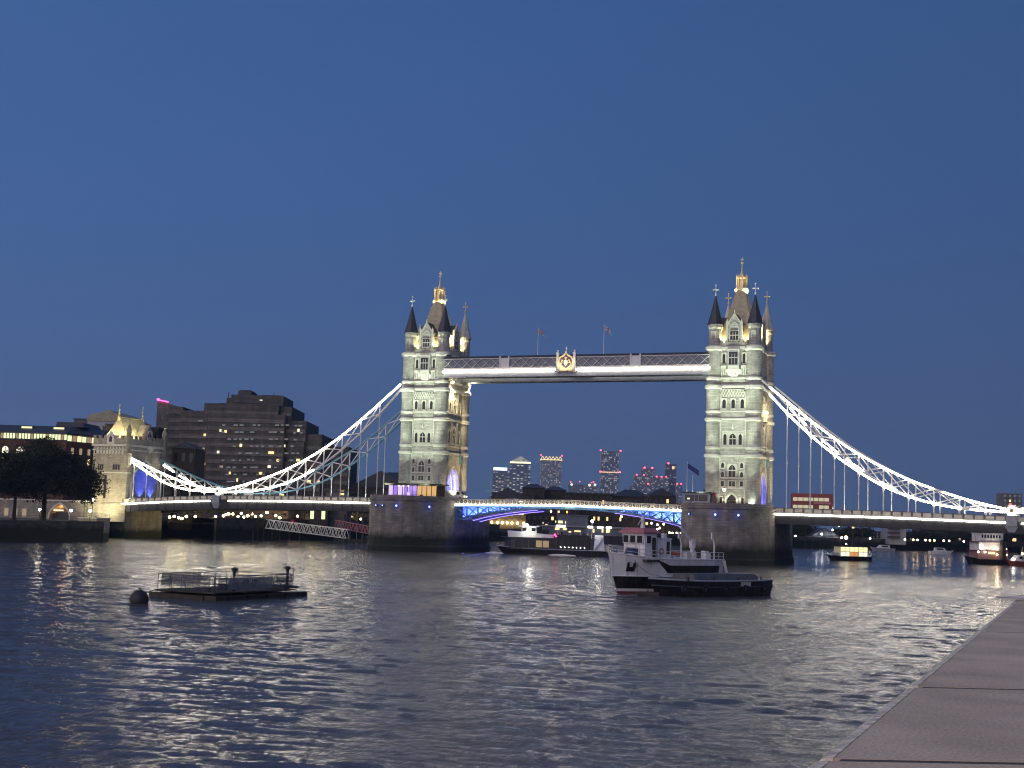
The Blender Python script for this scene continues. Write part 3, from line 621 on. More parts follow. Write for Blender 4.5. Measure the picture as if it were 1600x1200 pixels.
# ------------------------------------------------------------------ high level walkways
def walkway(y, label, crest):
    t = thing('bridge_walkway', label, 'walkway', (0, y, 44.9)); O = (0, 0, -44.9); B = lambda: MB(O)
    x0, x1 = -35.6, 35.6
    b = B(); b.box(x0, x1, -1.75, 1.75, 45.15, 46.1)
    for k in range(24): x = x0+1.5+k*3; b.box(x-.12, x+.12, -1.6, 1.6, 44.9, 45.149)
    b.box(x0, x1, -1.82, -1.55, 44.85, 45.16); b.box(x0, x1, 1.55, 1.82, 44.85, 45.16)
    b.build('floor_girder', 'grey paint', t)
    r = B(); r.loft([[(x, -1.95, 49.75), (x, 1.95, 49.75), (x, 1.3, 50.35), (x, -1.3, 50.35)] for x in (x0, x1)]); r.build('roof', 'slate', t)
    for s_ in (-1, 1):
        lt = B(); n = 26
        for k in range(n):
            a = x0+(x1-x0)*k/n; c = x0+(x1-x0)*(k+1)/n
            for q, (p, z) in enumerate(((a, c), (c, a))): lt.bar((p, s_*(1.8+.04*q), 47.25), (z, s_*(1.8+.04*q), 49.6), .07, .3, (0, 1, 0))
        lt.box(x0, x1, s_*1.79-.09, s_*1.79+.09, 47.1, 47.3); lt.box(x0, x1, s_*1.79-.09, s_*1.79+.09, 49.55, 49.76)
        for x in (-19.4, -17.0, 15.6, 18.0): lt.box(x-.18, x+.18, s_*1.84-.16, s_*1.84+.16, 46.9, 50.2)
        for x in (-18.2, 16.8): lt.box(x-1.05, x+1.05, s_*1.81-.1, s_*1.81+.1, 47.3, 49.7)
        lt.build('lattice', 'white paint', t)
        ba = B(); ba.box(x0, x1, s_*1.55-.05, s_*1.55+.05, 47.2, 49.7); ba.build('glazing', mat('walkway glass', (.17, .20, .25), .35), t)  # pale grey-blue puts the sky's reflection into the glass colour
        fa = B(); fa.box(x0, x1, s_*1.72-.1, s_*1.72+.1, 46.1, 47.1)
        for k in range(71): x = x0+.5+k; fa.bar((x-.4, s_*1.84, 46.85), (x, s_*1.84, 47.03), .05, .07, (0, 1, 0)); fa.bar((x, s_*1.84, 47.03), (x+.4, s_*1.84, 46.85), .05, .07, (0, 1, 0))
        fa.build('fascia', 'white paint', t)
        if s_ < 0:
            for xa, xb in ((x0, -4.3), (1.7, x1)):
                le = B(); le.box(xa, xb, -2.02, -1.88, 46.17, 46.58); le.build('light_strip', 'led white' if crest else 'led soft', t)
    if crest:
        c = B(); X = -1.3; mp = lambda u, v, d: (X+u*.88, -2.05-d, 46.0+v*.9)
        for u in (-2.55, 2.55):
            c.plate([(u-.32, -.2), (u+.32, -.2), (u+.32, 5.0), (u-.32, 5.0)], mp, -.5, .25); c.plate([(u-.5, 5.0), (u+.5, 5.0), (u+.3, 5.4), (u-.3, 5.4)], mp, -.5, .4); c.plate([(u-.12, 5.4), (u+.12, 5.4), (u+.3, 6.0), (u-.3, 6.0)], mp, -.4, .1)
        c.plate([(-.15, 5.9), (.15, 5.9), (.12, 6.9), (-.12, 6.9)], mp, -.3, .1)
        co = c.build('crest', 'white paint', t)
        og = [(2.2, 0), (2.2, 3.4), (1.9, 4.1), (1.1, 4.5), (.45, 4.9), (0, 5.8), (-.45, 4.9), (-1.1, 4.5), (-1.9, 4.1), (-2.2, 3.4), (-2.2, 0)]
        B().plate(og, mp, -.35, .05).build('backing', mat('crest purple', (.10, .07, .14), .6), co)
        gd = B(); gd.ring(og, [(u*.84, .3+v*.84) for u, v in og], mp, .052, .3)
        gd.plate([(-2.1, .2), (2.1, .2), (2.1, 1.5), (1.3, 1.9), (.6, 1.2), (0, .9), (-.6, 1.2), (-1.3, 1.9), (-2.1, 1.5)], mp, .06, .16)
        for s_ in (-1, 1):          # two supporting beasts either side of the shield
            gd.path([mp(s_*1.6, 1.3, .22), mp(s_*1.45, 2.3, .25), mp(s_*1.15, 2.9, .25)], .2); gd.ball(mp(s_*1.05, 3.15, .25), .27, 6); gd.path([mp(s_*1.3, 2.6, .25), mp(s_*.7, 2.5, .3)], .09)
            gd.path([mp(s_*1.7, 1.4, .2), mp(s_*1.95, 2.0, .2), mp(s_*1.75, 2.6, .2)], .07)
        gd.ball(mp(0, 3.55, .2), .3, 6, .8); gd.plate([(-.35, 3.7), (.35, 3.7), (.45, 4.1), (.2, 3.95), (0, 4.2), (-.2, 3.95), (-.45, 4.1)], mp, .1, .3); gd.ball(mp(0, 5.5, .1), .25, 6)
        gd.build('emblem', mat('pale gold', (.86, .74, .42), .5), co)
        sh = B(); sh.plate([(-.62, 3.1), (.62, 3.1), (.6, 2.2), (0, 1.45), (-.6, 2.2)], mp, .1, .3); so = sh.build('shield', 'white paint', co)
        for dx in (-1.6, 1.6): lamp('SPOT', (X+dx, -5.2, 1.0), 700, (1, .86, .55), t, (X+dx*.3, -2.1, 3.6), 75, .6, .15)
        br = B()
        for dx in (-1.6, 1.6): br.bar((X+dx, -1.9, 45.5), (X+dx, -5.2, 45.6), .1, .1); br.cbox((X+dx, -5.25, 45.7), (.4, .3, .25))
        br.build('floodlight_bracket', 'dark steel', t)
    return t
walkway(-6.0, 'near high level walkway with bright strip and gilded coat of arms', True)
walkway(6.0, 'far high level walkway half hidden below the lit one', False)
def flag(px, ptop, pbase, label, cols):
    q = at(px, pbase, Y=-6); top = at(px, ptop, Y=-6); t = thing('flagpole', label, 'flagpole', (q.x, -6, 50.3))
    h = top.z-50.3; p = MB(); p.tube((0, 0, 0), (0, 0, h), .11, 6, .06); p.ball((0, 0, h), .14, 5); p.build('pole', 'white paint', t)
    f = MB(); nu, nv = 12, 7; vs = []; Lf, Hf = 2.5, 1.15
    for i in range(nu+1):
        for j in range(nv+1):
            u = i/nu; v = j/nv
            vs.append((.06+Lf*u*.78, .28*math.sin(5*u+1.5*v)*u, h-.1-Hf*v*(1-.35*u)-1.7*u*u-.35*u))
    fs = []
    for i in range(nu):
        for j in range(nv):
            fs.append((i*(nv+1)+j, (i+1)*(nv+1)+j, (i+1)*(nv+1)+j+1, i*(nv+1)+j+1))
    f.add(vs, fs); f.mi = []
    for i in range(nu):
        for j in range(nv):
            if cols == 'cross': k = 1 if (j == 3 or i in (5, 6)) else 0
            else: k = 1 if (j == 3 or i in (5, 6)) else (0 if (j in (2, 4) or i in (4, 7) or abs(i/nu-j/nv) < .1 or abs(i/nu-1+j/nv) < .1) else 2)
            f.mi.append(k)
    f.build('flag', ['flag white', 'flag red', 'flag blue'], t, True)
flag(840, 513, 557, 'flagpole on the walkway with a drooping dark union flag', 'union')
flag(943, 508, 556, 'flagpole on the walkway with a drooping white flag with red cross', 'cross')

# ------------------------------------------------------------------ bascule leaves
def make_leaf():
    t = thing('bascule_leaf', 'lifting road span left of centre, lattice girders lit blue', 'bridge span', (-30.5, 0, 12)); O = (0, 0, -12)
    B = lambda: MB(O); LN = 30.45
    top = lambda x: 12.25+.55*(x/LN); bot = lambda x: 8.1+3.75*(1-(1-x/LN)**2)**.9 if x > 0 else 8.1
    n = 10; xs = [LN*k/n for k in range(n+1)]
    d = B()
    for a, b in zip(xs, xs[1:]): d.loft([[(x, -8.2, top(x)-.35), (x, 8.2, top(x)-.35), (x, 8.2, top(x)), (x, -8.2, top(x))] for x in (a, b)], True, True)
    d.build('roadway', 'asphalt', t)
    for y in (-7.9, 7.9):
        g_ = B()
        for a, b in zip(xs, xs[1:]):
            g_.bar((a, y, bot(a)), (b, y, bot(b)), .5, .42); g_.bar((a, y, top(a)-.6), (b, y, top(b)-.6), .5, .4)
        for k, x in enumerate(xs[:-1]):
            if top(x)-bot(x) > 1.0:
                g_.bar((x+.15, y, bot(x)), (x+.15, y, top(x)-.6), .28, .3, (0, 1, 0))
                if k < n-1: g_.bar((x+.15, y, top(x)-.6), (xs[k+1], y, bot(xs[k+1])), .22, .3, (0, 1, 0)); g_.bar((x+.15, y+.05, bot(x)), (xs[k+1], y+.05, top(xs[k+1])-.6), .18, .2, (0, 1, 0))
        g_.build('girder', 'blue paint', t)
        p = B(); m_ = 27
        for k in range(m_):
            a = LN*k/m_; b = LN*(k+1)/m_
            p.bar((a+.2, y*1.02, top(a)+.15), (b-.2, y*1.02, top(b)+.95), .06, .1, (0, 1, 0)); p.bar((a+.2, y*1.025, top(a)+.95), (b-.2, y*1.025, top(b)+.15), .06, .1, (0, 1, 0))
            p.bar((a, y*1.02, top(a)), (a, y*1.02, top(a)+1.15), .2, .22, (0, 1, 0))
        for a, b in zip(xs, xs[1:]): p.bar((a, y*1.02, top(a)+1.1), (b, y*1.02, top(b)+1.1), .2, .14)
        p.build('parapet', 'cream paint', t)
        e = B()
        for a, b in zip(xs, xs[1:]): e.bar((a, y*1.055, top(a)-.2), (b, y*1.055, top(b)-.2), .12, .30)
        e.build('light_strip', 'led white' if y < 0 else 'led soft', t)
    w = B()
    for y in (-3.4, 3.4):
        for a, b in zip(xs[:-2], xs[1:-1]): w.loft([[(x, y-.1, bot(x)+.2), (x, y+.1, bot(x)+.2), (x, y+.1, top(x)-.4), (x, y-.1, top(x)-.4)] for x in (a, b)])
    for x in xs[:-1]: w.box(x-.1, x+.1, -7.6, 7.6, bot(x)+.1, bot(x)+.5)
    for k in range(n-1): w.bar((xs[k], -7.6, bot(xs[k])+.3), (xs[k+1], 7.6, bot(xs[k+1])+.3), .2, .2)
    w.build('cross_frame', mat('pale blue paint', (.45, .55, .68), .5), t)
    v = B()
    for a, b in zip(xs[:6], xs[1:7]): v.bar((a, 7.4, bot(a)-.28), (b, 7.4, bot(b)-.28), .1, .12); v.bar((a, 3.0, bot(a)-.02), (b, 3.0, bot(b)-.02), .1, .12)
    v.build('violet_strip', 'led violet', t)
    for x, P in ((1.5, 2400), (4.5, 2200), (8, 1900), (12, 1500), (16.5, 900)):
        for y in (-5.7, 5.7):
            h = B(); h.cbox((x, y, bot(x)+.55), (.5, .3, .2)); h.build('floodlight', 'led blue', t)
            lamp('SPOT', (x, y, bot(x)+.9-12), P*1.1, (.07, .12, 1), t, (x+1.2, y*.58, bot(x)+1.8-12), 150, .6, .2)
    return t
leafL = make_leaf(); leafR = dup(leafL, (30.5, 0, 12), PI, 'lifting road span right of centre, lattice girders lit blue')
# right leaf is turned round: its strips swap sides, so give its viewer side the bright strip
for o in leafR.children:
    if o.name.startswith('light_strip'):
        o.data = o.data.copy(); cur = o.data.materials[0].name; o.data.materials[0] = MATS['led soft' if cur == 'led white' else 'led white']
for i, px in enumerate((885, 892.5)):
    q = at(px, 790, Y=-8.6); t = thing('bridge_lamp', 'amber round lamp hung at the meeting point of the lifting spans, %s of the pair' % ('left' if i == 0 else 'right'), 'lamp', (q.x, -8.75, q.z), 0, 'amber lamps at the centre of the span')
    m = MB(); m.lathe([(.12, .3), (.3, .42), (.1, .7)], 8); m.build('hood', 'dark steel', t); m = MB(); m.ball((0, 0, 0), .33, 8); m.build('globe', 'gold lamp', t)
q = at(889, 780, Y=-8.4)
for i, (px, py) in enumerate(((861, 799), (886, 800), (899, 800))):
    q = at(px, py, Y=-6); t = thing('signal_lamp', 'dim %s signal lamp hanging under the centre of the span' % ('white', 'orange', 'red')[i], 'lamp', tuple(q))
    m = MB(); m.tube((0, 0, .2), (0, 0, 12.3-q.z), .05); m.build('bracket', 'dark steel', t); m = MB(); m.ball((0, 0, 0), .22, 6, 1.5); m.build('lens', ('warm lamp', 'amber lamp', 'hull red')[i], t)

# ------------------------------------------------------------------ side spans
ZD = lambda x: np.interp(abs(x), [51.5, 65, 80, 104, 120, 135.5, 150], [12.15, 12.1, 12.0, 11.6, 10.9, 9.95, 9.3]).item()
def side_span():
    t = thing('side_span', 'fixed road span on the left with glowing parapet panels', 'bridge span', (-93, 0, 11)); O = (93, 0, -11); B = lambda: MB(O)
    xs = [-135.5+84*k/28 for k in range(29)]
    d = B()
    for a, b in zip(xs, xs[1:]): d.loft([[(x, -8.3, ZD(x)-.5), (x, 8.3, ZD(x)-.5), (x, 8.3, ZD(x)), (x, -8.3, ZD(x))] for x in (a, b)])
    d.build('roadway', 'asphalt', t)
    for y in (-8.1, 8.1):
        g_ = B()
        for a, b in zip(xs, xs[1:]): g_.loft([[(x, y-.16, ZD(x)-2.45), (x, y+.16, ZD(x)-2.45), (x, y+.16, ZD(x)-.55), (x, y-.16, ZD(x)-.55)] for x in (a, b)]); g_.bar((a, y, ZD(a)-2.5), (b, y, ZD(b)-2.5), .7, .14)
        for x in xs: g_.box(x-.07, x+.07, y-.3, y+.3, ZD(x)-2.4, ZD(x)-.6)
        g_.build('girder', 'girder paint', t)
        s_ = -1 if y < 0 else 1
        for half in (0, 1):
            e = B()
            for a, b in zip(xs, xs[1:]):
                if (a < -103.5) != (half == 0) or a < -103.5 < b or abs(a+103.5) < 1.6 and y < 0: continue
                e.bar((a, y+s_*.36, ZD(a)-.28), (b, y+s_*.36, ZD(b)-.28), .12, .34)
            e.build('light_strip', 'led white' if y < 0 else 'led soft', t)
        c = B()
        for a, b in zip(xs, xs[1:]): c.bar((a, y+s_*.1, ZD(a)+1.2), (b, y+s_*.1, ZD(b)+1.2), .26, .14); c.bar((a, y+s_*.1, ZD(a)+.1), (b, y+s_*.1, ZD(b)+.1), .3, .16)
        x = -135.3
        while x < -51.8: c.box(x-.22, x+.22, y+s_*.1-.17, y+s_*.1+.17, ZD(x), ZD(x)+1.3); x += 2.2
        c.build('parapet', 'post paint', t)
        p = B(); x = -135.3
        while x < -53.6:
            m_ = x+1.1; z = ZD(m_)
            p.box(x+.24, x+1.96, y+s_*.1-.04, y+s_*.1+.04, z+.2, z+1.1)
            for u in (.55, 1.1, 1.65):
                for q in range(6): a0 = q*PI/3; a1 = a0+PI/3; p.bar((x+u+.27*math.cos(a0), y+s_*.17, z+.65+.3*math.sin(a0)), (x+u+.27*math.cos(a1), y+s_*.17, z+.65+.3*math.sin(a1)), .05, .06, (0, 1, 0))
            x += 2.2
        p.build('parapet_panel', 'cream paint', t)
    f = B()
    for x in xs: f.box(x-.15, x+.15, -7.9, 7.9, ZD(x)-1.5, ZD(x)-.5)
    f.build('cross_beam', 'dark steel', t)
    return t
spanL = side_span(); spanR = dup(spanL, (93, 0, 11), PI, 'fixed road span on the right with glowing parapet panels and a bus on it')
for o in spanR.children:
    if o.name.startswith('light_strip'):
        o.data = o.data.copy(); cur = o.data.materials[0].name; o.data.materials[0] = MATS['led soft' if cur == 'led white' else 'led white']

# ------------------------------------------------------------------ suspension chains
LT_ = ([48.0, 54.2, 62.3, 67.7, 73, 78.2, 81.9, 87.2, 93.8, 98.5, 102.7], [43.3, 38.1, 31.6, 27.8, 24.6, 22, 20.2, 18.4, 16.25, 15.1, 14.25])
LB_ = ([48.0, 54.1, 59.5, 65.1, 70.7, 76.15, 81.8, 87.2, 93.3, 98.6, 102.7], [42.0, 35.4, 30.3, 25.8, 21.9, 18.7, 16.5, 15.1, 14.1, 13.9, 13.75])
ST_ = ([104.3, 108.5, 112.8, 116.3, 119.8, 123.7, 127.7, 131.3, 135.2], [14.25, 14.8, 15.6, 16.5, 17.6, 18.9, 20.4, 21.8, 23.3])
SB_ = ([104.3, 108.5, 112.7, 116.2, 119.7, 123.6, 127.6, 131.2, 135.2], [13.75, 13.8, 14.1, 14.4, 15.2, 16.6, 18.6, 20.5, 22.5])
def smooth(tab, n):
    x = np.array(tab[0]); z = np.array(tab[1]); xx = np.linspace(x[0], x[-1], n); zz = np.interp(xx, x, z)
    for _ in range(3): zz[1:-1] = (zz[:-2]+zz[1:-1]*2+zz[2:])/4
    return xx, zz
def chain(sg, y, label, led, col):
    t = thing('suspension_chain', label, 'suspension chain', (sg*103.5, y, 11.6)); O = (-sg*103.5, 0, -11.6); B = lambda: MB(O)
    for seg, (T_, B_, n) in enumerate(((LT_, LB_, 29), (ST_, SB_, 17))):
        xt, zt = smooth(T_, n); xb, zb = smooth(B_, n)
        for nm, xx, zz in (('top_chord', xt, zt), ('bottom_chord', xb, zb)):
            m = B()
            for i in range(n-1): m.bar((sg*xx[i], 0, zz[i]), (sg*xx[i+1], 0, zz[i+1]), .62, .40)
            o = m.build(nm, col, t)
            rngs = led.get((seg, nm), [])
            for ra, rb in rngs:
                e = B()
                for i in range(n-1):
                    mid = (xx[i]+xx[i+1])/2
                    if ra <= mid <= rb: e.bar((sg*xx[i], -.38, zz[i]), (sg*xx[i+1], -.38, zz[i+1]), .12, .44)
                if e.v: e.build('light_strip', 'led white', o)
        # web: posts and double diagonals
        w = B(); f = lambda q: np.interp(q, xt, zt); g_ = lambda q: np.interp(q, xb, zb)
        xs = [54.1+5.5*k for k in range(9)] if seg == 0 else [108.5, 113.5, 118.5, 123.5, 128.5, 133]
        for x in xs:
            if f(x)-g_(x) > .9: w.bar((sg*x, 0, g_(x)), (sg*x, 0, f(x)), .3, .3, (0, 1, 0))
        for a, b in zip(xs, xs[1:]):
            if min(f(a)-g_(a), f(b)-g_(b)) > .7:
                w.bar((sg*a, -.08, g_(a)), (sg*b, -.08, f(b)), .26, .26, (0, 1, 0)); w.bar((sg*a, .08, f(a)), (sg*b, .08, g_(b)), .26, .26, (0, 1, 0))
        w.build('web', 'white paint', t)
        for x in xs:
            if g_(x)-ZD(x) > 1.6:
                h = B(); zb_ = float(g_(x)); h.tube((sg*x, 0, ZD(x)), (sg*x, 0, zb_), .13, 8)
                h.lathe([(.14, zb_-1.3), (.34, zb_-.5), (.34, zb_-.15)], 8, (sg*x, 0)); h.lathe([(.2, ZD(x)), (.3, ZD(x)+.2), (.14, ZD(x)+1.6)], 8, (sg*x, 0))
                mid = (ZD(x)+zb_)/2
                if zb_-ZD(x) > 8: h.lathe([(.13, mid-.4), (.21, mid), (.13, mid+.4)], 8, (sg*x, 0))
                h.build('hanger', 'white paint', t)
    # the pin between the two lengths
    p = B(); p.box(sg*103.5-1.0, sg*103.5+1.0, -.6, .6, 12.9, 14.9); p.box(sg*103.5-.8, sg*103.5+.8, -.5, .5, 14.9, 15.3); po = p.build('pin_cover', 'white paint', t)
    k = B(); k.box(sg*103.5-1.15, sg*103.5+1.15, -1.75, -.2, 10.6, 12.9); k.loft([[(sg*103.5-1.4, -1.5, 10.6), (sg*103.5+1.4, -1.5, 10.6), (sg*103.5+1.4, .5, 10.6), (sg*103.5-1.4, .5, 10.6)], [(sg*103.5-.5, -1.2, 9.0), (sg*103.5+.5, -1.2, 9.0), (sg*103.5+.5, .3, 9.0), (sg*103.5-.5, .3, 9.0)]])
    k.build('pedestal', 'grey paint', t)
    if y < 0:
        d = B(); d.loft([[(sg*103.5+r*math.cos(a), yy, 13.95+r*1.1*math.sin(a)) for a in [2*PI*i/16 for i in range(16)]] for r, yy in ((.92, -.62), (.95, -.75), (.8, -.9), (.3, -1.0))]); d.build('boss', 'led soft', po)
        d = B(); d.plate([(-.38, -.35), (.38, -.35), (.42, .2), (.2, .5), (-.2, .5), (-.42, .2)], lambda u, v, dd: (sg*103.5+u, -1.0-dd, 14.0+v), 0, .12); d.build('badge', mat('badge gold', (.6, .3, .06), .4), po)
    return t
ALLL = [(40, 140)]
chain(-1, -7, 'near suspension chain of the left span, bright strip along its top chord', {(0, 'top_chord'): ALLL, (0, 'bottom_chord'): [(74, 103)], (1, 'top_chord'): ALLL, (1, 'bottom_chord'): ALLL}, 'white paint')
chain(-1, 7, 'far suspension chain of the left span, unlit teal chords behind the bright one', {(1, 'bottom_chord'): [(114, 120), (122, 127), (129, 133)]}, 'teal paint')
chain(1, -7, 'near suspension chain of the right span, both chords brightly lit', {(0, 'top_chord'): [(50.5, 87.3), (88.6, 103)], (0, 'bottom_chord'): [(50.5, 93.2), (94.2, 103)], (1, 'top_chord'): ALLL, (1, 'bottom_chord'): ALLL}, 'white paint')
chain(1, 7, 'far suspension chain of the right span, seen through the near lattice', {(0, 'bottom_chord'): [(52, 55), (59.5, 63), (66, 70), (73, 78)]}, 'white paint')

for sg in (-1, 1):  # fill lamps added to brighten the far chain, webs and hangers
    for k in range(6):
        x = sg*(57+8.6*k); t = thing('chain_fill_lamp', 'added fill light on the footway of the %s span under the chains' % ('left' if sg < 0 else 'right'), 'floodlight', (x, 4.3, ZD(x)), 0, 'added fill lights on the footways')
        m = MB(); m.box(-.2, .2, -.2, .2, .0, .35); m.build('housing', 'dark steel', t); m = MB(); m.box(-.15, .15, -.15, .15, .351, .39); m.build('lens', 'led soft', t)
        lamp('POINT', (0, 0, 1.2), 620 if k < 3 else 300, (.9, 1, .97), t, size=.2)

# ------------------------------------------------------------------ left abutment tower
def abutment():
    t = thing('abutment_tower', 'squat stone gate tower with golden lit roof at the left end of the bridge', 'tower', (-140.5, 0, 4)); O = (140.5, 0, -4); B = lambda: MB(O); _OFF[0] = O
    x0, x1, hy = -147.0, -134.6, 8.2
    w = B(); w.box(x0-.4, x1+.4, -hy-.4, hy+.4, -3, 9.6)
    w.box(x0-.2, x1+.2, -hy-.2, hy+.2, 9.6, 10.0)
    A = arch(11.8, 11.9, .72, 9, 10.01); P = [(-hy, 10.01), (-hy, 26.2), (hy, 26.2), (hy, 10.01)]+A
    w.prism(P, 'x', x0, x1); w.build('wall', 'abutment stone', t)
    r = B(); q = arch(12.9, 12.6, .72, 9, 10.02)
    for x in (x1+.02, x0-.22): r = B(); r.ring(q, A, lambda u, v, d, x=x: (x+d, u, v), 0, .22); r.build('arch_rib', 'limestone', t)
    c = B()
    for z0, z1, e in ((18.4, 18.8, .12), (25.0, 25.35, .2), (26.2, 26.75, .38)): c.box(x0-e, x1+e, -hy-e, hy+e, z0, z1) if z0 > 24 else (c.box(x0-e, x1+e, -hy-e, -6.3, z0, z1), c.box(x0-e, x1+e, 6.3, hy+e, z0, z1))
    c.build('string_course', 'limestone', t)
    F = fmap((x0+x1)/2, -hy-.02, -PI/2)
    for u, v, ww, h in ((-3.2, 19.4, 2.0, 1.5), (2.4, 19.4, 2.6, 1.5), (-1.2, 11.2, .9, 6.6)): window(t, F, u, v, ww, h, 3 if ww > 1 else 1, False, .14, .1, fm='abutment stone', sill=False)
    for v in (12, 16, 20, 24): window(t, F, -5.3, v, .45, 1.2, 1, False, .12, .08, fm='limestone', sill=False)
    k = B()
    for i in range(9): u = -4.4+1.1*i; k.plate([(u-.3, 24.0), (u+.3, 24.0), (u+.3, 25.6), (u, 26.1), (u-.3, 25.6)], F, 0, .18)
    k.build('corbel_table', 'limestone', t)
    g_ = B(); g_.plate([(-1.3, 26.8), (1.3, 26.8), (1.3, 29.2), (0, 30.6), (-1.3, 29.2)], F, -.5, .3); go = g_.build('gablet', 'limestone', t); B().plate([(-.5, 27.4), (.5, 27.4), (.5, 28.6), (0, 29.3), (-.5, 28.6)], F, .31, .34).build('niche', 'pane', go)
    p = B()
    for s_ in (-1, 1): p.bar((x0, s_*hy, 27.6), (x1, s_*hy, 27.6), .5, 1.7)
    for x in (x0, x1): p.bar((x, -hy+.26, 27.6), (x, hy-.26, 27.6), .5, 1.698)
    n = 0
    for s_ in (-1, 1):
        for i in range(7): x = x0+.4+i*1.95; p.box(x-.45, x+.45, s_*hy-.24, s_*hy+.24, 28.452, 29.3)
    for x in (x0, x1):
        for i in range(8): y = -hy+1.2+i*2.0; p.box(x-.23, x+.23, y-.45, y+.45, 28.452, 29.3)
    p.build('parapet', 'abutment stone', t)
    # hipped, bell-cast roof, ridge running along the river
    X = (x0+x1)/2; r = B()
    r.loft([[(X+sx_*a, sy_*b, z) for sx_, sy_ in ((-1, -1), (1, -1), (1, 1), (-1, 1))] for a, b, z in ((5.6, 7.7, 27.2), (4.1, 6.7, 28.5), (2.7, 5.9, 30.6), (1.3, 5.4, 33), (.3, 5.1, 34.6))])
    ro = r.build('roof', 'roof lead', t)
    rd = B(); rd.bar((X, -5.3, 34.75), (X, 5.3, 34.75), .3, .25); rd.bar((X, -5.3, 34.2), (X, 5.3, 34.2), .75, .1); rd.build('ridge', 'gold leaf', ro)
    for sy_ in (-1, 1):
        f = B(); f.lathe([(.5, 33.6), (.4, 35.2), (.2, 35.4), (.3, 36.0), (.12, 36.3), (.3, 36.9), (.1, 37.3), (.1, 38.1), (.2, 38.4), (.03, 38.8)], 8, (X, sy_*5.3)); f.build('finial', 'gold leaf', ro)
    D_ = fmap(x1-.1, 1.2, 0); d = B(); d.plate([(-1.7, 27.4), (1.7, 27.4), (1.7, 30.2), (0, 33.0), (-1.7, 30.2)], D_, -3.4, 0); do = d.build('dormer', 'abutment stone', t)
    window(do, D_, 0, 27.8, 1.7, 3.2, 2, True, .25, .18)
    g_ = B(); g_.lathe([(.3, 24.6), (1.3, 26.0), (1.35, 26.7)], 10, (x1+.2, 1.2)); g_.build('corbel', 'limestone', t)
    s = B()
    for y in (-hy, hy):
        s.lathe([(.4, 20), (.9, 21), (.9, 23.8), (1.1, 24.2)], 8, (x1+.2, y)); s.lathe([(.75, 24.2), (.7, 30.4), (.9, 30.6), (.1, 32.6)], 8, (x1, y))
    s.build('pinnacle', 'abutment stone', t)
    for y, P in ((-4.6, 40), (-1.0, 40)):
        h = B(); h.cbox((-143.0, y+8.6, 10.6), (.4, .4, .3)); h.build('floodlight', 'led blue', t)
    def fl(loc, aim, P, col, cone, size=.2):
        h = B(); h.cbox(loc, (.3, .3, .2)); h.build('floodlight', 'dark steel', t)
        l_ = Vector(loc)+Vector(O); a_ = Vector(aim)+Vector(O); d_ = (a_-l_).normalized(); lamp('SPOT', tuple(l_+d_*.32), P, col, t, tuple(a_), cone, .6, size)
    for x in (-137.0, -140.6): fl((x, 4.7, 10.4), (x-.3, 5.85, 16), 5000, (.05, .10, 1), 62)
    for y in (-5.5, -2.5, 4.5): fl((x1+.5, y, 29.9), (X, y, 32), 1500, (1, .84, .45), 130)
    fl((-138, -hy-.5, 29.9), (X, -4, 32), 1200, (1, .84, .45), 130); fl((-143.5, -hy-.5, 29.9), (X, -4, 32), 1200, (1, .84, .45), 130)
    fl((-137.0, -17.5, 6.0), (-140.5, -8, 16), 8500, (1, .88, .52), 110); fl((-142, -18, 5.5), (-141.5, -8, 11), 4500, (1, .88, .52), 120)
    fl((-132.6, -8.6, 11.0), (-134.6, -6.5, 17), 300, (1, .93, .8), 120); fl((-133.0, 8.3, 10.6), (-134.6, 7, 18), 240, (1, .9, .7), 120)
    return t
abutment(); _OFF[0] = (0, 0, 0)

# ------------------------------------------------------------------ things standing on the piers and the road
def pavilion():
    a = at(606, 776, Y=-14.5); b = at(681, 779, Y=-14.5); x0, x1 = a.x, b.x; w = x1-x0
    t = thing('glass_pavilion', 'low glazed pavilion with purple and orange lit interior on the farther pier', 'pavilion', (x0, -14.5, 13.3))
    m = MB(); m.box(0, w, 0, 5.2, 0, .12); m.box(0, w, 4.9, 5.2, .12, 3.4); m.build('base', 'dark steel', t)
    m = MB(); m.box(-.9, w+.9, -.9, 5.6, 3.45, 3.75); m.box(-1.6, w+.5, -.95, -.6, 3.3, 3.45); m.build('roof', 'timber', t)
    n = 10
    for k in range(n):
        u0 = w*k/n; m = MB(); m.box(u0, u0+.12, -.02, .1, .12, 3.45); m.box(u0+.12, u0+w/n, .0, .08, .9, .97); o = m.build('window', 'dark steel', t)
        MB().box(u0+.13, u0+w/n-.01, .11, .14, .13, 3.2).build('pane', ('lit purple pale', 'lit purple', 'lit purple pale', 'lit purple', 'lit purple', 'lit purple', 'lit amber panel', 'lit amber panel', 'lit amber panel', 'lit amber panel')[k], o)
    for k, u in enumerate((.24*w, .34*w, .44*w)):
        m = MB(); m.tube((u, -.5, 0), (u, -.5, 2.9), .05); m.lathe([(.05, 2.9), (.3, 3.0), (.25, 3.2), (.05, 3.35)], 8, (u, -.5)); o = m.build('table_lamp', 'lit pale', t)
    m = MB(); m.box(.42*w, .48*w, -.6, -.5, .4, 1.5); m.build('menu_board', 'lit purple pale', t)
    lamp('AREA', (w*.5, -1.4, 2.6), 60, (.8, .6, 1), t).rotation_euler = (PI/2, 0, 0)
pavilion()
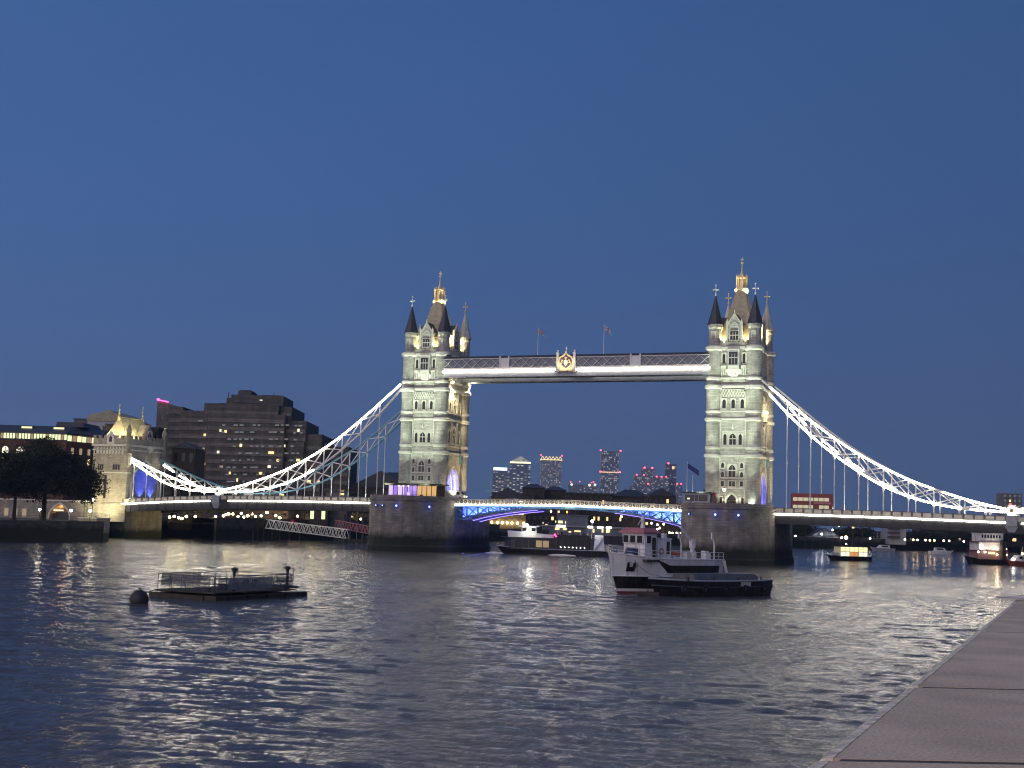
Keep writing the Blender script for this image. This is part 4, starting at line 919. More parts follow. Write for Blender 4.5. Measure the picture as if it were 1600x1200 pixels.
def cabin():
    a = at(1068, 790, Y=-15); b = at(1109, 790, Y=-15); w = b.x-a.x
    t = thing('control_cabin', 'small dark control cabin with one lit window on the nearer pier', 'cabin', (a.x, -15, 13.3))
    m = MB(); m.box(0, w, 0, 4, 0, 2.9); m.build('wall', 'grey paint', t)
    m = MB(); m.box(-.4, w+.4, -.4, 4.4, 2.92, 3.2); m.box(w*.7, w*.76, 1, 1.4, 3.2, 3.8); m.build('roof', 'dark steel', t)
    for k, (u0, u1) in enumerate(((.06, .40), (.44, .54), (.58, .9))):
        m = MB(); m.ring([(w*u0, 1.1), (w*u1, 1.1), (w*u1, 2.5), (w*u0, 2.5)], [(w*u0+.1, 1.2), (w*u1-.1, 1.2), (w*u1-.1, 2.4), (w*u0+.1, 2.4)], lambda u, v, d: (u, -d, v), 0, .12); o = m.build('window', 'dark steel', t)
        MB().box(w*u0+.1, w*u1-.1, -.04, -.01, 1.2, 2.4).build('pane', 'pane', o)
        if k == 0: MB().box(w*u0+.5, w*u0+1.1, -.08, -.05, 1.4, 1.75).build('glow', 'lit pale', o)
    t = thing('kiosk', 'orange red painted kiosk beside the control cabin', 'kiosk', (b.x+.1, -14.2, 13.3))
    m = MB(); m.box(0, .95, 0, 1, 0, 2.6); m.build('body', 'red paint', t); m = MB(); m.lathe([(.62, 2.61), (.62, 2.75), (.3, 3.0), (.02, 3.1)], 8, (.47, .5)); m.build('roof', 'red paint', t)
    m = MB(); m.box(.12, .83, -.03, -.004, .5, 2.3); m.build('pane', 'pane', t)
cabin()
def ornate_lamp(loc, label, h=4.0, lit=True, group=None):
    t = thing('street_lamp', label, 'street lamp', loc, 0, group)
    m = MB(); m.lathe([(.28, 0), (.28, .25), (.16, .4), (.14, 1.0), (.08, 1.3), (.07, h-.9), (.13, h-.8), (.07, h-.7)], 8); m.build('post', 'dark steel', t)
    m = MB(); m.lathe([(.16, h-.7), (.36, h-.1), (.4, h), (.12, h+.3), (.03, h+.5)], 6) if not lit else m.lathe([(.38, h), (.4, h+.05), (.12, h+.3), (.03, h+.5)], 6); m.build('lantern', 'teal paint' if not lit else 'dark steel', t)
    if lit: m = MB(); m.lathe([(.15, h-.68), (.34, h-.12), (.34, h-.01)], 8); m.build('globe', 'gold lamp', t)
    return t
q = at(1131, 789, Y=-12.5); tl = ornate_lamp((q.x, -12.5, 13.3), 'warm glowing lantern post before the doorway of the nearer tower', 4.1)
lamp('POINT', (0, -.1, 3.7), 620, (1, .58, .22), tl, size=.3)
q = at(685, 780, Y=-15); ornate_lamp((q.x, -15, 13.3), 'unlit teal lantern post right of the glass pavilion', 4.3, False)
def van():
    q = at(697, 777, Y=-5.0); t = thing('parked_van', 'white van passing under the arch of the farther tower', 'van', (q.x, -4.6, 13.35))
    body = [(0, .35), (4.6, .35), (5.3, .5), (5.35, 1.15), (4.75, 1.35), (4.1, 2.2), (3.9, 2.3), (.05, 2.3), (0, 2.0)]
    MB().prism(body, 'y', -.95, .95).build('body', 'white paint', t)
    MB().add([(4.78, -.8, 1.38), (4.16, -.75, 2.16), (4.16, .75, 2.16), (4.78, .8, 1.38)], [(0, 1, 2, 3)]).build('windscreen', 'pane', t)
    MB().box(3.2, 4.1, -.965, -.955, 1.3, 2.0).build('window', 'pane', t)
    for x in (.95, 4.3):
        for y in (-.9, .9):
            w = MB(); w.tube((x, y-.1, .36), (x, y+.1, .36), .36, 14); o = w.build('wheel', 'tyre', t); w = MB(); w.tube((x, y-.115, .36), (x, y+.115, .36), .2, 10); w.build('rim', 'grey paint', o)
    for y in (-.7, .7): m = MB(); m.ball((5.33, y, .85), .14, 6); m.build('headlight', 'warm lamp', t)
    m = MB(); m.box(-.03, -.005, -.9, -.7, .9, 1.3); m.box(-.03, -.005, .7, .9, .9, 1.3); m.build('tail_lamp', 'hull red', t)
van()
def car(px, py, Y, label, rz=0):
    q = at(px, py, Y=Y); t = thing('parked_car', label, 'car', (q.x, Y, ZD(q.x)+.02 if abs(q.x) > 52 else 12.7), rz)
    MB().prism([(0, .3), (4.2, .3), (4.25, .75), (3.3, .9), (2.7, 1.4), (1.0, 1.42), (.3, .95), (0, .85)], 'y', -.85, .85).build('body', 'grey paint', t)
    m = MB(); m.prism([(.55, .97), (2.98, .97), (2.62, 1.33), (1.08, 1.35)], 'y', -.86, .86); m.build('window', 'pane', t)
    for x in (.8, 3.4):
        for y in (-.8, .8): w = MB(); w.tube((x, y-.1, .33), (x, y+.1, .33), .33, 12); w.build('wheel', 'tyre', t)
    m = MB(); m.ball((4.22, -.6, .65), .12, 6); m.ball((4.22, .6, .65), .12, 6); m.build('headlight', 'white lamp', t)
car(455, 780, -3.5, 'small grey car on the left span behind the lattice'); 
car(790, 783, -4.0, 'grey car crossing the lifting span with headlights on')
def bus():
    a = at(1237, 790, Y=-4.0); b = at(1302, 794, Y=-4.0); Lb = b.x-a.x
    t = thing('double_decker_bus', 'red double decker bus crossing the right span', 'bus', (a.x, -4.0, ZD(60)+.02))
    H = 4.75
    m = MB(); m.loft([[(x, y, z) for x, z in ((0+e, .35), (Lb-e, .35), (Lb-e*.5, 2.3), (Lb-.25-e, H-.2), (Lb-.5, H), (.3, H), (0+e, H-.3))] for y, e in ((-1.25, .06), (-1.2, 0), (1.2, 0), (1.25, .06))]); m.build('body', 'red paint', t)
    n = 7
    for deck, z0, z1, e in ((0, 1.25, 2.05, 'lit pale'), (1, 3.0, 3.8, 'lit pale')):
        for k in range(n):
            if deck == 0 and k == 4: continue
            x0 = .55+(Lb-1.2)*k/n; x1 = x0+(Lb-1.2)/n-.14
            m = MB(); m.box(x0-.04, x1+.04, -1.275, -1.25, z0-.04, z1+.04); o = m.build('window', 'black paint', t); MB().box(x0, x1, -1.29, -1.277, z0, z1).build('pane', 'bus glow', o)
    m = MB(); m.box(Lb*.55, Lb*.97, -1.275, -1.252, 2.35, 2.8); m.build('advert_panel', 'pink roof', t)
    m = MB(); m.box(Lb-.18, Lb-.05, -1.0, 1.0, 1.2, 2.2); m.build('windscreen', 'pane', t)
    for x in (2.0, Lb-2.4):
        for y in (-1.15, 1.15): w = MB(); w.tube((x, y-.14, .5), (x, y+.14, .5), .5, 14); o = w.build('wheel', 'tyre', t); w = MB(); w.tube((x, y-.155, .5), (x, y+.155, .5), .25, 10); w.build('rim', 'grey paint', o)
    m = MB(); m.ball((Lb-.05, -.95, .8), .14, 6); m.ball((Lb-.05, .95, .8), .14, 6); m.build('headlight', 'white lamp', t)
em('bus glow', (1, .88, .6), .55)
bus()
# floodlights under the walkway on the farther tower, bracket lantern on the nearer tower
for k, (px, py) in enumerate(((707, 597), (733, 603))):
    q = at(px, py, X=-TX+6.4); t = thing('wall_floodlight', 'bright floodlight under the walkway on the farther tower, %s one' % ('nearer' if k == 0 else 'rear'), 'floodlight', tuple(q))
    m = MB(); m.tube((-.9, 0, .3), (0, 0, .2), .07); m.cbox((0, 0, .35), (.5, .5, .2)); m.build('bracket', 'dark steel', t); m = MB(); m.ball((.1, 0, -.05), .36, 8); m.build('lens', 'gold lamp', t)
    lamp('SPOT', (.7, 0, -.55), 9500, (1, .80, .45), t, (-1.2, .5, -14), 140, .8, .25); lamp('POINT', (.9, 0, .4), 300, (1, .8, .45), t, size=.2)
q = at(1196, 650, X=TX+6.3); t = thing('wall_lantern', 'glowing double lantern box on the side of the nearer tower', 'lantern', tuple(q))
m = MB(); m.box(-.6, .35, -.8, .8, -1.6, -1.45); m.tube((-.6, 0, -2.8), (.2, 0, -1.6), .1); m.build('bracket', 'dark steel', t)
m = MB(); m.box(-.25, .3, -.65, .65, -1.44, .2); m.build('body', 'lit yellow', t)
for y in (-.45, .5): m = MB(); m.ball((.1, y, .75), .42, 8); m.build('globe', 'gold lamp', t)
lamp('POINT', (1.4, 0, -.2), 900, (1, .8, .45), t, size=.3)
# blue lit vault of the road arches
for cx, s_ in ((-TX, 1), (TX, 1)):
    t = thing('arch_floodlight', 'blue and white floodlight set inside the road arch of the %s tower' % ('farther' if cx < 0 else 'nearer'), 'floodlight', (cx+3.4, -2.6, 13.35))
    m = MB(); m.box(-.3, .3, -.3, .3, 0, .4); m.build('body', 'dark steel', t)
    m = MB(); m.box(-.2, .2, -.2, .2, .41, .47); m.build('lens', 'led blue', t)
    lamp('SPOT', (0, 0, .8), 7000 if cx < 0 else 4500, (.16, .16, 1), t, (.3, 5.6, 4.2), 75, .5, .2)
    if cx < 0: lamp('SPOT', (1.4, 0, .8), 3200, (1, .96, .9), t, (2.2, 5.8, 4.4), 50, .5, .15)

# ------------------------------------------------------------------ buildings
CAMROT = _y
def faced(px, py, D, base_z=4.6):
    """frame of a building turned to the river: origin at ground under the photo point, x along the picture"""
    q = at(px, py, D=D); return Vector((q.x, q.y, base_z))
def hgt(px, py, D, base_z=4.6): return at(px, py, D=D).z-base_z
def lit_windows(t, lst, W_, y, em_):
    for (x, z, w, h, e) in lst:
        m = MB(); m.ring([(x-w/2-.12, z-.12), (x+w/2+.12, z-.12), (x+w/2+.12, z+h+.12), (x-w/2-.12, z+h+.12)], [(x-w/2, z), (x+w/2, z), (x+w/2, z+h), (x-w/2, z+h)], lambda u, v, d: (u, y-d, v), .01, .12); o = m.build('window', 'dark steel', t)
        m = MB(); m.box(x-w/2, x+w/2, y-.06, y-.02, z, z+h); m.build('pane', e, o)

def hotel():
    D = 470.0; s = D/FPX; o = faced(370, 770, D); t = thing('hotel_block', 'big stepped dark concrete hotel with scattered lit windows behind the left chains', 'building', tuple(o), CAMROT)
    X = lambda px: (px-370)*s
    def Z(px, py): return hgt(px, py, D)
    blocks = [(245, 268, 640, 10, 40, 626), (268, 318, 637, 6, 40, 640), (308, 345, 627, 4, 36, 628), (332, 428, 624, 2, 34, 634), (346, 430, 612, 8, 30, 614), (355, 376, 605, 10, 22, 605), (395, 425, 612, 9, 28, 613), (428, 447, 634, 4, 34, 632), (418, 428, 616, 9, 26, 622), (338, 348, 618, 9, 28, 616), (320, 333, 632, 3, 36, 627), (432, 472, 655, 3, 34, 657), (446, 497, 676, 4, 36, 678), (490, 536, 690, 12, 40, 700), (318, 440, 646, 0, 30, 646), (445, 470, 690, 1.5, 20, 690)]
    wall = MB(); band = MB()
    for i, (p0, p1, yt, y0, y1, yt2) in enumerate(blocks):
        x0, x1 = X(p0), X(p1); z1 = (Z(p0, yt)+Z(p1, yt2))/2 if i else Z(p0, 630)
        off = i*.013
        wall.box(x0, x1, y0+off, y1-off, -2, z1+off)
        zz = 6.0; k = 0
        while zz < z1-2.5 and y1 > 24:
            band.box(x0+.3, x1-.3, y0+off-.30, y0+off+.02, zz, zz+1.25)      # spandrel band
            zz += 2.85
    # the sloping wing on the left (facade turned to the river)
    wall.loft([[(X(250), 14, -2), (X(335), .5, -2), (X(335), 30, -2), (X(262), 34, -2)], [(X(250), 14, Z(250, 662)), (X(335), .5, Z(335, 668)), (X(335), 30, Z(335, 668)), (X(262), 34, Z(262, 662))]])
    wing = MB()
    for k in range(10):
        zz = 6+2.85*k; wing.bar((X(251), 13.5, zz+.6), (X(334), .3, zz+.6), .5, 1.25)
    wall.build('wall', 'glazed recess', t); band.build('spandrel', 'concrete panels', t); wing.build('wing_spandrel', 'concrete panels', t)
    r = MB(); r.box(X(357), X(374), 11, 20, Z(357, 605), Z(357, 605)+.5); r.tube((X(338), 12, Z(340, 622)), (X(338), 12, Z(340, 606)), .15); r.tube((X(411), 12, Z(410, 613)), (X(411), 12, Z(410, 606)), .12)
    for k in range(11): r.box(X(352)+k*.85, X(352)+k*.85+.35, 7.2, 7.9, Z(352, 645), Z(352, 624))
    r.build('roof_plant', 'dark steel', t)
    L_ = [(361, 652, 20, 4, 'lit warm', 2), (278, 647, 3, 6, 'lit pale', 5), (277, 660, 2.5, 4, 'lit yellow', 12), (274, 672, 2.5, 4.5, 'lit warm', 12), (340, 672, 3, 4, 'lit pale', 0), (348, 673.5, 4, 4, 'lit warm', 0), (312, 678, 4, 4, 'lit warm', 5), (436, 684.5, 8, 4, 'lit yellow', 1), (438, 696, 8, 4, 'lit yellow', 1), (421, 707, 9, 4, 'lit warm', 0), (373, 695.5, 4, 5, 'lit yellow', 0), (460, 671, 3.5, 5, 'lit pale', 2), (338, 706, 4, 4, 'lit pale', 0), (311, 700, 3.5, 4, 'lit dim', 5), (305, 723.5, 4, 4, 'lit warm', 6), (314, 724, 3, 4, 'lit warm', 5), (432, 719, 4, 4, 'lit yellow', 0), (419, 729, 5, 4, 'lit pale', 0), (358, 739, 3, 4, 'lit warm', 0), (406, 739.5, 5, 4, 'lit warm', 0), (370, 750, 2.5, 5, 'lit yellow', 0), (463, 718.5, 6, 4, 'lit warm', 1), (396, 621.5, 4, 1.2, 'lit pale', 6), (434, 662, 3, 3, 'lit warm', 1), (344, 728.8, 5, 3, 'lit dim', 0), (480, 752, 6, 5, 'lit warm', 3), (495, 752, 4, 4, 'lit warm', 3), (386, 718, 4, 2.5, 'cool glow', 0), (302, 655, 8, 2, 'cool glow', 5)]
    r2 = random.Random(4)
    for px in range(346, 470, 9):
        for row in range(9):
            if r2.random() < .62: L_.append((px+r2.uniform(-2, 2), 663.5+11.1*row, r2.uniform(3.5, 6.5), 2.4, 'cool glow', 0))  # faint glow stands in for glints on unlit panes
    for (px, py, w, h, e, dep) in L_:
        if px > 450 and py < 690: dep = 3.0
        if px < 335: dep = (335-px)*s*.74
        zc = Z(px, py); m = MB(); y = dep-.42
        w *= s; h *= s
        if h > .8:
            m.ring([(X(px)-w/2-.1, zc-h/2-.1), (X(px)+w/2+.1, zc-h/2-.1), (X(px)+w/2+.1, zc+h/2+.1), (X(px)-w/2-.1, zc+h/2+.1)], [(X(px)-w/2, zc-h/2), (X(px)+w/2, zc-h/2), (X(px)+w/2, zc+h/2), (X(px)-w/2, zc+h/2)], lambda u, v, d: (u, y-d, v), 0, .15)
            o_ = m.build('window', 'dark steel', t); MB().box(X(px)-w/2, X(px)+w/2, y-.04, y+.42, zc-h/2, zc+h/2).build('pane', e, o_)
        else: MB().box(X(px)-w/2, X(px)+w/2, y-.04, y+.42, zc-h/2, zc+h/2).build('window', e, t)
hotel()

def office():
    D = 440.0; s = D/FPX; o = faced(97, 800, D); t = thing('office_block', 'brick office block with a glowing glazed top storey behind the left bank trees', 'building', tuple(o), CAMROT)
    X = lambda px: (px-97)*s
    Z = lambda py, px=60: hgt(px, py, D)
    zt, zb = Z(677), Z(688); xr = X(150); dr = 26
    m = MB(); m.loft([[(X(-60), 0, -3), (X(97), 0, -3), (xr, dr, -3), (xr, dr+30, -3), (X(-60), dr+30, -3)], [(X(-60), 0, zb), (X(97), 0, zb), (xr, dr, zb), (xr, dr+30, zb), (X(-60), dr+30, zb)]]); m.build('wall', 'red brick', t)
    m = MB(); e = 1.6
    m.loft([[(X(-60), -e, zt), (X(97)+.4, -e, zt), (xr+e, dr-1, zt), (xr, dr+31, zt), (X(-60), dr+31, zt)], [(X(-60), -e, zt+.5), (X(97)+.4, -e, zt+.5), (xr+e, dr-1, zt+.5), (xr, dr+31, zt+.5), (X(-60), dr+31, zt+.5)], [(X(-60), 9, Z(662)), (X(92), 9, Z(662)), (X(118), dr-2, Z(662)), (X(118), dr+20, Z(662)), (X(-60), dr+20, Z(662))]])
    m.loft([[(X(62), 10, Z(662)), (X(108), 10, Z(662)), (X(108), 30, Z(662)), (X(62), 30, Z(662))], [(X(63), 11, Z(654)), (X(104), 11, Z(654)), (X(104), 29, Z(654)), (X(63), 29, Z(654))]]); m.build('roof', 'slate', t)
    for px in (26, 77):
        m = MB(); m.box(X(px)-1.9, X(px)+1.9, 4.3, 7, Z(667)-.55, Z(667)+.5); o_ = m.build('roof_light', 'dark steel', t); MB().box(X(px)-1.7, X(px)+1.7, 4.2, 4.299, Z(667)-.4, Z(667)+.4).build('pane', 'lit yellow', o_)
    # glazed storey
    n = 22; pat = 'yyyyyypddppppyyydddd dd'
    for k in range(n):
        u0 = X(-8)+(X(97)-X(-8))*k/n; u1 = u0+(X(97)-X(-8))/n
        m = MB(); m.box(u0, u0+.16, -.1, .25, zb, zt); m.box(u0+.16, u1, -.02, .2, zb, zb+.5); o_ = m.build('window', 'dark steel', t)
        MB().box(u0+.17, u1-.01, .05, .1, zb+.5, zt-.05).build('pane', 'lit green yellow' if (k*7) % 5 else 'lit dim', o_)
    for k in range(12):
        f0, f1 = k/12, (k+1)/12; p = lambda f: (X(97)+(xr-X(97))*f, dr*f)
        a, b = p(f0), p(f1); m = MB(); m.bar((a[0], a[1], (zb+zt)/2), (a[0]+.12, a[1]+.1, (zb+zt)/2), .2, zt-zb); o_ = m.build('window', 'dark steel', t)
        m = MB(); m.bar((a[0]+.25, a[1]+.2, (zb+zt)/2), (b[0], b[1], (zb+zt)/2), .12, (zt-zb)*.8); m.build('pane', ('lit green yellow', 'lit dim', 'lit yellow')[k % 3], o_)
    m = MB(); m.box(X(-60), X(97)-.2, 1, 1.2, zb, zt); m.loft([[(X(96), .6, z), (xr-.4, dr+.6, z), (xr-.4, dr+.9, z), (X(96), .9, z)] for z in (zb, zt)]); m.build('back_wall', 'dark brick', t)
    # arched windows of the brick storeys
    for px, py, w, h, e in ((2, 701.5, 10, 11, 'lit pale'), (26, 702, 14, 10, 'lit pale'), (52, 702, 11, 9, 'pane'), (76, 702, 10, 9, 'lit dim'), (2, 719, 10, 11, 'lit warm'), (21, 719, 7, 11, 'pane'), (48, 719, 9, 11, 'pane'), (75, 719, 9, 11, 'pane')):
        q = arch(w*s, h*s, .55, 6); zz = Z(py+h/2, px); mp = lambda u, v, d: (X(px)+u, -d, zz+v)
        m = MB(); m.ring(ontorect(q, w*s/2+.25, -.25, h*s+.3), q, mp, .01, .2); m.plate([(-.08, 0), (.08, 0), (.08, h*s*.9), (-.08, h*s*.9)], mp, .06, .15); o_ = m.build('window', 'dark brick', t); MB().plate(q, mp, .02, .05).build('pane', e, o_)
    for k in range(6):
        f = (k+.8)/7; x, y = X(97)+(xr-X(97))*f, dr*f
        for zc, e in ((Z(704, 120), 'lit dim'), (Z(720, 120), 'lit warm' if k == 2 else 'pane')):
            m = MB(); m.bar((x-.75, y-.85, zc), (x+.2, y+.1, zc), .5, 2.0); m.build('window', e, t)
office()
def slab(px0, px1, pyt, D, depth, wallm, name, label, rows=0, cols=0, lit=(), roof=None, zb=4.6, bt=-2, extra=None, rot=0, wm='pane'):
    s = D/FPX; pc = (px0+px1)/2; o = faced(pc, 800, D, zb); W_ = (px1-px0)*s; H = at(pc, pyt, D=D).z-zb
    t = thing(name, label, 'building', tuple(o), CAMROT+rot)
    m = MB(); m.box(-W_/2, W_/2, 0, depth, bt, H); m.build('wall', wallm, t)
    if roof == 'flat': m = MB(); m.box(-W_/2-.3, W_/2+.3, -.3, depth+.3, H+.005, H+.6); m.build('roof', 'dark steel', t)
    elif roof == 'gable':
        m = MB(); h = W_*.28; m.prism([(-W_/2-.4, H+.01), (W_/2+.4, H+.01), (0, H+h)], 'y', -.4, depth+.4); m.build('roof', 'slate', t)
    elif roof == 'hip':
        h = min(depth, W_)*.2; m = MB(); e = min(W_, depth)*.35
        m.loft([[(-W_/2-.5, -.5, H+.01), (W_/2+.5, -.5, H+.01), (W_/2+.5, depth+.5, H+.01), (-W_/2-.5, depth+.5, H+.01)], [(-W_/2+e, depth*.38, H+h), (W_/2-e, depth*.38, H+h), (W_/2-e, depth*.62, H+h), (-W_/2+e, depth*.62, H+h)]]); m.build('roof', 'slate', t)
    if rows:
        cw = W_/cols; ch = H/rows; lst = []
        for r_ in range(rows):
            for c in range(cols):
                e = 'lit warm' if (r_, c) in lit else wm
                lst.append((-W_/2+cw*(c+.5), ch*(r_+.3), cw*.42, ch*.45, e))
        lit_windows(t, lst, W_, 0, None)
    return t, W_, H, s, pc
t, W_, H, s, pc = slab(128, 186, 657, 545, 40, mat('pale render', (.42, .45, .5), .7, noise=.1) and 'pale render', 'gabled_block', 'tall pale gabled block behind the gate tower roof', 5, 3, {})
m = MB(); m.prism([(-W_/2-.3, H+.01), (W_/2+.3, H+.01), (W_/2+.3, H+1.4), (W_*.08, H+4.6), (-W_/2-.3, H+2.0)], 'y', -.3, 40.3); m.build('roof', 'roof lead', t)
for k in range(3): MB().box(-W_*.33, -W_*.33+.9, -.2, -.02, H-8-6*k, H-4.5-6*k).build('stair_window', 'lit pale', t)
slab(107, 129, 655, 560, 30, 'concrete panels', 'plain_block', 'small dark flat block between office roof and pale gabled block', 6, 3, {}, 'flat')
t, W_, H, s, pc = slab(158, 200, 664, 500, 26, 'yellow brick', 'brick_block', 'curved yellow brick block behind the gate tower parapet', 6, 4, {}, 'flat')
t, W_, H, s, pc = slab(236, 285, 642, 560, 40, 'concrete panels', 'slant_roof_tower', 'dark tower with slanting roof edge tipped by a red glow', 8, 5, {(6, 1)}, None)
m = MB(); m.prism([(-W_/2, H+.01), (W_/2, H+.01), (W_/2, H+1.2), (-W_/2, H+4.6)], 'y', .3, 39.6); m.build('roof', 'concrete panels', t)
m = MB(); m.bar((-W_/2, .1, H+4.75), (-W_/2+4.5, .1, H+4.0), .35, .35); m.ball((-W_/2+.3, .1, H+4.9), .5, 6); m.build('warning_lamp', 'pink lamp', t)
slab(196, 240, 668, 520, 30, 'dark brick', 'dark_block', 'low dark block between the gate tower roof and the stepped hotel', 6, 6, {(4, 2)}, 'flat')
slab(264, 300, 700, 415, 14, 'dark brick', 'gabled_house', 'dark gabled house directly right of the gate tower', 4, 3, {}, 'gable')

# ------------------------------------------------------------------ vessels
def plan(L, B, z, zmax, n=9, rake=1.6, flare=.25, stern=.85, full=.45, sheer=None, b0=.78):
    """closed outline of a hull at height z: x forward, y to port"""
    f = z/zmax; hb = B/2*(b0+(1-b0)*min(1, max(0, f)))
    xs = -L/2-.15*f; xb = L/2-rake+rake*f; pts = []
    for k in range(n+1):
        s = k/n; x = xs+(xb-xs)*(s**.85 if s > .5 else s*(.5**.85)/.5)
        s2 = (x-xs)/(xb-xs); w = hb*min(1, ((1-s2)/full))**(.62+.2*(1-f)) if s2 > 1-full else hb
        if s2 < .12: w = hb*(stern+(1-stern)*s2/.12)
        pts.append((x, w))
    ring = [(x, y) for x, y in pts]+[(x, -y) for x, y in pts[-2::-1]]
    return [(x, y, (sheer(x) if sheer and z >= zmax else z)) for x, y in ring]
def hull(t, L, B, levels, mats, sheer, zmax, **k):
    """levels: heights with the material index of the strake above each"""
    m = MB(); rings = [plan(L, B, z, zmax, sheer=sheer, **k) for z, _ in levels]
    for i in range(len(rings)-1):
        m.cur = levels[i][1]; m.loft([rings[i], rings[i+1]], i == 0, False)
    m.cur = levels[-1][1]; m.loft([rings[-1], [(x*.995, y*.97, z-.02) for x, y, z in rings[-1]]], False, True)
    return m.build('hull', mats, t)
def rail(t, pts, h=1.0, m_='white paint', n=2, posts=1.4, r=.03, name='railing'):
    m = MB()
    for a, b in zip(pts, pts[1:]):
        a = Vector(a); b = Vector(b); L_ = (b-a).length; k = max(1, int(L_/posts))
        for i in range(k+1): p = a.lerp(b, i/k); m.tube(p, p+Vector((0, 0, h)), r, 5)
        for j in range(n): z = Vector((0, 0, h*(j+1)/n)); m.tube(a+z, b+z, r, 5)
    return m.build(name, m_, t)
def win_box(t, x, y0, y1, z0, z1, nrm, em_='pane', fm='white paint', name='window'):
    """window on a face normal to x (nrm='x') or y; x is the plane position"""
    s_ = 1 if nrm[0] == '+' else -1; m = MB(); g_ = .07
    mp = (lambda u, v, d: (x+s_*d, u, v)) if nrm[1] == 'x' else (lambda u, v, d: (u, x+s_*d, v))
    m.ring([(y0-g_, z0-g_), (y1+g_, z0-g_), (y1+g_, z1+g_), (y0-g_, z1+g_)], [(y0, z0), (y1, z0), (y1, z1), (y0, z1)], mp, .003, .06); o = m.build(name, fm, t)
    MB().plate([(y0, z0), (y1, z0), (y1, z1), (y0, z1)], mp, .004, .025).build('pane', em_, o); return o

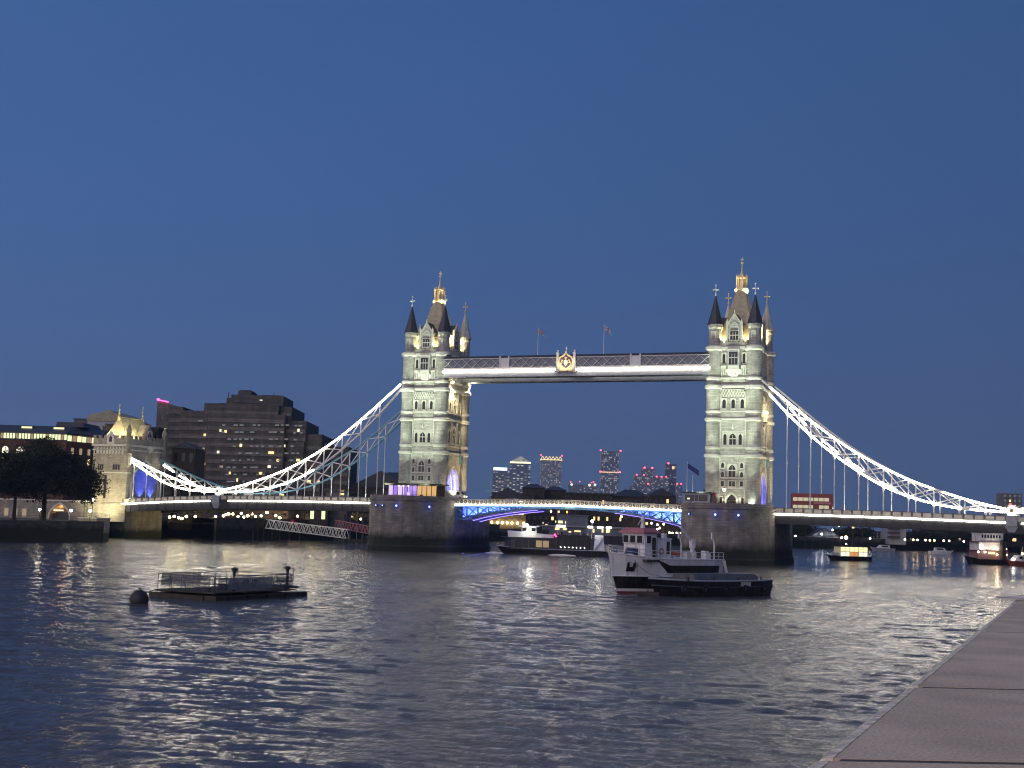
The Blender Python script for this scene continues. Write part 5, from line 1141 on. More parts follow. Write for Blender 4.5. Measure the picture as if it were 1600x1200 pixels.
HD = math.radians(-118); hv = Vector((math.cos(HD), math.sin(HD), 0)); hn = Vector((-hv.y, hv.x, 0))
SHIP = Vector((64.5, -162.4, 0))-hv*8.1
def ship():
    t = thing('moored_ship', 'white and black workboat with pink roofed wheelhouse moored in midstream', 'ship', tuple(SHIP), HD); t.scale = (.90, .95, .95)
    sh = lambda x: 4.55+.75*max(0, (x-1)/9)**1.5
    zm = 4.5
    hull(t, 20.5, 6.4, [(-.6, 0), (.25, 1), (.62, 2), (2.25, 1), (4.5, 1)], ['hull red', 'hull white', 'hull black'], sh, zm, rake=2.0, full=.42, b0=.74)
    # rubbing strake and rails
    m = MB(); rg = plan(20.6, 6.5, 2.25, zm, rake=2.0, full=.42, b0=.74); m.path([(x, y, 2.27) for x, y, z in rg], .07, 5); m.path([(x, y*1.0, z+.03) for x, y, z in plan(20.5, 6.4, 4.5, zm, rake=2.0, full=.42, b0=.74, sheer=sh)], .09, 5); m.build('rubbing_strake', 'hull white', t)
    rg = [p for p in plan(20.3, 6.2, 4.5, zm, rake=2.0, full=.42, b0=.74, sheer=sh)]
    rail(t, rg[:len(rg)], 1.0, 'white paint', 2, 1.2, .035)
    # name marks, hawse pockets with anchors
    def side_y(x, z):
        rg = plan(20.5, 6.4, z, zm, rake=2.0, full=.42, b0=.74); P = [p for p in rg if p[1] >= 0]
        return float(np.interp(x, [p[0] for p in P], [p[1] for p in P]))
    for s_ in (1, -1):
        m = MB(); x = 7.15; z = 2.9
        for dx in (-.36, .36):
            q_ = ((-.22, z), (.22, z), (.0 if dx < 0 else .2, z+1.15), (-.2 if dx < 0 else .0, z+1.15)); m.loft([[(x+dx+a, s_*(side_y(x+dx+a, zz)+e_), zz) for a, zz in q_] for e_ in (.07, -.1)])
        m.loft([[(x+a, s_*(side_y(x+a, zz)+e_), zz) for a, zz in ((-.3, z), (.3, z), (.1, z+.6), (-.1, z+.6))] for e_ in (.06, -.1)])
        m.build('anchor', 'black paint', t)
        # name: too small in the photograph to read; two groups of dark strokes
        m = MB(); r_ = random.Random(2)
        for g0, cnt in ((5.5, 8), (3.35, 6)):
            for i in range(cnt):
                x = g0-.25*i; y = s_*(side_y(x, 4.0)+.02)
                m.bar((x, y, 3.95), (x, y, 4.1), .025, .02)
                m.bar((x, y, 3.94 if r_.random() < .5 else 4.1), (x-.1, y, 3.94 if r_.random() < .5 else 4.1), .02, .025)
        m.build('name_lettering', 'grey paint', t)
    # long dark window band with raked front in the ship's side
    for s_ in (1, -1):
        m = MB(); rg_ = []
        for k in range(46):
            x = -9.2+12.4*k/45; lo = 2.75 if x < 1.4 else 2.75+(x-1.4)*.83; hi = 3.75 if x < 1.2 else min(3.75+(x-1.2)*.33, 4.4); hi = max(hi, lo+.02)
            rg_.append([(x, s_*(side_y(x, lo)+.06), lo), (x, s_*(side_y(x, hi)+.06), hi), (x, s_*(side_y(x, hi)-.15), hi), (x, s_*(side_y(x, lo)-.15), lo)])
        m.loft(rg_); o = m.build('window_band', 'black paint', t)
        for k in range(9):
            x0 = -8.3+1.05*k; m = MB(); m.loft([[(x, s_*(side_y(x, z)+.085), z) for x, z in ((x0, 2.95), (x0+.8, 2.95), (x0+.8, 3.6), (x0, 3.6))], [(x, s_*(side_y(x, z)+.064), z) for x, z in ((x0, 2.95), (x0+.8, 2.95), (x0+.8, 3.6), (x0, 3.6))]]); m.build('pane', mat('brown pane', (.05, .045, .03), .2), o)
    m = MB(); m.box(-9.5, 5.6, -2.8, 2.8, 4.2, 4.5); m.build('deck', 'timber', t)
    # wheelhouse
    W0, W1 = 3.0, 5.2
    w = MB(); w.loft([[(W0, -2.1, 4.45), (W1, -2.0, 4.45), (W1, 2.0, 4.45), (W0, 2.1, 4.45)], [(W0, -2.1, 6.4), (W1, -2.0, 6.4), (W1, 2.0, 6.4), (W0, 2.1, 6.4)], [(W0, -2.15, 7.9), (W1+.25, -2.15, 7.9), (W1+.25, 2.15, 7.9), (W0, 2.15, 7.9)]]); wo = w.build('wheelhouse', 'hull white', t)
    for k in range(3): win_box(wo, W1+.06+.14, -1.9+1.32*k, -.9+1.32*k, 6.65, 7.6, '+x')
    for s_ in ('+y', '-y'):
        yy = 2.13 if s_ == '+y' else -2.13
        for x0 in (4.15,): win_box(wo, yy, x0, x0+.85, 6.65, 7.6, s_)
        m = MB(); m.box(3.2, 3.85, yy-.05, yy+.05, 4.6, 7.4); m.build('door', 'timber', wo)
    r_ = MB(); r_.loft([[(W0-.5, -2.4, 7.9), (W1+.7, -2.4, 7.9), (W1+.7, 2.4, 7.9), (W0-.5, 2.4, 7.9)], [(W0-.5, -2.45, 8.1), (W1+.7, -2.45, 8.1), (W1+.7, 2.45, 8.1), (W0-.5, 2.45, 8.1)], [(W0-.1, -1.7, 8.65), (W1, -1.7, 8.65), (W1, 1.7, 8.65), (W0-.1, 1.7, 8.65)]]); r_.build('wheelhouse_roof', 'pink roof', t)
    m = MB(); m.lathe([(.35, 8.6), (.22, 9.4), (.28, 9.5), (.28, 10.1), (.1, 10.2)], 8, (3.6, .0)); m.bar((3.6, 0, 9.6), (4.3, .2, 9.6), .1, .1); m.bar((4.3, .2, 9.6), (4.9, .3, 9.0), .07, .07); m.build('mast', 'white paint', t)
    m = MB(); m.loft([[(4.9, -.75, 4.5), (6.6, -.75, 4.9), (6.6, .75, 4.9), (4.9, .75, 4.5)], [(5.0, -.75, 5.9), (6.0, -.6, 6.0), (6.0, .6, 6.0), (5.0, .75, 5.9)]]); m.build('deck_cover', mat('blue cover', (.03, .045, .11), .7), t)
    m = MB(); m.box(-.6, 2.2, -1.5, 1.5, 4.5, 7.2); m.box(-.7, 2.3, -1.6, 1.6, 7.2, 7.35); o = m.build('engine_casing', 'hull white', t)
    win_box(o, 1.5, -.3, .4, 5.2, 6.9, '+y', 'timber'); m = MB(); m.box(-.3, .3, .4, .9, 7.35, 8.0); m.build('funnel', 'hull white', t)
    m = MB()
    for k in range(12): a0 = 2*PI*k/12; a1 = a0+2*PI/12; m.tube((1.4+.36*math.cos(a0), 1.56, 5.6+.36*math.sin(a0)), (1.4+.36*math.cos(a1), 1.56, 5.6+.36*math.sin(a1)), .09, 6)
    m.build('lifebuoy', 'pink roof', t)
    # deck gear: rubber boat, crane, lockers, ventilators
    m = MB(); m.loft([[(x, y*w_, z) for y, z in ((-.75, 5.3), (-.6, 4.95), (.6, 4.95), (.75, 5.3), (.5, 5.55), (-.5, 5.55))] for x, w_ in ((-5.6, .8), (-5.2, 1), (-3.4, 1), (-2.6, .75), (-2.2, .3))]); m.build('rubber_boat', 'orange rubber', t)
    m = MB(); m.lathe([(.4, 4.5), (.3, 6.0), (.45, 6.1), (.45, 6.5), (.2, 6.6)], 8, (-6.3, .3)); m.cbox((-6.3, .3, 6.9), (.7, .6, .8)); m.bar((-6.2, .3, 7.0), (-3.2, .8, 8.9), .22, .28); m.build('crane', 'white paint', t)
    for i, (x, y) in enumerate(((-1.9, 2.2), (-8.6, 2.4))):
        m = MB(); m.path([(x, y, 4.5), (x, y, 6.6), (x+.3, y, 7.4), (x+.55, y, 8.0)], .12, 6); m.cbox((x+.5, y, 7.8), (.3, .2, .9)); m.build('davit', 'white paint', t)
    for x, y, sx_, sz in ((-2.9, 2.3, .8, 1.1), (-7.6, 1.8, 1.0, .9), (-8.9, .4, .8, 1.2), (-3.9, -1.9, 1.2, 1.0), (6.8, -.9, .5, .8), (6.9, 1.0, .4, .7)):
        m = MB(); m.box(x-sx_/2, x+sx_/2, y-.4, y+.4, 4.5, 4.5+sz); m.build('locker', 'white paint', t)
    m = MB(); m.path([(8.6, -2.0, 5.1), (7.2, 2.6, 3.8), (5.5, 3.1, 2.7), (3.0, 3.3, 2.3)], .025, 4); m.build('rope', 'dark steel', t)
    m = MB(); m.path([(-10.2, -2.9, 4.4), (-10.4, -2.8, 5.4), (-9.6, -2.7, 5.5)], .06); m.path([(-10.2, 2.9, 4.4), (-10.9, 2.8, 2.6)], .22, 6); m.build('stern_post', 'white paint', t)
ship()
def barge():
    c = SHIP+hn*6.4-hv*1.6; t = thing('moored_barge', 'low black barge lashed along the near side of the white workboat', 'barge', tuple(c), HD-.02)
    sh = lambda x: 1.95+.25*max(0, x/10)**2+.12*max(0, -x/10)**2
    hull(t, 19.4, 6.2, [(-.6, 0), (1.95, 0)], ['black paint'], sh, 1.95, rake=1.2, full=.30, b0=.93, stern=.8)
    m = MB(); m.path([(x, y*1.005, z-.02) for x, y, z in plan(19.4, 6.2, 1.95, 1.95, rake=1.2, full=.30, b0=.93, stern=.8, sheer=sh)], .12, 6); m.build('rim', 'grey paint', t)
    m = MB(); m.path([(x, y*1.01, 1.15+.02*x*x*.1) for x, y, z in plan(19.4, 6.2, 1.2, 1.95, rake=1.2, full=.30, b0=.93, stern=.8)], .10, 6); m.build('rubbing_strake', 'dark steel', t)
    m = MB(); m.loft([[(x, -2.3, 1.9), (x, 2.3, 1.9), (x, 1.6, 2.75), (x, -1.6, 2.75)] for x in (-7.6, 3.8)]); m.build('hatch_cover', mat('hatch grey', (.10, .105, .115), .6, noise=.2), t)
    m = MB(); m.box(-5.1, -3.3, 3.06, 3.12, 1.3, 1.85); m.build('name_board', mat('board grey', (.5, .5, .5), .6), t)
    for x in (-9.4, -9.75): m = MB(); m.tube((x, 1.2, 1.3), (x, 2.2, 1.3), .55, 12); m.build('fender', 'tyre', t)
    for i in range(5): x = -7.6+3.6*i; m = MB(); m.tube((x, 3.08, 1.0), (x, 3.32, 1.0), .46, 14); o = m.build('fender', 'tyre', t); m = MB(); m.tube((x, 3.325, 1.0), (x, 3.335, 1.0), .2, 10); m.build('hub', 'dark steel', o)
    for i in range(4): m = MB(); x = -7.4+4.4*i; m.lathe([(.14, 1.95), (.14, 2.3), (.22, 2.35), (.22, 2.42)], 8, (x, 2.75)); m.build('bollard', 'dark steel', t)
barge()
q = at(1012, 931, Z=0.05); t = thing('mooring_buoy', 'low dark log like mooring float under the bow of the workboat', 'buoy', tuple(q), .4)
m = MB(); m.tube((-1.3, 0, .12), (1.3, 0, .12), .35, 10); m.build('float', 'timber', t); m = MB(); m.lathe([(.08, .3), (.08, .6)], 6); m.build('ring', 'dark steel', t)

def pontoon():
    A = at(337, 939, Z=0); B_ = at(480, 931, Z=0); d = (B_-A); L = d.length; rz = math.atan2(d.y, d.x)
    t = thing('mooring_pontoon', 'dark floating platform with railings and grey banners', 'pontoon', (A.x, A.y, 0), rz)
    # local: x along the near side, y away from the viewer (to the left)
    Wd = 8.6; s_ = 1
    m = MB()
    m.box(0, L, 0, 1.5, -.4, .42); m.box(0, L, Wd-1.5, Wd, -.4, .42); m.box(-.15, 1.6, 1.51, Wd-1.51, -.35, .38); m.box(L-3.2, L-1.6, 1.51, Wd-1.51, -.35, .38); m.build('float', 'timber', t)
    m = MB(); m.box(.2, L-1.5, .35, Wd-.35, .62, .74)
    for k in range(6): m.box(.4+k*2.2, .7+k*2.2, .4, Wd-.4, .551, .619)
    m.build('deck', 'timber', t); m = MB(); m.box(L-3.4, L-.8, .6, Wd-1.0, .801, 1.05); m.build('platform', 'dark steel', t)
    H = 1.5; x1 = L-2.0
    pts = [(.5, .7, .8), (.5, Wd-.6, .8), (x1, Wd-.6, .8), (x1, .7, .8), (.5, .7, .8)]
    rail(t, pts, H, 'dark steel', 2, 1.6, .05)
    mat('banner pale', (.30, .31, .32), .8, noise=.18, nscale=1.5); mat('banner dark', (.13, .14, .16), .8, noise=.2, nscale=1.5)
    for nm, a_ in (('banner pale', .25), ('banner dark', .55)):
        M_ = MATS[nm]; n_ = M_.node_tree.nodes; l_ = M_.node_tree.links; tr_ = n_.new('ShaderNodeBsdfTransparent'); mx_ = n_.new('ShaderNodeMixShader'); mx_.inputs[0].default_value = a_
        l_.new(n_['Principled BSDF'].outputs[0], mx_.inputs[1]); l_.new(tr_.outputs[0], mx_.inputs[2]); l_.new(mx_.outputs[0], n_['Material Output'].inputs[0])
    def banner(a, b, m_, z0=.95, z1=2.15):
        a = Vector(a); b = Vector(b); m = MB(); n = 6; rows = [[], []]
        nrm = (b-a).normalized().cross(Vector((0, 0, 1)))
        vs = []
        for k in range(n+1):
            p = a.lerp(b, k/n)+nrm*.03*math.sin(k*1.7); q_ = p+nrm*.02
            vs += [(p.x, p.y, z0), (p.x, p.y, z1), (q_.x, q_.y, z1), (q_.x, q_.y, z0)]
        m.loft([vs[4*k:4*k+4] for k in range(n+1)]); return m.build('banner', m_, t)
    banner((.9, .62, 0), (2.4, .62, 0), 'banner dark'); banner((2.4, .61, 0), (x1-3.2, .61, 0), 'banner pale'); banner((x1-3.2, .62, 0), (x1-.2, .62, 0), 'banner dark')
    banner((.42, 1.2, 0), (.42, Wd-1.2, 0), 'banner dark', 1.15, 2.25); banner((1.0, Wd-.55, 0), (x1*.55, Wd-.55, 0), 'banner dark', 1.15, 2.25)
    mk = MB(); r_ = random.Random(5)
    for i in range(10): x = 4.6+.36*i; mk.box(x, x+.2, .575, .585, 1.6, 1.9) if i != 3 else None
    mk.build('banner_marks', 'banner dark', t)
    for i in range(5): x = 1.5+3.0*i; m = MB(); m.tube((x, -.04, .1), (x, -.24, .1), .34, 12); m.build('fender', 'tyre', t)
    m = MB(); m.box(L*.35, L*.35+.9, 3.2, 4.1, .74, 1.35); m.lathe([(.16, .74), (.2, 1.1), (.3, 1.15), (.3, 1.2)], 8, (1.2, 2.0)); m.lathe([(.16, .74), (.2, 1.1), (.3, 1.15), (.3, 1.2)], 8, (L-2.6, 5.0)); m.build('deck_gear', 'dark steel', t)
    for x, y in ((4.0, 1.2), (x1-.4, .9)):
        m = MB(); m.lathe([(.16, .75), (.16, 2.75), (.36, 2.85), (.36, 3.0), (.12, 3.15)], 8, (x, y)); m.build('vent_post', 'black paint', t)
    m = MB(); m.tube((x1+.3, .7, .8), (x1+.3, .7, 3.0), .06); m.tube((x1, .7, 2.9), (x1+.3, .7, 2.9), .04); m.build('ladder', 'dark steel', t)
    q = at(217, 943, Z=0)
    b = thing('mooring_buoy', 'big round dark buoy floating at the left end of the pontoon', 'buoy', tuple(q))
    m = MB(); m.ball((0, 0, .35), .9, 12); m.build('float', mat('buoy paint', (.03, .028, .03), .6, noise=.3), b, True); m = MB(); m.lathe([(.12, 1.15), (.12, 1.35), (.2, 1.37), (.2, 1.45)], 8); m.build('eye', 'dark steel', b)
    m = MB(); p0 = Vector(q)+Vector((.2, .6, .9)); e = t.matrix_basis @ Vector((0, Wd-.8, .7)); 
    m.tube((0, 0, 0), tuple(e-p0), .05); o = m.build('mooring_rope', 'dark steel'); o.location = p0; tag(o, 'mooring line between the round buoy and the pontoon', 'rope')
pontoon()

# ------------------------------------------------------------------ people
def person(name_label, loc, rz, top, bottom, h=1.72, sit=False):
    me = bpy.data.meshes.new('person'); s = h/1.72
    if sit: J = dict(pel=(0, 0, .5), ch=(0, 0, .95), nk=(0, 0, 1.1), hd=(0.02, 0, 1.25), kl=(.45, .1, .5), kr=(.45, -.1, .5), fl=(.45, .1, .06), fr=(.45, -.1, .06))
    else: J = dict(pel=(0, 0, .92), ch=(0, 0, 1.32), nk=(0, 0, 1.48), hd=(.02, 0, 1.62), kl=(.03, .11, .5), kr=(-.02, -.11, .5), fl=(.02, .12, .05), fr=(-.04, -.12, .05))
    z = J['ch'][2]
    J.update(sl=(0, .19, z+.06), sr=(0, -.19, z+.06), el=(.02, .25, z-.22), er=(.1, -.25, z-.2), wl=(.16, .22, z-.42), wr=(.3, -.15, z-.25), hl=(.2, .21, z-.5), hr=(.37, -.13, z-.22), hil=(0, .1, J['pel'][2]-.05), hir=(0, -.1, J['pel'][2]-.05), tl=(J['fl'][0]+.16, J['fl'][1], .04), tr=(J['fr'][0]+.16, J['fr'][1], .04), tp=(.02, 0, J['hd'][2]+.1))
    K = list(J); E_ = [('pel', 'ch'), ('ch', 'nk'), ('nk', 'hd'), ('hd', 'tp'), ('ch', 'sl'), ('ch', 'sr'), ('sl', 'el'), ('sr', 'er'), ('el', 'wl'), ('er', 'wr'), ('wl', 'hl'), ('wr', 'hr'), ('pel', 'hil'), ('pel', 'hir'), ('hil', 'kl'), ('hir', 'kr'), ('kl', 'fl'), ('kr', 'fr'), ('fl', 'tl'), ('fr', 'tr')]
    R_ = dict(pel=.14, ch=.15, nk=.055, hd=.1, tp=.07, sl=.07, sr=.07, el=.045, er=.045, wl=.035, wr=.035, hl=.04, hr=.04, hil=.09, hir=.09, kl=.06, kr=.06, fl=.045, fr=.045, tl=.04, tr=.04)
    me.from_pydata([tuple(c*s for c in J[k]) for k in K], [(K.index(a), K.index(b)) for a, b in E_], [])
    o = bpy.data.objects.new('person', me); COL.objects.link(o); md = o.modifiers.new('s', 'SKIN'); md.use_smooth_shade = True
    for i, k in enumerate(K): d = me.skin_vertices[0].data[i]; d.radius = (R_[k]*s, R_[k]*s); d.use_root = (k == 'pel')
    dg = bpy.context.evaluated_depsgraph_get(); ev = bpy.data.meshes.new_from_object(o.evaluated_get(dg))
    bpy.data.objects.remove(o); ev.materials.clear()
    for k in ('skin', top, bottom): ev.materials.append(MATS[k])
    hz = J['nk'][2]*s; pz = (J['pel'][2]+.02)*s
    for p in ev.polygons:
        c = p.center; p.use_smooth = True
        hand = abs(c.y) > .0 and any((c-Vector(J[k])*s).length < .08*s for k in ('hl', 'hr'))
        p.material_index = 0 if (c.z > hz-.02 or hand) else (1 if c.z > pz else 2)
    o = bpy.data.objects.new('person', ev); COL.objects.link(o); o.location = loc; o.rotation_euler = (0, 0, rz)
    tag(o, name_label, 'person', 'people on the top deck of the passenger boat'); return o

def party_boat():
    c = at(863, 867, D=352); c.z = 0
    t = thing('passenger_boat', 'dark hulled passenger boat with white top deck coming out under the lifting span', 'boat', tuple(c), CAMROT+PI-.06)
    # x forward = left in the picture; y to port
    L = 29
    hull(t, L, 7, [(-.5, 0), (1.4, 0)], ['hull black'], lambda x: 1.4+.5*max(0, x/14)**2, 1.4, rake=1.5, full=.3, b0=.92)
    m = MB(); m.path([(x, y*1.01, z) for x, y, z in plan(L, 7, 1.4, 1.4, rake=1.5, full=.3, b0=.92, sheer=lambda x: 1.42+.5*max(0, x/14)**2)], .09, 6); m.build('rubbing_strake', 'grey paint', t)
    m = MB(); m.loft([[(-10.5, -3.1, z), (10.5, -3.1, z), (12.3, 0, z), (10.5, 3.1, z), (-10.5, 3.1, z)] for z in (1.3, 4.1)]); m.build('saloon', 'dark steel', t)
    for k in range(11):
        x0 = 9.4-1.75*k
        for s_ in ('+y',): win_box(t, 3.11, x0-1.5, x0, 1.9, 3.6, s_, 'pane' if k not in (3, 4) else 'lit dim', 'black paint')
    m = MB(); m.loft([[(-11, -3.4, 4.12), (11.2, -3.3, 4.12), (13.4, 0, 4.12), (11.2, 3.3, 4.12), (-11, 3.4, 4.12)], [(-11, -3.4, 4.32), (11.2, -3.3, 4.32), (13.4, 0, 4.32), (11.2, 3.3, 4.32), (-11, 3.4, 4.32)]]); m.build('upper_deck', 'dark steel', t)
    m = MB()
    for s_ in (-1, 1): m.loft([[(-.2, s_*3.3, 4.33), (11.2, s_*3.2, 4.33), (11.2, s_*3.1, 4.33), (-.2, s_*3.2, 4.33)], [(-.2, s_*3.3, 5.1), (11.6, s_*3.2, 5.9), (11.6, s_*3.1, 5.9), (-.2, s_*3.2, 5.1)]])
    m.box(11.25, 11.4, -3.1, 3.1, 4.33, 5.88); m.build('bulwark', 'white paint', t)
    m = MB(); m.box(3.4, 8.8, -2.2, 2.2, 7.0, 7.25); m.build('wheelhouse_roof', 'white paint', t)
    m = MB(); m.box(4.2, 8.0, -2, 2, 4.33, 6.99); o = m.build('wheelhouse', 'white paint', t)
    for k in range(3): win_box(o, 2.01, 4.4+1.2*k, 5.4+1.2*k, 5.9, 6.7, '+y', 'lit yellow' if k == 1 else 'pane')
    m = MB(); m.ball((6.6, 2.3, 7.4), .35, 8); m.build('deck_lamp', 'white lamp', t); lamp('POINT', (6.0, 4.8, 6.6), 420, (1, .95, .8), t, size=.3)
    m = MB(); m.box(-9.4, -1.4, 3.42, 3.5, 1.9, 5.2); m.build('side_screen', 'black paint', t)
    m = MB()
    for k in range(7): m.ball((-2.2-1.0*k, 3.55, 2.1), .1, 5)
    m.build('fairy_light', 'white lamp', t)
    m = MB(); m.loft([[(-13.4, -3, 1.4), (-10.6, -3, 1.4), (-10.6, 3.3, 1.4), (-13.4, 3.3, 1.4)], [(-12.9, -3, 5.4), (-10.8, -3, 5.4), (-10.8, 3.3, 5.4), (-12.9, 3.3, 5.4)]]); m.build('stern_canopy', 'white paint', t)
    m = MB(); m.bar((-10.9, 3.45, 1.6), (-13.0, 3.45, 4.6), .5, .1, (0, 1, 0)); m.build('stair', 'grey paint', t)
    m = MB(); m.tube((-10.0, 2.8, 4.3), (-10.0, 2.8, 8.6), .07); m.build('mast', 'white paint', t); m = MB(); m.ball((-10.0, 2.9, 8.9), .36, 8); m.build('mast_lamp', 'white lamp', t); lamp('POINT', (-11.5, 5.2, 6.5), 200, (1, .95, .8), t, size=.3)
    m = MB(); m.ball((-.6, 3.5, 5.2), .22, 6); m.ball((-.9, 3.5, 4.8), .18, 6); m.build('port_lamp', 'pink lamp', t)
    for k in range(4): m = MB(); m.ball((5.0-1.6*k, 3.0, 2.4), .12, 5); m.build('saloon_lamp', 'warm lamp', t)
    rail(t, [(-.4, 3.25, 4.33), (-10.6, 3.25, 4.33)], 1.0, 'grey paint', 2, 1.5, .035)
    em('wake foam', (0, 0, 0), 0); mat('foam', (.75, .75, .76), .6)
    mt = t.matrix_basis; r_ = random.Random(9)
    what = ['standing in pale top by the rail', 'in dark coat beside the mast', 'in red top near the middle of the deck', 'in pale top sitting on the deck bench', 'in dark top facing the stern', 'in red top by the stern canopy', 'in pale top in front of the mast', 'in dark clothes at the front of the group', 'in pale top at the rear rail', 'in dark coat amid the group']
    tops = ['pale cloth', 'navy cloth', 'red cloth', 'pale cloth', 'navy cloth', 'red cloth', 'pale cloth', 'navy cloth', 'pale cloth', 'navy cloth']
    for i in range(10):
        x = -1.4-.95*i; y = 2.6-1.6*((i*5) % 3)/2
        person('person '+what[i], tuple(mt @ Vector((x, y, 4.33))), r_.uniform(0, 6.28), tops[i], 'navy cloth', r_.uniform(1.6, 1.85), i == 3)
    # wake
    w = MB()
    for (x0, x1, y0, y1) in ((-6, 1, 3.6, 4.2), (12.5, 17, 1.0, 3.0), (-22, -14.6, 1.0, 3.4)):
        n = 8; rg = []
        for k in range(n+1):
            f = k/n; x = x0+(x1-x0)*f; j = r_.uniform(-.25, .25); h = .32*math.sin(PI*f)+.03
            rg.append([(x, y0+j, 0), (x, (y0+y1)/2+j, h+r_.uniform(0, .12)), (x, y1+j, 0), (x, (y0+y1)/2, -.3)])
        w.loft(rg)
    o = w.build('wake', 'foam'); o.matrix_basis = mt; kind(o, 'stuff'); tag(o, 'pale churned wake foam along the passenger boat', 'wake')
party_boat()
def river_boat():
    c = at(1324, 873, D=392); c.z = 0; t = thing('river_boat', 'small river boat with brightly lit saloon beyond the right span', 'boat', tuple(c), CAMROT+PI+.35)
    hull(t, 14, 4.4, [(-.4, 0), (1.2, 0)], ['hull black'], lambda x: 1.2+.4*max(0, x/7)**2, 1.2, rake=1.2, full=.4, b0=.85)
    m = MB(); m.box(-5.8, 3.6, -1.95, 1.95, 3.9, 4.1); m.build('roof', 'dark steel', t)
    m = MB(); m.box(-5.6, 3.4, -1.7, -1.6, 1.2, 3.9); m.box(-5.7, 3.5, -1.8, 1.8, 1.15, 1.3); m.build('back_wall', 'white paint', t)
    for k in range(6):
        x0 = -5.6+1.5*k; m = MB(); m.box(x0, x0+.14, 1.72, 1.86, 1.3, 3.9); m.box(x0+.14, x0+1.5, 1.74, 1.84, 2.45, 2.6); o = m.build('window', 'white paint', t)
        MB().box(x0+.15, x0+1.49, 1.76, 1.80, 2.61, 3.85).build('pane', 'lit yellow', o); MB().box(x0+.15, x0+1.49, 1.76, 1.80, 1.3, 2.44).build('panel', 'lit orange' if k in (2, 3) else 'lit pale', o)
    m = MB(); m.loft([[(3.5, -1.4, 1.2), (6, -.8, 1.3), (6, .8, 1.3), (3.5, 1.4, 1.2)], [(3.5, -1.3, 2.2), (5.4, -.6, 2.0), (5.4, .6, 2.0), (3.5, 1.3, 2.2)]]); m.build('foredeck', 'grey paint', t)
    m = MB(); m.tube((.5, 0, 4.1), (.5, 0, 6.4), .06); m.build('mast', 'dark steel', t); m = MB(); m.ball((.5, 0, 6.5), .5, 8); m.build('mast_lamp', 'warm lamp', t); m = MB(); m.ball((.4, 0, 4.7), .2, 6); m.build('deck_lamp', 'white lamp', t)
    rail(t, [(-6.8, 1.6, 1.2), (-6.8, -1.6, 1.2)], .9, 'grey paint')
river_boat()
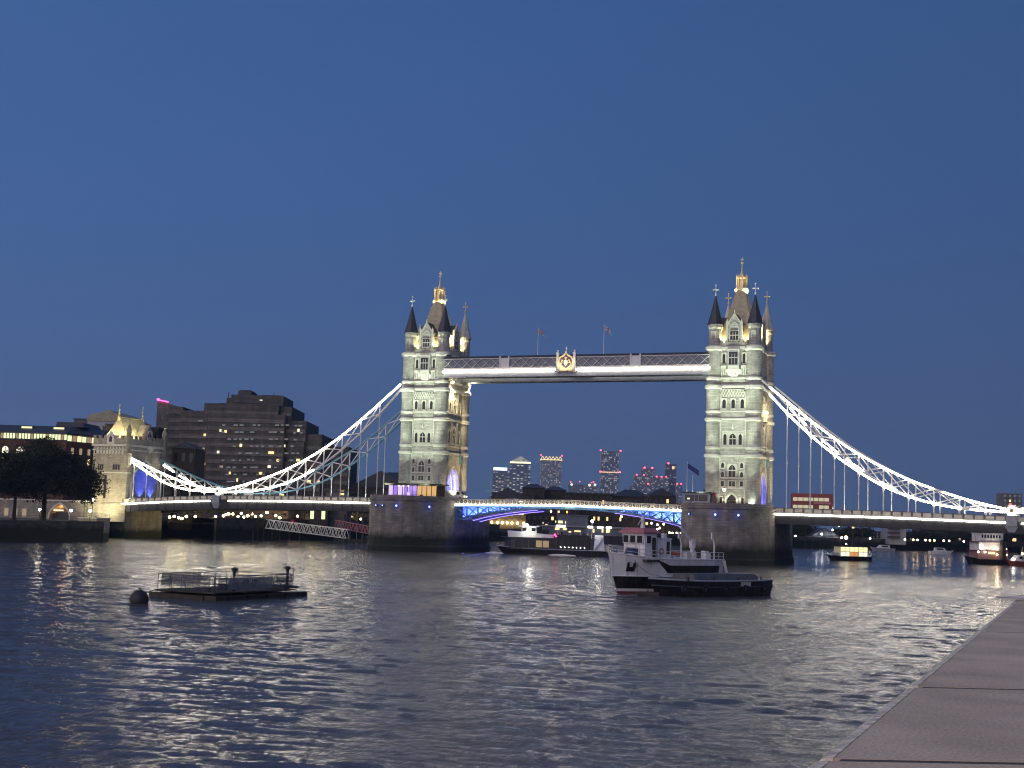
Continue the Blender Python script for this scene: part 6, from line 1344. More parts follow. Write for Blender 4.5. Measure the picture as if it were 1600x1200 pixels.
def red_ship():
    a = at(1506, 885, D=400); b = at(1580, 886, D=400); c = (a+b)/2; c.z = 0; s = 400/FPX; t = thing('moored_ship', 'white ship with red trim, long wheelhouse and amber lantern at the right edge', 'ship', tuple(c), CAMROT+PI+.25)
    L = 15
    hull(t, L, 5.5, [(-.4, 0), (1.5, 0)], ['hull black'], lambda x: 1.5+.6*max(0, x/7)**2, 1.5, rake=1.0, full=.4, b0=.85)
    m = MB(); m.box(-5.2, 4.6, -2.4, 2.4, 1.5, 3.9); m.build('lower_deck', mat('faded red', (.30, .16, .15), .6, noise=.2), t)
    m = MB(); m.box(-5.6, 5.2, -2.55, 2.55, 3.9, 4.1); m.box(-5.6, 5.2, -2.55, 2.55, 6.4, 6.6); m.build('deck_edge', 'hull red', t)
    m = MB(); m.box(-3.6, 4.4, -2.3, 2.3, 4.1, 6.4); m.build('upper_deck', 'hull white', t)
    m = MB(); m.box(-3.9, 3.9, -2.0, 2.0, 6.6, 8.9); m.box(-4.1, 4.1, -2.2, 2.2, 8.9, 9.05); o = m.build('wheelhouse', 'hull white', t)
    for k in range(7): win_box(o, 2.0, -3.0+.95*k, -2.4+.95*k, 7.6, 8.5, '+y')
    for x, y, z, e in ((3.6, 2.5, 5.4, 'white lamp'), (3.3, 2.6, 4.7, 'white lamp'), (-1.4, 2.5, 4.6, 'warm lamp'), (-1.4, 2.6, 2.9, 'warm lamp'), (-4.4, 2.5, 4.6, 'warm lamp'), (-4.4, 2.6, 2.9, 'warm lamp'), (4.8, 2.6, 3.6, 'white lamp'), (2.6, 2.7, 3.6, 'white lamp')):
        m = MB(); m.ball((x, y+.1, z), .26, 6); m.build('deck_lamp', e, t)
    m = MB(); m.box(-.8, 1.4, 2.5, 2.6, 3.0, 3.7); m.build('sign_board', 'lit yellow', t)
    m = MB(); m.lathe([(.55, 1.5), (.5, 7.2)], 10, (-2.9, 2.9)); m.lathe([(.4, 1.5), (.35, 6.8)], 10, (-3.9, 2.9)); m.build('funnel', 'black paint', t)
    for x in (-2.2, 1.3): m = MB(); m.tube((x, 0, 9), (x, 0, 11), .06); m.build('lantern_post', 'grey paint', t)
    m = MB(); m.ball((-.5, 0, 11.0), .85, 8, .8); m.build('lantern', 'amber lamp', t)
    m = MB(); m.bar((-2.6, 0, 10.9), (-.5, 0, 11.9), .1, .1); m.bar((1.8, 0, 10.9), (-.5, 0, 11.9), .1, .1); m.build('lantern_frame', 'amber lamp', t)
    lamp('POINT', (0, 4.5, 5), 250, (1, .8, .6), t, size=.4)
    q = at(1592, 884, D=392); q.z = 0; t = thing('cabin_cruiser', 'pale cabin cruiser cut by the right edge of the picture', 'boat', tuple(q), CAMROT+PI+.3)
    hull(t, 9, 3.2, [(-.3, 0), (1.3, 1)], ['hull red', 'hull white'], lambda x: 1.3+.5*max(0, x/4.5)**2, 1.3, rake=1.2, full=.5, b0=.8)
    m = MB(); m.loft([[(-3.2, -1.3, 1.3), (2.4, -1.2, 1.4), (2.4, 1.2, 1.4), (-3.2, 1.3, 1.3)], [(-2.8, -1.1, 3.0), (.9, -1.0, 3.0), (.9, 1.0, 3.0), (-2.8, 1.1, 3.0)]]); o = m.build('cabin', 'hull white', t)
    win_box(o, 1.27, -2.4, -.6, 2.0, 2.7, '+y'); win_box(o, 1.27, -.3, .8, 2.0, 2.7, '+y')
    m = MB(); m.ball((2.9, 1.3, 1.9), .4, 8); m.build('deck_lamp', 'white lamp', t); m = MB(); m.tube((-1, 0, 3), (-1.2, 0, 5.4), .05); m.build('mast', 'white paint', t); m = MB(); m.ball((-1.0, .3, 3.5), .3, 6); m.build('cabin_lamp', 'warm lamp', t)
red_ship()
def small_boat(px, py, D, L, label, i):
    q = at(px, py, D=D); q.z = 0; t = thing('moored_boat', label, 'boat', tuple(q), CAMROT+PI*(i % 2)+.1*i)
    hull(t, L, L*.27, [(-.3, 0), (1.2, 0)], ['hull white' if i % 2 == 0 else 'grey paint'], lambda x: 1.2+.5*max(0, x/(L/2))**2, 1.2, rake=1.2, full=.5, b0=.8)
    m = MB(); w = L*.1; m.loft([[(-L*.3, -w, 1.2), (L*.2, -w, 1.3), (L*.2, w, 1.3), (-L*.3, w, 1.2)], [(-L*.28, -w*.9, 2.6), (L*.08, -w*.8, 2.6), (L*.08, w*.8, 2.6), (-L*.28, w*.9, 2.6)]]); o = m.build('cabin', 'white paint', t)
    for s_ in ('+y', '-y'): win_box(o, w*.99*(1 if s_ == '+y' else -1), -L*.22, L*.05, 1.75, 2.35, s_)
for i, (px, py, D, L, lb) in enumerate(((1471, 859, 560, 10, 'white cruiser moored under the row of lamps on the far bank'), (1378, 856, 600, 11, 'pale motor boat moored before the brick houses'))): small_boat(px, py, D, L, lb, i)

# ------------------------------------------------------------------ left bank: viaduct, trees, lamps, terrace, gangways
t = thing('approach_viaduct', 'pale stone viaduct wall with an orange lit arch behind the left quay', 'viaduct', (-147.4, -9.5, 4.6))
ax = at(93, 800, Y=-9.5).x+147.4; ar_ = arch(7.4, 4.6, .8, 8, 0); x_e = -75
P = [(x_e, 0), (x_e, 5.3), (0, 5.3), (0, 0)]+[(u+ax, v) for u, v in ar_]
m = MB(); m.prism(P, 'y', 0, 6); m.build('wall', 'viaduct stone', t)
m = MB(); m.box(x_e, 0, -.25, 6, 5.31, 5.7); m.build('coping', 'limestone', t)
m = MB(); m.ring([(u*1.14+ax, v*1.1) for u, v in ar_], [(u+ax, v) for u, v in ar_], lambda u, v, d: (u, -d, v), .005, .2); m.build('arch_rib', 'limestone', t)
m = MB(); m.box(ax-4, ax+4, 6.1, 6.5, 0, 4.8); m.build('back_wall', 'yellow brick', t)
lamp('POINT', (ax-.5, 2.6, 3.0), 420, (1, .50, .16), t, size=.3)
m = MB(); m.box(ax-2.6, ax+1.0, .4, .5, 2.5, 2.9); m.build('strip_lamp', 'lit pale', t)
m = MB(); m.box(ax-2.8, ax+2.8, 1.8, 2.6, 0, 2.2); m.build('kiosk', 'dark steel', t)
for k in range(7):
    u = ax-13-k*3.4; m = MB(); m.ring([(u-.9, .5), (u+.9, .5), (u+.9, 2.9), (u-.9, 2.9)], [(u-.75, .65), (u+.75, .65), (u+.75, 2.75), (u-.75, 2.75)], lambda a, b, d: (a, -d, b), .0, .12); o = m.build('window', 'limestone', t); MB().box(u-.75, u+.75, -.05, -.01, .65, 2.75).build('pane', 'lit dim', o)
# stairs platform at the quay corner
q = at(150, 826, Y=-40); t = thing('landing_platform', 'pale stone landing platform with railing at the corner of the quay', 'platform', (-112.6, -44.4, 0))
m = MB(); m.box(-6, 0, -2, 3, -2, 5.6); m.build('wall', 'abutment stone', t)
m = MB(); m.box(-6.1, .15, -2.15, 3.1, 5.61, 5.9); m.build('coping', 'limestone', t); rail(t, [(-5.8, -1.9, 5.9), (-.1, -1.9, 5.9), (-.1, 2.9, 5.9)], 1.0, 'dark steel', 2, 1.5)
t = thing('quay_railing', 'dark iron railing along the top of the left quay', 'railing', (-112.2, -100, 4.95)); rail(t, [(0, 0, 0), (0, 54, 0)], 1.15, 'dark steel', 2, .55, .025)
def street(px, py, X, label, h, e='white lamp', P=120, group=None):
    q = at(px, py, X=X); zb = 4.6 if X < -100 else 6.5
    t = thing('street_lamp', label, 'street lamp', (q.x, q.y, zb), 0, group)
    hh = q.z-zb; m = MB(); m.lathe([(.2, 0), (.2, .3), (.1, .5), (.06, hh-.35)], 8); m.build('post', 'dark steel', t)
    m = MB(); m.ball((0, 0, hh), .34, 8); m.build('globe', e, t); m = MB(); m.lathe([(.3, hh+.28), (.1, hh+.5), (.02, hh+.7)], 8); m.build('cap', 'dark steel', t)
    if P: lamp('POINT', (.0, -.1, hh-.5), P, (1, .82, .52), t, size=.3)
for i, (px, py, lb) in enumerate(((62, 796, 'white globe lamp left of the big tree trunk on the quay'), (111, 797.5, 'white globe lamp right of the orange lit arch'), (145, 781, 'taller bright lamp beside the wall of the gate tower'), (141, 798, 'lamp above the landing platform at the quay corner'), (134, 756, 'high lamp on the viaduct beside the gate tower'))):
    street(px, py, -118 if i < 2 else (-113 if i == 3 else -136), lb, 4, P=160)

LEAF = {}
for nm, c in (('leaf dark', (.016, .024, .013)), ('leaf mid', (.024, .035, .016)), ('leaf light', (.038, .05, .02)), ('leaf lit', (.12, .16, .03))): mat(nm, c, .75)  # leaf lit carries the lamplight in a brighter green
def tree(loc, label, h, blobs, leaves, lsz, name='plane_tree', seed=1, mats=('leaf dark', 'leaf mid', 'leaf light'), tr=.4, group=None, limbs=6):
    """tapered trunk, limbs into each clump, crown of leaf sprays with gaps"""
    r_ = random.Random(seed); t = thing(name, label, 'tree', loc, 0, group)
    m = MB(); th = h*.38; m.tube((0, 0, -.3), (.1, 0, th*.5), tr*1.25, 9, tr*.95); m.tube((.1, 0, th*.5), (0, .1, th), tr*.95, 9, tr*.75)
    for b in blobs[:limbs]:
        c = Vector(b[:3]); md = Vector((c.x*.45, c.y*.45, (th+c.z)/2)); m.tube((0, .1, th-.2), md, tr*.55, 7, tr*.36); m.tube(md, c, tr*.36, 6, tr*.12)
        for k in range(3):
            e = c+Vector((r_.uniform(-1, 1)*b[3]*.7, r_.uniform(-1, 1)*b[3]*.7, r_.uniform(-.3, .8)*b[4]*.7)); m.tube(md.lerp(c, .6), e, tr*.18, 5, tr*.06)
    m.build('trunk', 'bark', t)
    vs = []; fs = []; mi = []
    tot = sum(b[3]**2*b[4] for b in blobs)
    for b in blobs:
        n = int(leaves*b[3]**2*b[4]/tot); ncl = max(4, n//22)
        for c in range(ncl):
            while True:
                d = Vector((r_.gauss(0, 1), r_.gauss(0, 1), r_.gauss(0, 1)))
                if d.length > .1: break
            d.normalize(); rad = r_.uniform(.55, 1.22) if r_.random() < .8 else r_.uniform(.1, .6)
            cc = Vector((b[0]+d.x*b[3]*rad, b[1]+d.y*b[3]*rad, b[2]+d.z*b[4]*rad)); k_ = 0 if r_.random() < .5 else (1 if r_.random() < .7 else 2)
            sp = lsz*r_.uniform(1.6, 3.0)
            for q in range(22):
                p = cc+Vector((r_.gauss(0, 1)*sp, r_.gauss(0, 1)*sp, r_.gauss(0, .6)*sp)); a = Vector((r_.gauss(0, 1), r_.gauss(0, 1), r_.gauss(0, .7))).normalized(); b_ = a.orthogonal().normalized(); s_ = lsz*r_.uniform(.6, 1.2)
                i = len(vs); vs += [tuple(p-a*s_), tuple(p+b_*s_*.55), tuple(p+a*s_), tuple(p-b_*s_*.55)]; fs.append((i, i+1, i+2, i+3)); mi.append(k_)
    me = bpy.data.meshes.new('crown'); me.from_pydata(vs, [], fs)
    for k in mats: me.materials.append(MATS[k])
    me.polygons.foreach_set('material_index', mi)
    o = bpy.data.objects.new('crown', me); COL.objects.link(o); o.parent = t; return t
tree((-116.5, -61.5, 4.6), 'huge dark plane tree on the quay in front of the brick offices', 19, [(0, -2, 14, 6.0, 5.0), (-2, -8, 11, 5.5, 4.5), (1, 6, 12, 5.5, 4.5), (2, 12, 9.5, 4.5, 4.0), (-1, 1, 17, 4.2, 3.2), (2, 10, 13, 4.0, 3.4), (0, 15.5, 7.5, 3.2, 2.6), (1, 14.5, 11, 3.2, 2.6)], 26000, .30, seed=3, tr=.62, limbs=8)
tree((-115.5, -72.5, 4.6), 'dark plane tree at the left edge of the picture', 16, [(0, -3, 11, 5.0, 4.4), (0, 3, 11.5, 4.6, 4.2), (-1, -8, 9.5, 4.5, 4.0), (0, 0, 14, 3.6, 2.8), (1, 5, 8, 3.6, 2.6)], 16000, .30, seed=5, tr=.45)
# terrace behind the left span: dark trees, dining terrace lamps, low buildings
bl = lambda s: [(0, 0, 5*s, 2.6*s, 2.2*s), (1.6*s, .8*s, 4.3*s, 2.0*s, 1.7*s), (-1.5*s, -.6*s, 4.4*s, 2.1*s, 1.8*s), (.2*s, -1.0*s, 6.4*s, 1.7*s, 1.4*s)]
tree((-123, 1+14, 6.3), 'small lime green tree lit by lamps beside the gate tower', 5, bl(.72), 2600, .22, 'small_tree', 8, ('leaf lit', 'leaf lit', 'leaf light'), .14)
for i, (px, X, s) in enumerate(((305, -128, 1.25), (330, -134, 1.5), (352, -128, 1.1), (440, -132, 1.4), (475, -128, 1.2), (540, -120, 1.5), (565, -116, 1.3), (400, -138, 1.5))):
    q = at(px, 812, X=X); tree((q.x, q.y, 6.2), 'dark terrace tree under the left span, %s' % ('nearest the gate tower', 'behind the lime green tree', 'left of the lamp cluster', 'behind the gangway head', 'right of the red light', 'behind the gangway foot', 'nearest the farther pier', 'behind the lamp cluster')[i], 6*s, bl(s), 3200, .26, 'terrace_tree', 20+i, ('leaf dark', 'leaf dark', 'leaf mid'), .16, 'dark trees on the terrace under the left span')
g = MB(); g.add([(-119.2, 14.3, 6.3), (-119.2, 60, 6.3), (-112.2, 130, 6.3), (-100.2, 181, 6.3), (-160, 200, 6.3), (-170, 14.3, 6.3)], [(0, 1, 2, 3, 4, 5)]); kind(g.build('terrace_paving', 'paving'), 'structure')
lamps_ = [(265, 808, 0), (272, 807, 0), (279, 809, 0), (284, 810, 1), (291, 807, 0), (305, 807, 0), (337, 807, 0), (349, 806, 0), (353, 804, 0), (357, 803, 1), (364, 803, 0), (372, 807, 0), (377, 802, 0), (381, 808, 0), (387, 806, 1), (394, 803, 0), (399, 807, 0), (408, 806, 0), (417, 801, 2), (431, 805.5, 0), (437, 809, 1), (465, 806.5, 0), (485, 807, 0), (498.5, 805.5, 1), (548, 807.5, 1), (571, 807, 1), (581.5, 810, 0), (564, 811, 0)]
proto = None
for i, (px, py, k) in enumerate(lamps_):
    X = -122-(i % 4)*2.2 if px < 420 else -121-(i % 3)*1.5
    q = at(px, py, X=X); lb = 'round glowing terrace lamp under the left span, %s' % ('beside the lime green tree' if px < 310 else 'in the dense cluster' if px < 425 else 'above the gangway' if px < 510 else 'nearest the farther pier')
    hh = max(.8, q.z-6.3)
    if proto is None:
        t = thing('terrace_lamp', lb, 'lamp', (q.x, q.y, q.z-2.6), 0, 'lamps on the terrace under the left span')
        m = MB(); m.lathe([(.12, 0), (.05, .3), (.045, 2.35)], 6); m.build('post', 'dark steel', t); m = MB(); m.ball((0, 0, 2.6), .36, 8); m.build('globe', 'gold lamp', t); proto = t
    else:
        t = dup(proto, (q.x, q.y, q.z-2.6), label=lb)
    if k: t.scale = (1.35, 1.35, 1)
    if k or i % 3 == 0: lamp('SPOT', (q.x-.3, q.y+.6, q.z+.3), 900, (1, .75, .38), None, (q.x-6, q.y+9, q.z-.6), 150, .5, .35)
q = at(457, 815, X=-119); t = thing('signal_lamp', 'bright pink red light on the terrace edge above the gangway', 'lamp', (q.x, q.y, 6.3)); m = MB(); m.tube((0, 0, 0), (0, 0, q.z-6.3), .05); m.build('post', 'dark steel', t); m = MB(); m.ball((0, 0, q.z-6.3), .32, 8); m.build('lens', 'pink lamp', t); lamp('POINT', (.7, -.5, q.z-6.3), 70, (1, .05, .2), t)
# parasols / awnings between the lamps
for i, px in enumerate((312, 323, 343, 368, 391, 404, 425, 444)):
    q = at(px, 817, X=-121); t = thing('terrace_parasol', 'dim parasol on the dining terrace, %s' % ('left of the lamp cluster' if px < 335 else 'among the lamp cluster' if px < 410 else 'behind the gangway head'), 'parasol', (q.x, q.y, 6.3), 0, 'parasols on the dining terrace')
    m = MB(); m.tube((0, 0, 0), (0, 0, 1.9), .04); m.build('pole', 'dark steel', t); m = MB(); m.lathe([(1.1, 1.55), (1.12, 1.6), (.05, 2.1)], 8); m.build('canopy', 'timber', t)
t, W_, H, s, pc = slab(345, 450, 782, 452, 14, 'dark brick', 'waterside_inn', 'dark waterside inn with rows of amber lights behind the dining terrace', 0, 0, zb=6.3, roof='gable')
for row, z in enumerate((4.5, 7.2)):
    for k in range(7): win_box(t, -.01, -W_/2+4+2.6*k, -W_/2+5+2.6*k, z, z+1.3, '-y', 'lit warm' if (k+row) % 3 else 'lit dim', 'timber')
t, W_, H, s, pc = slab(483, 512, 786, 440, 8, 'timber', 'terrace_pavilion', 'glowing pavilion with rows of bulbs above the gangway', 0, 0, zb=6.3, roof='hip')
for row in range(3):
    for k in range(5-row % 2):
        m = MB(); m.ball((-W_/2+.6+1.2*k+.3*(row % 2), -.2, 4.6+.95*row), .26, 6); m.build('bulb', 'warm lamp' if row != 1 else 'gold lamp', t)
for k in range(2): win_box(t, -.02, -W_/2+.4+3.6*k, -W_/2+1.6+3.6*k, .6, 3.4, '-y', 'lit green yellow', 'timber')
t, W_, H, s, pc = slab(508, 542, 770, 446, 14, 'concrete panels', 'pillar_block', 'grey concrete block on pillars behind the gangway', 0, 0, zb=6.3, roof='flat'); win_box(t, -.01, 1.2, 2.4, 8.6, 10, '-y', 'lit warm', 'dark steel')
slab(545, 640, 762, 490, 20, 'dark brick', 'dark_warehouse', 'dark warehouse with ridged roof left of the farther tower', 3, 9, {(1, 2)}, 'gable', wm='pane')
slab(575, 650, 752, 540, 20, 'dark brick', 'far_warehouse', 'darker gabled roof just behind the pavilion on the farther pier', 0, 0, {}, 'hip')
def gangway(a, b, h, w, label, m_='white paint'):
    a = Vector(a); b = Vector(b); d = (b-a); L = d.length; t = thing('gangway', label, 'gangway', tuple(a), math.atan2(d.y, d.x)); sl = math.atan2(d.z, math.hypot(d.x, d.y)); n = 14
    f = lambda x, y, z: (x*math.cos(sl), y, x*math.sin(sl)+z)
    for y in (-w/2, w/2):
        m = MB(); m.bar(f(0, y, 0), f(L, y, 0), .26, .26); m.bar(f(0, y, h), f(L, y, h), .22, .22)
        for k in range(n): x = L*k/n; m.bar(f(x, y, 0), f(x+L/n/2, y, h), .16, .16); m.bar(f(x+L/n/2, y, h), f(x+L/n, y, 0), .16, .16)
        m.build('truss', m_, t)
    m = MB(); m.bar(f(0, 0, .05), f(L, 0, .05), w-.2, .08); m.build('walkway', 'timber', t); return t
a = at(418, 825, Y=24); b = at(543, 841, Y=24); gw = gangway(tuple(a), tuple(b), 2.5, 2.0, 'long white lattice gangway sloping down to the landing piles', 'white paint')
for x in (3, 10, 17, 25): lamp('POINT', (x, -3.5, 2.6-x*.07), 60, (1, .88, .66), gw, size=.3)  # point lights added to brighten the gangway, without fittings
a = at(525, 824, Y=46); b = at(600, 838, Y=46); gangway(tuple(a), tuple(b), 2.2, 1.8, 'second paler lattice gangway behind the piles, running to the farther pier', 'pink roof')
q = at(552, 846, Z=0); t = thing('landing_stage', 'dark landing stage with tall piles at the foot of the gangway', 'landing stage', (q.x, q.y, 0), .3)
m = MB(); m.box(-6, 10, -2.5, 2.5, -.4, .8); m.build('float', 'timber', t)
for x, y, h in ((-2.5, -2.8, 8.5), (-.6, -2.8, 8.2), (3.6, -2.8, 9.5), (9, -2.8, 7)): m = MB(); m.tube((x, y, -3), (x, y, h), .4, 10); m.build('pile', 'dark steel', t)
m = MB(); m.tube((1.4, -2, .8), (1.4, -2, 15.5), .09); m.build('mast', 'grey paint', t); rail(t, [(3.5, -2.3, .8), (9.8, -2.3, .8)], 1.1, 'white paint')
for i, px in enumerate((395, 402, 411, 424, 437, 452, 468)):
    q = at(px, 847, X=-116.5); t = thing('timber_pile', 'timber fender pile against the dark river wall below the gangway', 'pile', (q.x, q.y, -3), 0, 'fender piles along the dark river wall'); m = MB(); m.tube((0, 0, 0), (0, 0, 8.6+(i % 3)*.3), .28, 8); m.build('post', 'timber', t)

# ------------------------------------------------------------------ behind the lifting spans
t, W_, H, s, pc = slab(764, 822, 778, 575, 22, 'yellow brick', 'lit_warehouse', 'warehouse with two rows of yellow lights beneath the left lifting span', 0, 0, zb=4.6, roof='gable')
for k, px in enumerate((782, 789.5, 801.5, 806, 812, 816.5)): win_box(t, -.01, (px-pc)*s-.55, (px-pc)*s+.55, 6.2, 8.2, '-y', 'lit yellow', 'dark steel')
for k, px in enumerate((769, 778, 785.5, 793, 800.5, 809, 819)):
    m = MB(); m.ball(((px-pc)*s, -.7, 2.6), .4, 6, 1.4); m.build('wall_lamp', 'gold lamp', t); lamp('SPOT', ((px-pc)*s, -1.2, 2.2), 420, (1, .70, .3), t, ((px-pc)*s, .6, 8), 70, .7, .3)
def dark_block(px0, px1, py, D, roof, label, rows, cols, lit, name='warehouse', m_='dark brick', wm='pane'):
    return slab(px0, px1, py, D, 24, m_, name, label, rows, cols, lit, roof, wm=wm)
dark_block(768, 836, 772, 640, 'flat', 'long low dark roofed warehouse under the pyramid topped tower', 4, 9, {})
dark_block(816, 850, 762, 655, 'hip', 'dark hipped roof directly below the pyramid topped tower', 0, 0, {})
dark_block(850, 884, 766, 665, 'hip', 'dark hipped roof below the zigzag crowned tower', 0, 0, {})
dark_block(822, 905, 781, 610, None, 'dark wharf building with few lit windows behind the passenger boat', 4, 9, {(0, 3), (1, 4), (2, 5)})
dark_block(884, 958, 772, 650, 'flat', 'dark flat topped block behind the centre of the span', 4, 8, {(2, 5)})
dark_block(905, 1000, 779, 618, None, 'brick wharf building with slim amber windows right of the span centre', 4, 14, {(1, 1), (1, 3), (1, 4), (1, 6), (1, 9), (3, 5), (2, 8)})
dark_block(958, 1016, 776, 660, 'hip', 'dark hipped roof below the tallest slab tower', 0, 0, {})
dark_block(1012, 1056, 775, 640, 'gable', 'dark gabled warehouse with a lit attic left of the nearer pier', 3, 5, {(2, 3)})
dark_block(998, 1075, 786, 622, None, 'dark wharf building with scattered lights behind the workboat wheelhouse', 5, 9, {(1, 1), (2, 4), (3, 6), (2, 5), (4, 2)})
t = None
q = at(912, 847, D=560); q.z = 0; t = thing('floating_pier', 'long blue grey floating pier building with lit white signs behind the passenger boat', 'pier building', tuple(q), CAMROT); s = 560/FPX
m = MB(); m.box(-24, 28, -2, 8, -.5, 3.2); m.build('pontoon', 'black paint', t)
m = MB(); m.box(-17, 26, 0, 7, 3.2, 6.3); m.build('wall', mat('pier grey', (.16, .18, .22), .6, noise=.2), t); m = MB(); m.box(-17.6, 27, -.8, 7.6, 6.3, 6.9); m.build('roof', 'grey paint', t)
m = MB(); m.box(-10.5, 1.5, 1, 6, 6.9, 11.0); m.box(-11, 2, .6, 6.4, 11.0, 11.4); m.build('upper_cabin', 'pier grey', t)
for px, py, w, h, e in ((875, 815.5, 7, 4, 'lit yellow'), (867.5, 815, 1.6, 3, 'lit yellow'), (883, 816, 1.3, 4, 'lit pale'), (870, 826, 7, 4, 'lit warm'), (882, 826.5, 6, 3.5, 'lit warm'), (890, 831, 4, 2, 'lit yellow'), (902, 830, 10, 2.4, 'lit warm'), (848, 817, 2, 1.6, 'lit pale'), (856, 817, 2, 1.4, 'cool glow'), (840, 822, 5, 1.6, 'lit dim')):
    p = at(px, py, D=560); x = (px-912)*s; m = MB(); yy = .98 if py < 818 else -.02; m.box(x-w*s/2, x+w*s/2, yy-.1, yy, p.z-h*s/2, p.z+h*s/2); m.build('window', e, t)
for px, py, w in ((875.5, 822, 14), (921.5, 823.5, 8), (937, 824, 9), (950.5, 824.5, 8)):
    p = at(px, py, D=560); x = (px-912)*s; m = MB(); m.box(x-w*s/2, x+w*s/2, -.95, -.82, p.z-.42, p.z+.42); m.build('sign', 'led soft', t)
for px, py in ((927, 829), (941, 829), (948, 829.5), (951, 829)): p = at(px, py, D=560); x = (px-912)*s; m = MB(); m.box(x-.35, x+.35, -.1, -.02, p.z-.8, p.z+.7); m.build('door', 'lit yellow', t)
m = MB(); m.tube((-11, 1, 6.9), (-11, 1, 17), .08); m.build('mast', 'grey paint', t)
for i, (px, py, e) in enumerate(((1018, 817.5, 'gold lamp'), (1027, 820, 'white lamp'), (1031, 825, 'warm lamp'), (1027, 827, 'white lamp'), (1037, 819, 'warm lamp'), (1046, 832.5, 'gold lamp'), (1050.5, 833, 'gold lamp'), (1057.5, 833, 'gold lamp'), (1064, 833, 'gold lamp'), (971, 807, 'warm lamp'))):
    q = at(px, py, D=605); t = thing('quay_lamp', 'small %s light on the far quay behind the workboat%s' % ('yellow' if e != 'white lamp' else 'white', ' in the low row of four' if i in (5, 6, 7, 8) else ''), 'street lamp', (q.x, q.y, 4.6), 0, 'small lights on the far quay behind the workboat'); m = MB(); m.tube((0, 0, -.1), (0, 0, q.z-4.6), .07); m.build('post', 'dark steel', t); m = MB(); m.ball((0, 0, q.z-4.6), .45, 6); m.build('globe', e, t)
# flagpoles beyond the nearer pier, gas-lamp mast by the lifting span
for px, pt, pb, lb, fl in ((1073, 722, 775, 'tall white flagpole with a blue flag left of the nearer tower', 1), (1082, 743, 775, 'shorter white flagpole left of the nearer tower', 0), (766, 742, 778, 'slim teal mast right of the farther tower', 0)):
    q = at(px, pb, Y=12 if px > 900 else -9); t_ = at(px, pt, Y=q.y); t = thing('flagpole', lb, 'flagpole', tuple(q)); m = MB(); h = t_.z-q.z; m.tube((0, 0, -2), (0, 0, h), .11, 6, .07); m.ball((0, 0, h), .14, 6); m.build('pole', 'white paint' if px > 900 else 'teal paint', t)
    if px < 900: m = MB(); m.bar((-.9, 0, h*.3), (.9, 0, h*.3), .14, .5); m.build('cross_arm', 'teal paint', t)
    else: m = MB(); m.ball((.1, -.1, .9), .2, 6); m.build('base_lamp', 'white lamp', t)
    if fl: m = MB(); m.loft([[(.1+.75*k, .2*math.sin(k), h-.3-.45*k), (.1+.75*k, .2*math.sin(k)+.03, h-.3-.45*k), (.1+.75*k, .2*math.sin(k)+.03, h-1.5-.5*k), (.1+.75*k, .2*math.sin(k), h-1.5-.5*k)] for k in range(5)]); m.build('flag', 'flag blue', t)

# ------------------------------------------------------------------ far towers
DS = 4300.0; SS = DS/FPX; HAZE_BASE = (.15, .185, .26)  # far tower base colours lifted and blued to carry the haze
def sky_tower(px0, px1, py, label, dens, c1, c2, es, base=HAZE_BASE, cw=6.5, ch=4.6, name='skyscraper', depth=None, D=DS, fill=.6):
    s_ = D/FPX; pc = (px0+px1)/2; q = at(pc, py, D=D); W_ = (px1-px0)*s_; H = q.z-4
    t = thing(name, label, 'skyscraper', (q.x, q.y, 4), CAMROT)
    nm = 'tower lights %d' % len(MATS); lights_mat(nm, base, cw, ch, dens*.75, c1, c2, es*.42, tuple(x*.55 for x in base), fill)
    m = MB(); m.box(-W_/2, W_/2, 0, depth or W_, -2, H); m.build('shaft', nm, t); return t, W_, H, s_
WA, CO, YE = (1, .72, .42), (.85, .92, 1), (1, .93, .55)
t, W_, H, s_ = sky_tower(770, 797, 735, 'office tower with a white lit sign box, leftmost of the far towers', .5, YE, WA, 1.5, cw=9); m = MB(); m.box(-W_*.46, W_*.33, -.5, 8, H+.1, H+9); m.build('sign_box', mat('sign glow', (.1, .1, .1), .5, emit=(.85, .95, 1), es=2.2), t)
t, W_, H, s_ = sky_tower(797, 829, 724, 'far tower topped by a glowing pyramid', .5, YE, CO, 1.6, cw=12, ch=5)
m = MB(); m.box(-W_/2-.4, W_/2+.4, -.4, W_, H+.1, H+5); m.build('cornice', mat('pyramid rim', (.1, .1, .1), .5, emit=(1, .88, .5), es=2.2), t)
lights_mat('pyramid glow', (.35, .34, .3), 3.2, 2.6, .85, (1, .95, .8), (1, .9, .6), 1.0, (.2, .2, .2), .7)
m = MB(); m.loft([[(-W_/2, 0, H+5.1), (W_/2, 0, H+5.1), (W_/2, W_, H+5.1), (-W_/2, W_, H+5.1)], [(-.8, W_/2-.8, H+24), (.8, W_/2-.8, H+24), (.8, W_/2+.8, H+24), (-.8, W_/2+.8, H+24)]]); m.build('pyramid', 'pyramid glow', t)
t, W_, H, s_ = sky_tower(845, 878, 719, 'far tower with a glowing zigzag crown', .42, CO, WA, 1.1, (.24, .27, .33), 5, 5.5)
m = MB(); m.box(-W_/2-1, W_/2+1, -.6, W_, H+.1, H+2.2)
for k in range(6):
    x = -W_/2+W_*k/6; m.bar((x, -.4, H+2), (x+W_/12, -.4, H+12), 1.6, 1.2, (0, 1, 0)); m.bar((x+W_/12, -.4, H+12), (x+W_/6, -.4, H+2), 1.6, 1.2, (0, 1, 0))
m.build('crown', mat('crown glow', (.1, .1, .1), .5, emit=(1, .72, .3), es=1.8), t)
for s2 in (-1, 1): m = MB(); m.ball((s2*W_/2, -1, H+15), 2.2, 6); m.build('warning_lamp', 'red lamp', t)
t, W_, H, s_ = sky_tower(890, 934, 757, 'low wide far block with round bright lamps on its roof', .15, WA, CO, 1.3)
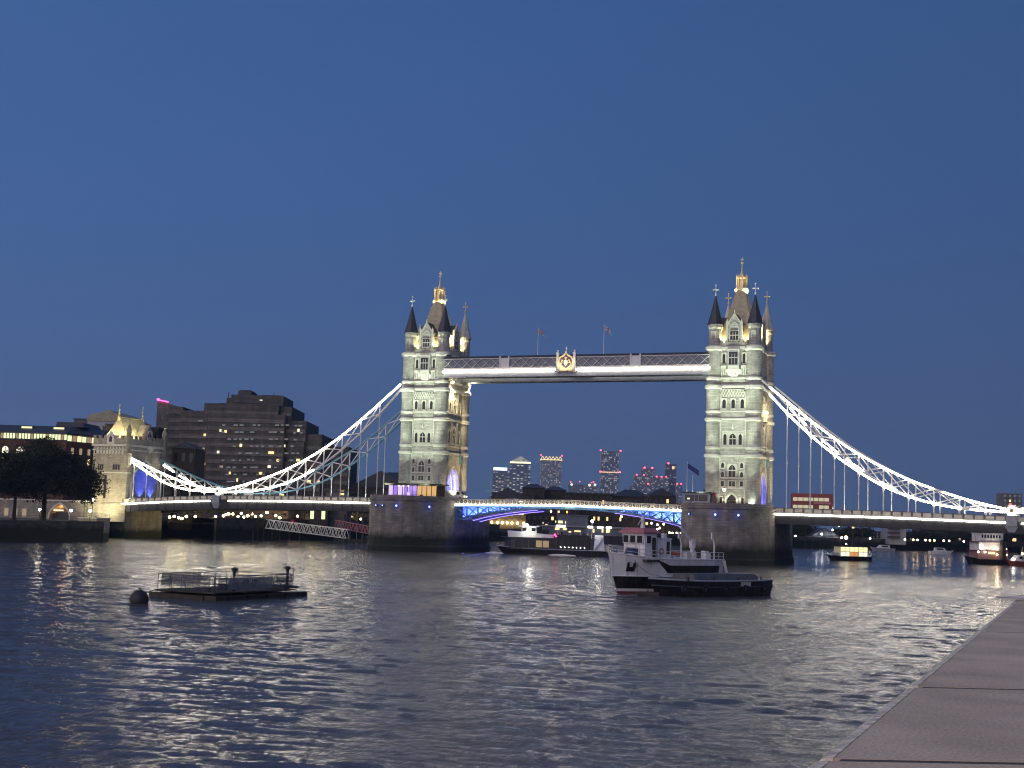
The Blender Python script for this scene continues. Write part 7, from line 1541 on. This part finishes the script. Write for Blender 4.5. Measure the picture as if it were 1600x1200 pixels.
for px, py, e, r_ in ((893, 757, 'lit pale', 4), (921, 758, 'lit pale', 4.4), (929.5, 757.5, 'lit pale', 4.4), (891.5, 753, 'red lamp', 1.8), (905.5, 752.5, 'red lamp', 1.8), (927, 753, 'red lamp', 2), (924, 754, 'red lamp', 1.6)): p = at(px, py, D=DS-8); m = MB(); m.ball(((px-912)*s_, -6, p.z-4), r_, 7); m.build('roof_lamp', e, t)
m = MB(); m.box(-W_*.1, W_*.15, -1, 0, H-42, H-36); m.build('lit_floor', 'lit pale', t)
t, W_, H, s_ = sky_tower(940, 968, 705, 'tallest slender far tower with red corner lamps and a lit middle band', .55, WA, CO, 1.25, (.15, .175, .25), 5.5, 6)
m = MB(); p = at(954, 738, D=DS); m.box(-W_/2-5, W_/2+5, -2, 0, p.z-5.5, p.z-2.5); m.build('lit_band', mat('band glow', (.1, .1, .1), .5, emit=(1, .6, .35), es=1.3), t)
for dx in (-1, 1):
    for z in (H+2, p.z-3): m = MB(); m.ball((dx*(W_/2+3), -3, z), 2.6, 6); m.build('warning_lamp', 'red lamp', t)
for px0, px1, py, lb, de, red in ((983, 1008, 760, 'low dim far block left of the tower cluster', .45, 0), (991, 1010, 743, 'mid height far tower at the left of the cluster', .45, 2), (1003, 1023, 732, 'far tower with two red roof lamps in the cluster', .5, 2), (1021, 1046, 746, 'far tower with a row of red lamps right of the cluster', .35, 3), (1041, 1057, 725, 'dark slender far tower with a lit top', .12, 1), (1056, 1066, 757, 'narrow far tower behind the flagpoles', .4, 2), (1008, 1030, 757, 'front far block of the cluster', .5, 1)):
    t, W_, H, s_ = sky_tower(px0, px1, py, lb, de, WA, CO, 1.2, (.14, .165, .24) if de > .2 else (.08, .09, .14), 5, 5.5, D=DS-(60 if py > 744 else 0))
    for k in range(red): m = MB(); m.ball((-W_*.3+W_*.6*k/max(1, red-1), -2, H+2), 3.0 if py < 740 else 2.4, 6); m.build('warning_lamp', 'red lamp', t)
    if 'lit top' in lb: m = MB(); m.box(W_*.08, W_*.3, -1, 0, H-16, H-7); m.build('lit_floor', 'lit warm', t)
# ------------------------------------------------------------------ far bank to the right
def treeline(px, py, D, h, w, label, seed, grp):
    q = at(px, py, D=D); zb = 4.6; top = at(px, py, D=D).z-zb; n = max(3, int(w/5)); r_ = random.Random(seed)
    bl_ = [((k-(n-1)/2)*w/n, r_.uniform(-1.5, 1.5), top*r_.uniform(.5, .72), w/n*r_.uniform(.75, 1.05), top*r_.uniform(.26, .36)) for k in range(n)]
    tree((q.x, q.y, zb), label, top, bl_, 2600, .5, 'bank_tree', seed, ('leaf dark', 'leaf dark', 'leaf mid'), .3, grp, n)
for i, (px, py, w, lb) in enumerate(((1247, 815, 9, 'right beside the nearer pier'), (1262, 824, 9, 'left of the four bright wall lights'), (1325, 826, 10, 'behind the small lit river boat'), (1343, 826, 9, 'under the tall standing lantern'), (1400, 838, 6, 'before the white stepped building'), (1425, 832, 12, 'right of the white stepped building'), (1448, 831, 12, 'above the warm bank lamps'), (1470, 834, 11, 'above the white cruiser'), (1494, 825, 12, 'left of the amber lantern ship'), (1518, 820, 12, 'behind the amber lantern ship'), (1548, 818, 12, 'behind the long wheelhouse'), (1580, 819, 13, 'at the right edge of the picture'))):
    treeline(px, py, 655+(i % 3)*12, 12, w, 'dark bushy tree on the far right bank, '+lb, 60+i, 'dark trees on the far right bank')
t, W_, H, s, pc = slab(1268, 1313, 838, 645, 12, mat('white render', (.30, .32, .36), .7) and 'white render', 'white_terrace', 'low pale terrace lit by four bright wall lights on the far bank', 0, 0, zb=4.6, roof='gable')
for px in (1275, 1284, 1293.5, 1303): m = MB(); m.ball(((px-pc)*s, -.5, at(px, 846.5, D=645).z-4.6), .55, 6); m.build('wall_lamp', 'white lamp', t); lamp('POINT', ((px-pc)*s, -1.6, 1.7), 130, (.95, .97, 1), t, size=.3)
slab(1348, 1389, 832, 660, 12, 'dark brick', 'brick_house', 'row of dim brick houses left of the white stepped building', 4, 8, {(2, 6)}, 'flat', wm='cool glow')
t, W_, H, s, pc = slab(1390, 1416, 826, 640, 14, 'white render', 'stepped_flats', 'white flats with dark stepped balconies on the far bank', 0, 0, zb=4.6, roof='flat')
for k in range(5): m = MB(); m.box(-W_/2-1, W_*.1, -1.2, -.01, .8+2.0*k, 1.9+2.0*k); m.build('balcony', 'dark steel', t)
for i, (px0, px1, py, lb) in enumerate(((1235, 1265, 826, 'low dark wharf right of the nearer pier'), (1440, 1475, 824, 'dim flat block behind the bank lamps'), (1475, 1535, 832, 'dark long shed left of the red trimmed ship'), (1535, 1620, 828, 'dark wharf building behind the red trimmed ship'), (1310, 1350, 834, 'dark shed behind the lit river boat'), (1420, 1446, 838, 'dark low house right of the white flats'))):
    slab(px0, px1, py, 690, 16, 'dark brick', 'wharf_building', lb, 2, 6, {(0, i % 5)}, 'flat')
t, W_, H, s, pc = slab(1567, 1597, 771, 1500, 20, 'concrete panels', 'apartment_tower', 'far dark apartment tower above the right chain pin with a small red sign', 9, 4, {(6, 2), (7, 1)}, None, wm='cool glow'); m = MB(); m.box(-W_*.18, -W_*.05, -.7, -.4, H*.45, H*.78); m.build('sign', mat('sign red', (.1, .02, .02), .5, emit=(1, .25, .15), es=1.2), t)
for i, (px, py, e) in enumerate(((1427, 849, 'warm lamp'), (1433.5, 849, 'warm lamp'), (1446, 850.5, 'warm lamp'), (1453, 850.5, 'warm lamp'), (1460, 850.5, 'warm lamp'), (1474.5, 851.5, 'warm lamp'), (1483, 851.5, 'warm lamp'), (1506, 850.5, 'white lamp'), (1359.5, 842.5, 'white lamp'), (1359.5, 846, 'warm lamp'), (1315, 840, 'white lamp'), (1315, 843, 'white lamp'), (1301, 828, 'white lamp'), (1284, 834.5, 'white lamp'), (1243, 845, 'white lamp'), (1414, 843, 'warm lamp'))):
    q = at(px, py, D=628); t = thing('bank_lamp', 'small glowing lamp on the far right bank, %s' % ('in the row above the moored cruiser' if px > 1420 and px < 1500 else 'near the red trimmed ship' if px >= 1500 else 'before the brick houses' if px > 1340 else 'around the pale terrace'), 'street lamp', (q.x, q.y, 4.6), 0, 'lamps along the far right bank'); m = MB(); m.tube((0, 0, -.1), (0, 0, max(.3, q.z-4.6)), .07); m.build('post', 'dark steel', t); m = MB(); m.ball((0, 0, max(.5, q.z-4.6)), .42, 6); m.build('globe', e, t)
q = at(1333, 820.5, D=470); t = thing('mooring_dolphin', 'tall timber mooring dolphin topped by an amber lantern beyond the right span', 'mooring post', (q.x, q.y, -2)); h = q.z+2
m = MB(); m.tube((0, 0, 0), (0, 0, h-1.2), .25, 8)
for a in (0, 2.1, 4.2): m.tube((1.6*math.cos(a), 1.6*math.sin(a), 0), (.3*math.cos(a), .3*math.sin(a), h*.55), .22, 7)
m.build('post', 'timber', t); m = MB(); m.lathe([(.35, h-1.1), (.6, h), (.62, h+.1)], 8); m.build('lantern', 'lit warm', t); m = MB(); m.lathe([(.7, h+.11), (.1, h+.7)], 8); m.build('hood', 'dark steel', t)
q = at(1311, 817.5, D=520); t = thing('mooring_dolphin', 'slim mooring post with two small lights beyond the right span', 'mooring post', (q.x, q.y, -2)); h = q.z+2; m = MB(); m.tube((0, 0, 0), (0, 0, h), .16, 7); m.build('post', 'timber', t)
for dz, e in ((.2, 'white lamp'), (-1.0, 'warm lamp')): m = MB(); m.ball((0, -.25, h+dz), .3, 6); m.build('lens', e, t)
for i, (px, pt) in enumerate(((1258, 812), (1270, 813), (1281, 812), (1289, 818), (1347, 820), (1300, 815))):
    q = at(px, 850, D=600); tt = at(px, pt, D=600); t = thing('yacht_mast', 'thin dark mast rising from the moored boats beyond the right span', 'mast', (q.x, q.y, 0), 0, 'masts beyond the right span'); m = MB(); m.tube((0, 0, 0), (0, 0, tt.z), .09, 5); m.build('mast', 'dark steel', t); m = MB(); m.tube((-1.0, 0, tt.z*.7), (1.0, 0, tt.z*.7), .05, 5); m.build('spreader', 'dark steel', t)

# ------------------------------------------------------------------ evening air
h = MB(); h.box(-3600, 4300, -1500, 5300, -4, 330); ho = h.build('haze', 'pane'); kind(ho, 'stuff')
hm = bpy.data.materials.new('evening air'); hm.use_nodes = True; n = hm.node_tree.nodes
for x in list(n):
    if x.type == 'BSDF_PRINCIPLED': n.remove(x)
v = n.new('ShaderNodeVolumePrincipled'); v.inputs['Color'].default_value = (.50, .72, 1, 1); v.inputs['Density'].default_value = .00008
hm.node_tree.links.new(v.outputs[0], n['Material Output'].inputs['Volume'])
ho.data.materials.clear(); ho.data.materials.append(hm)
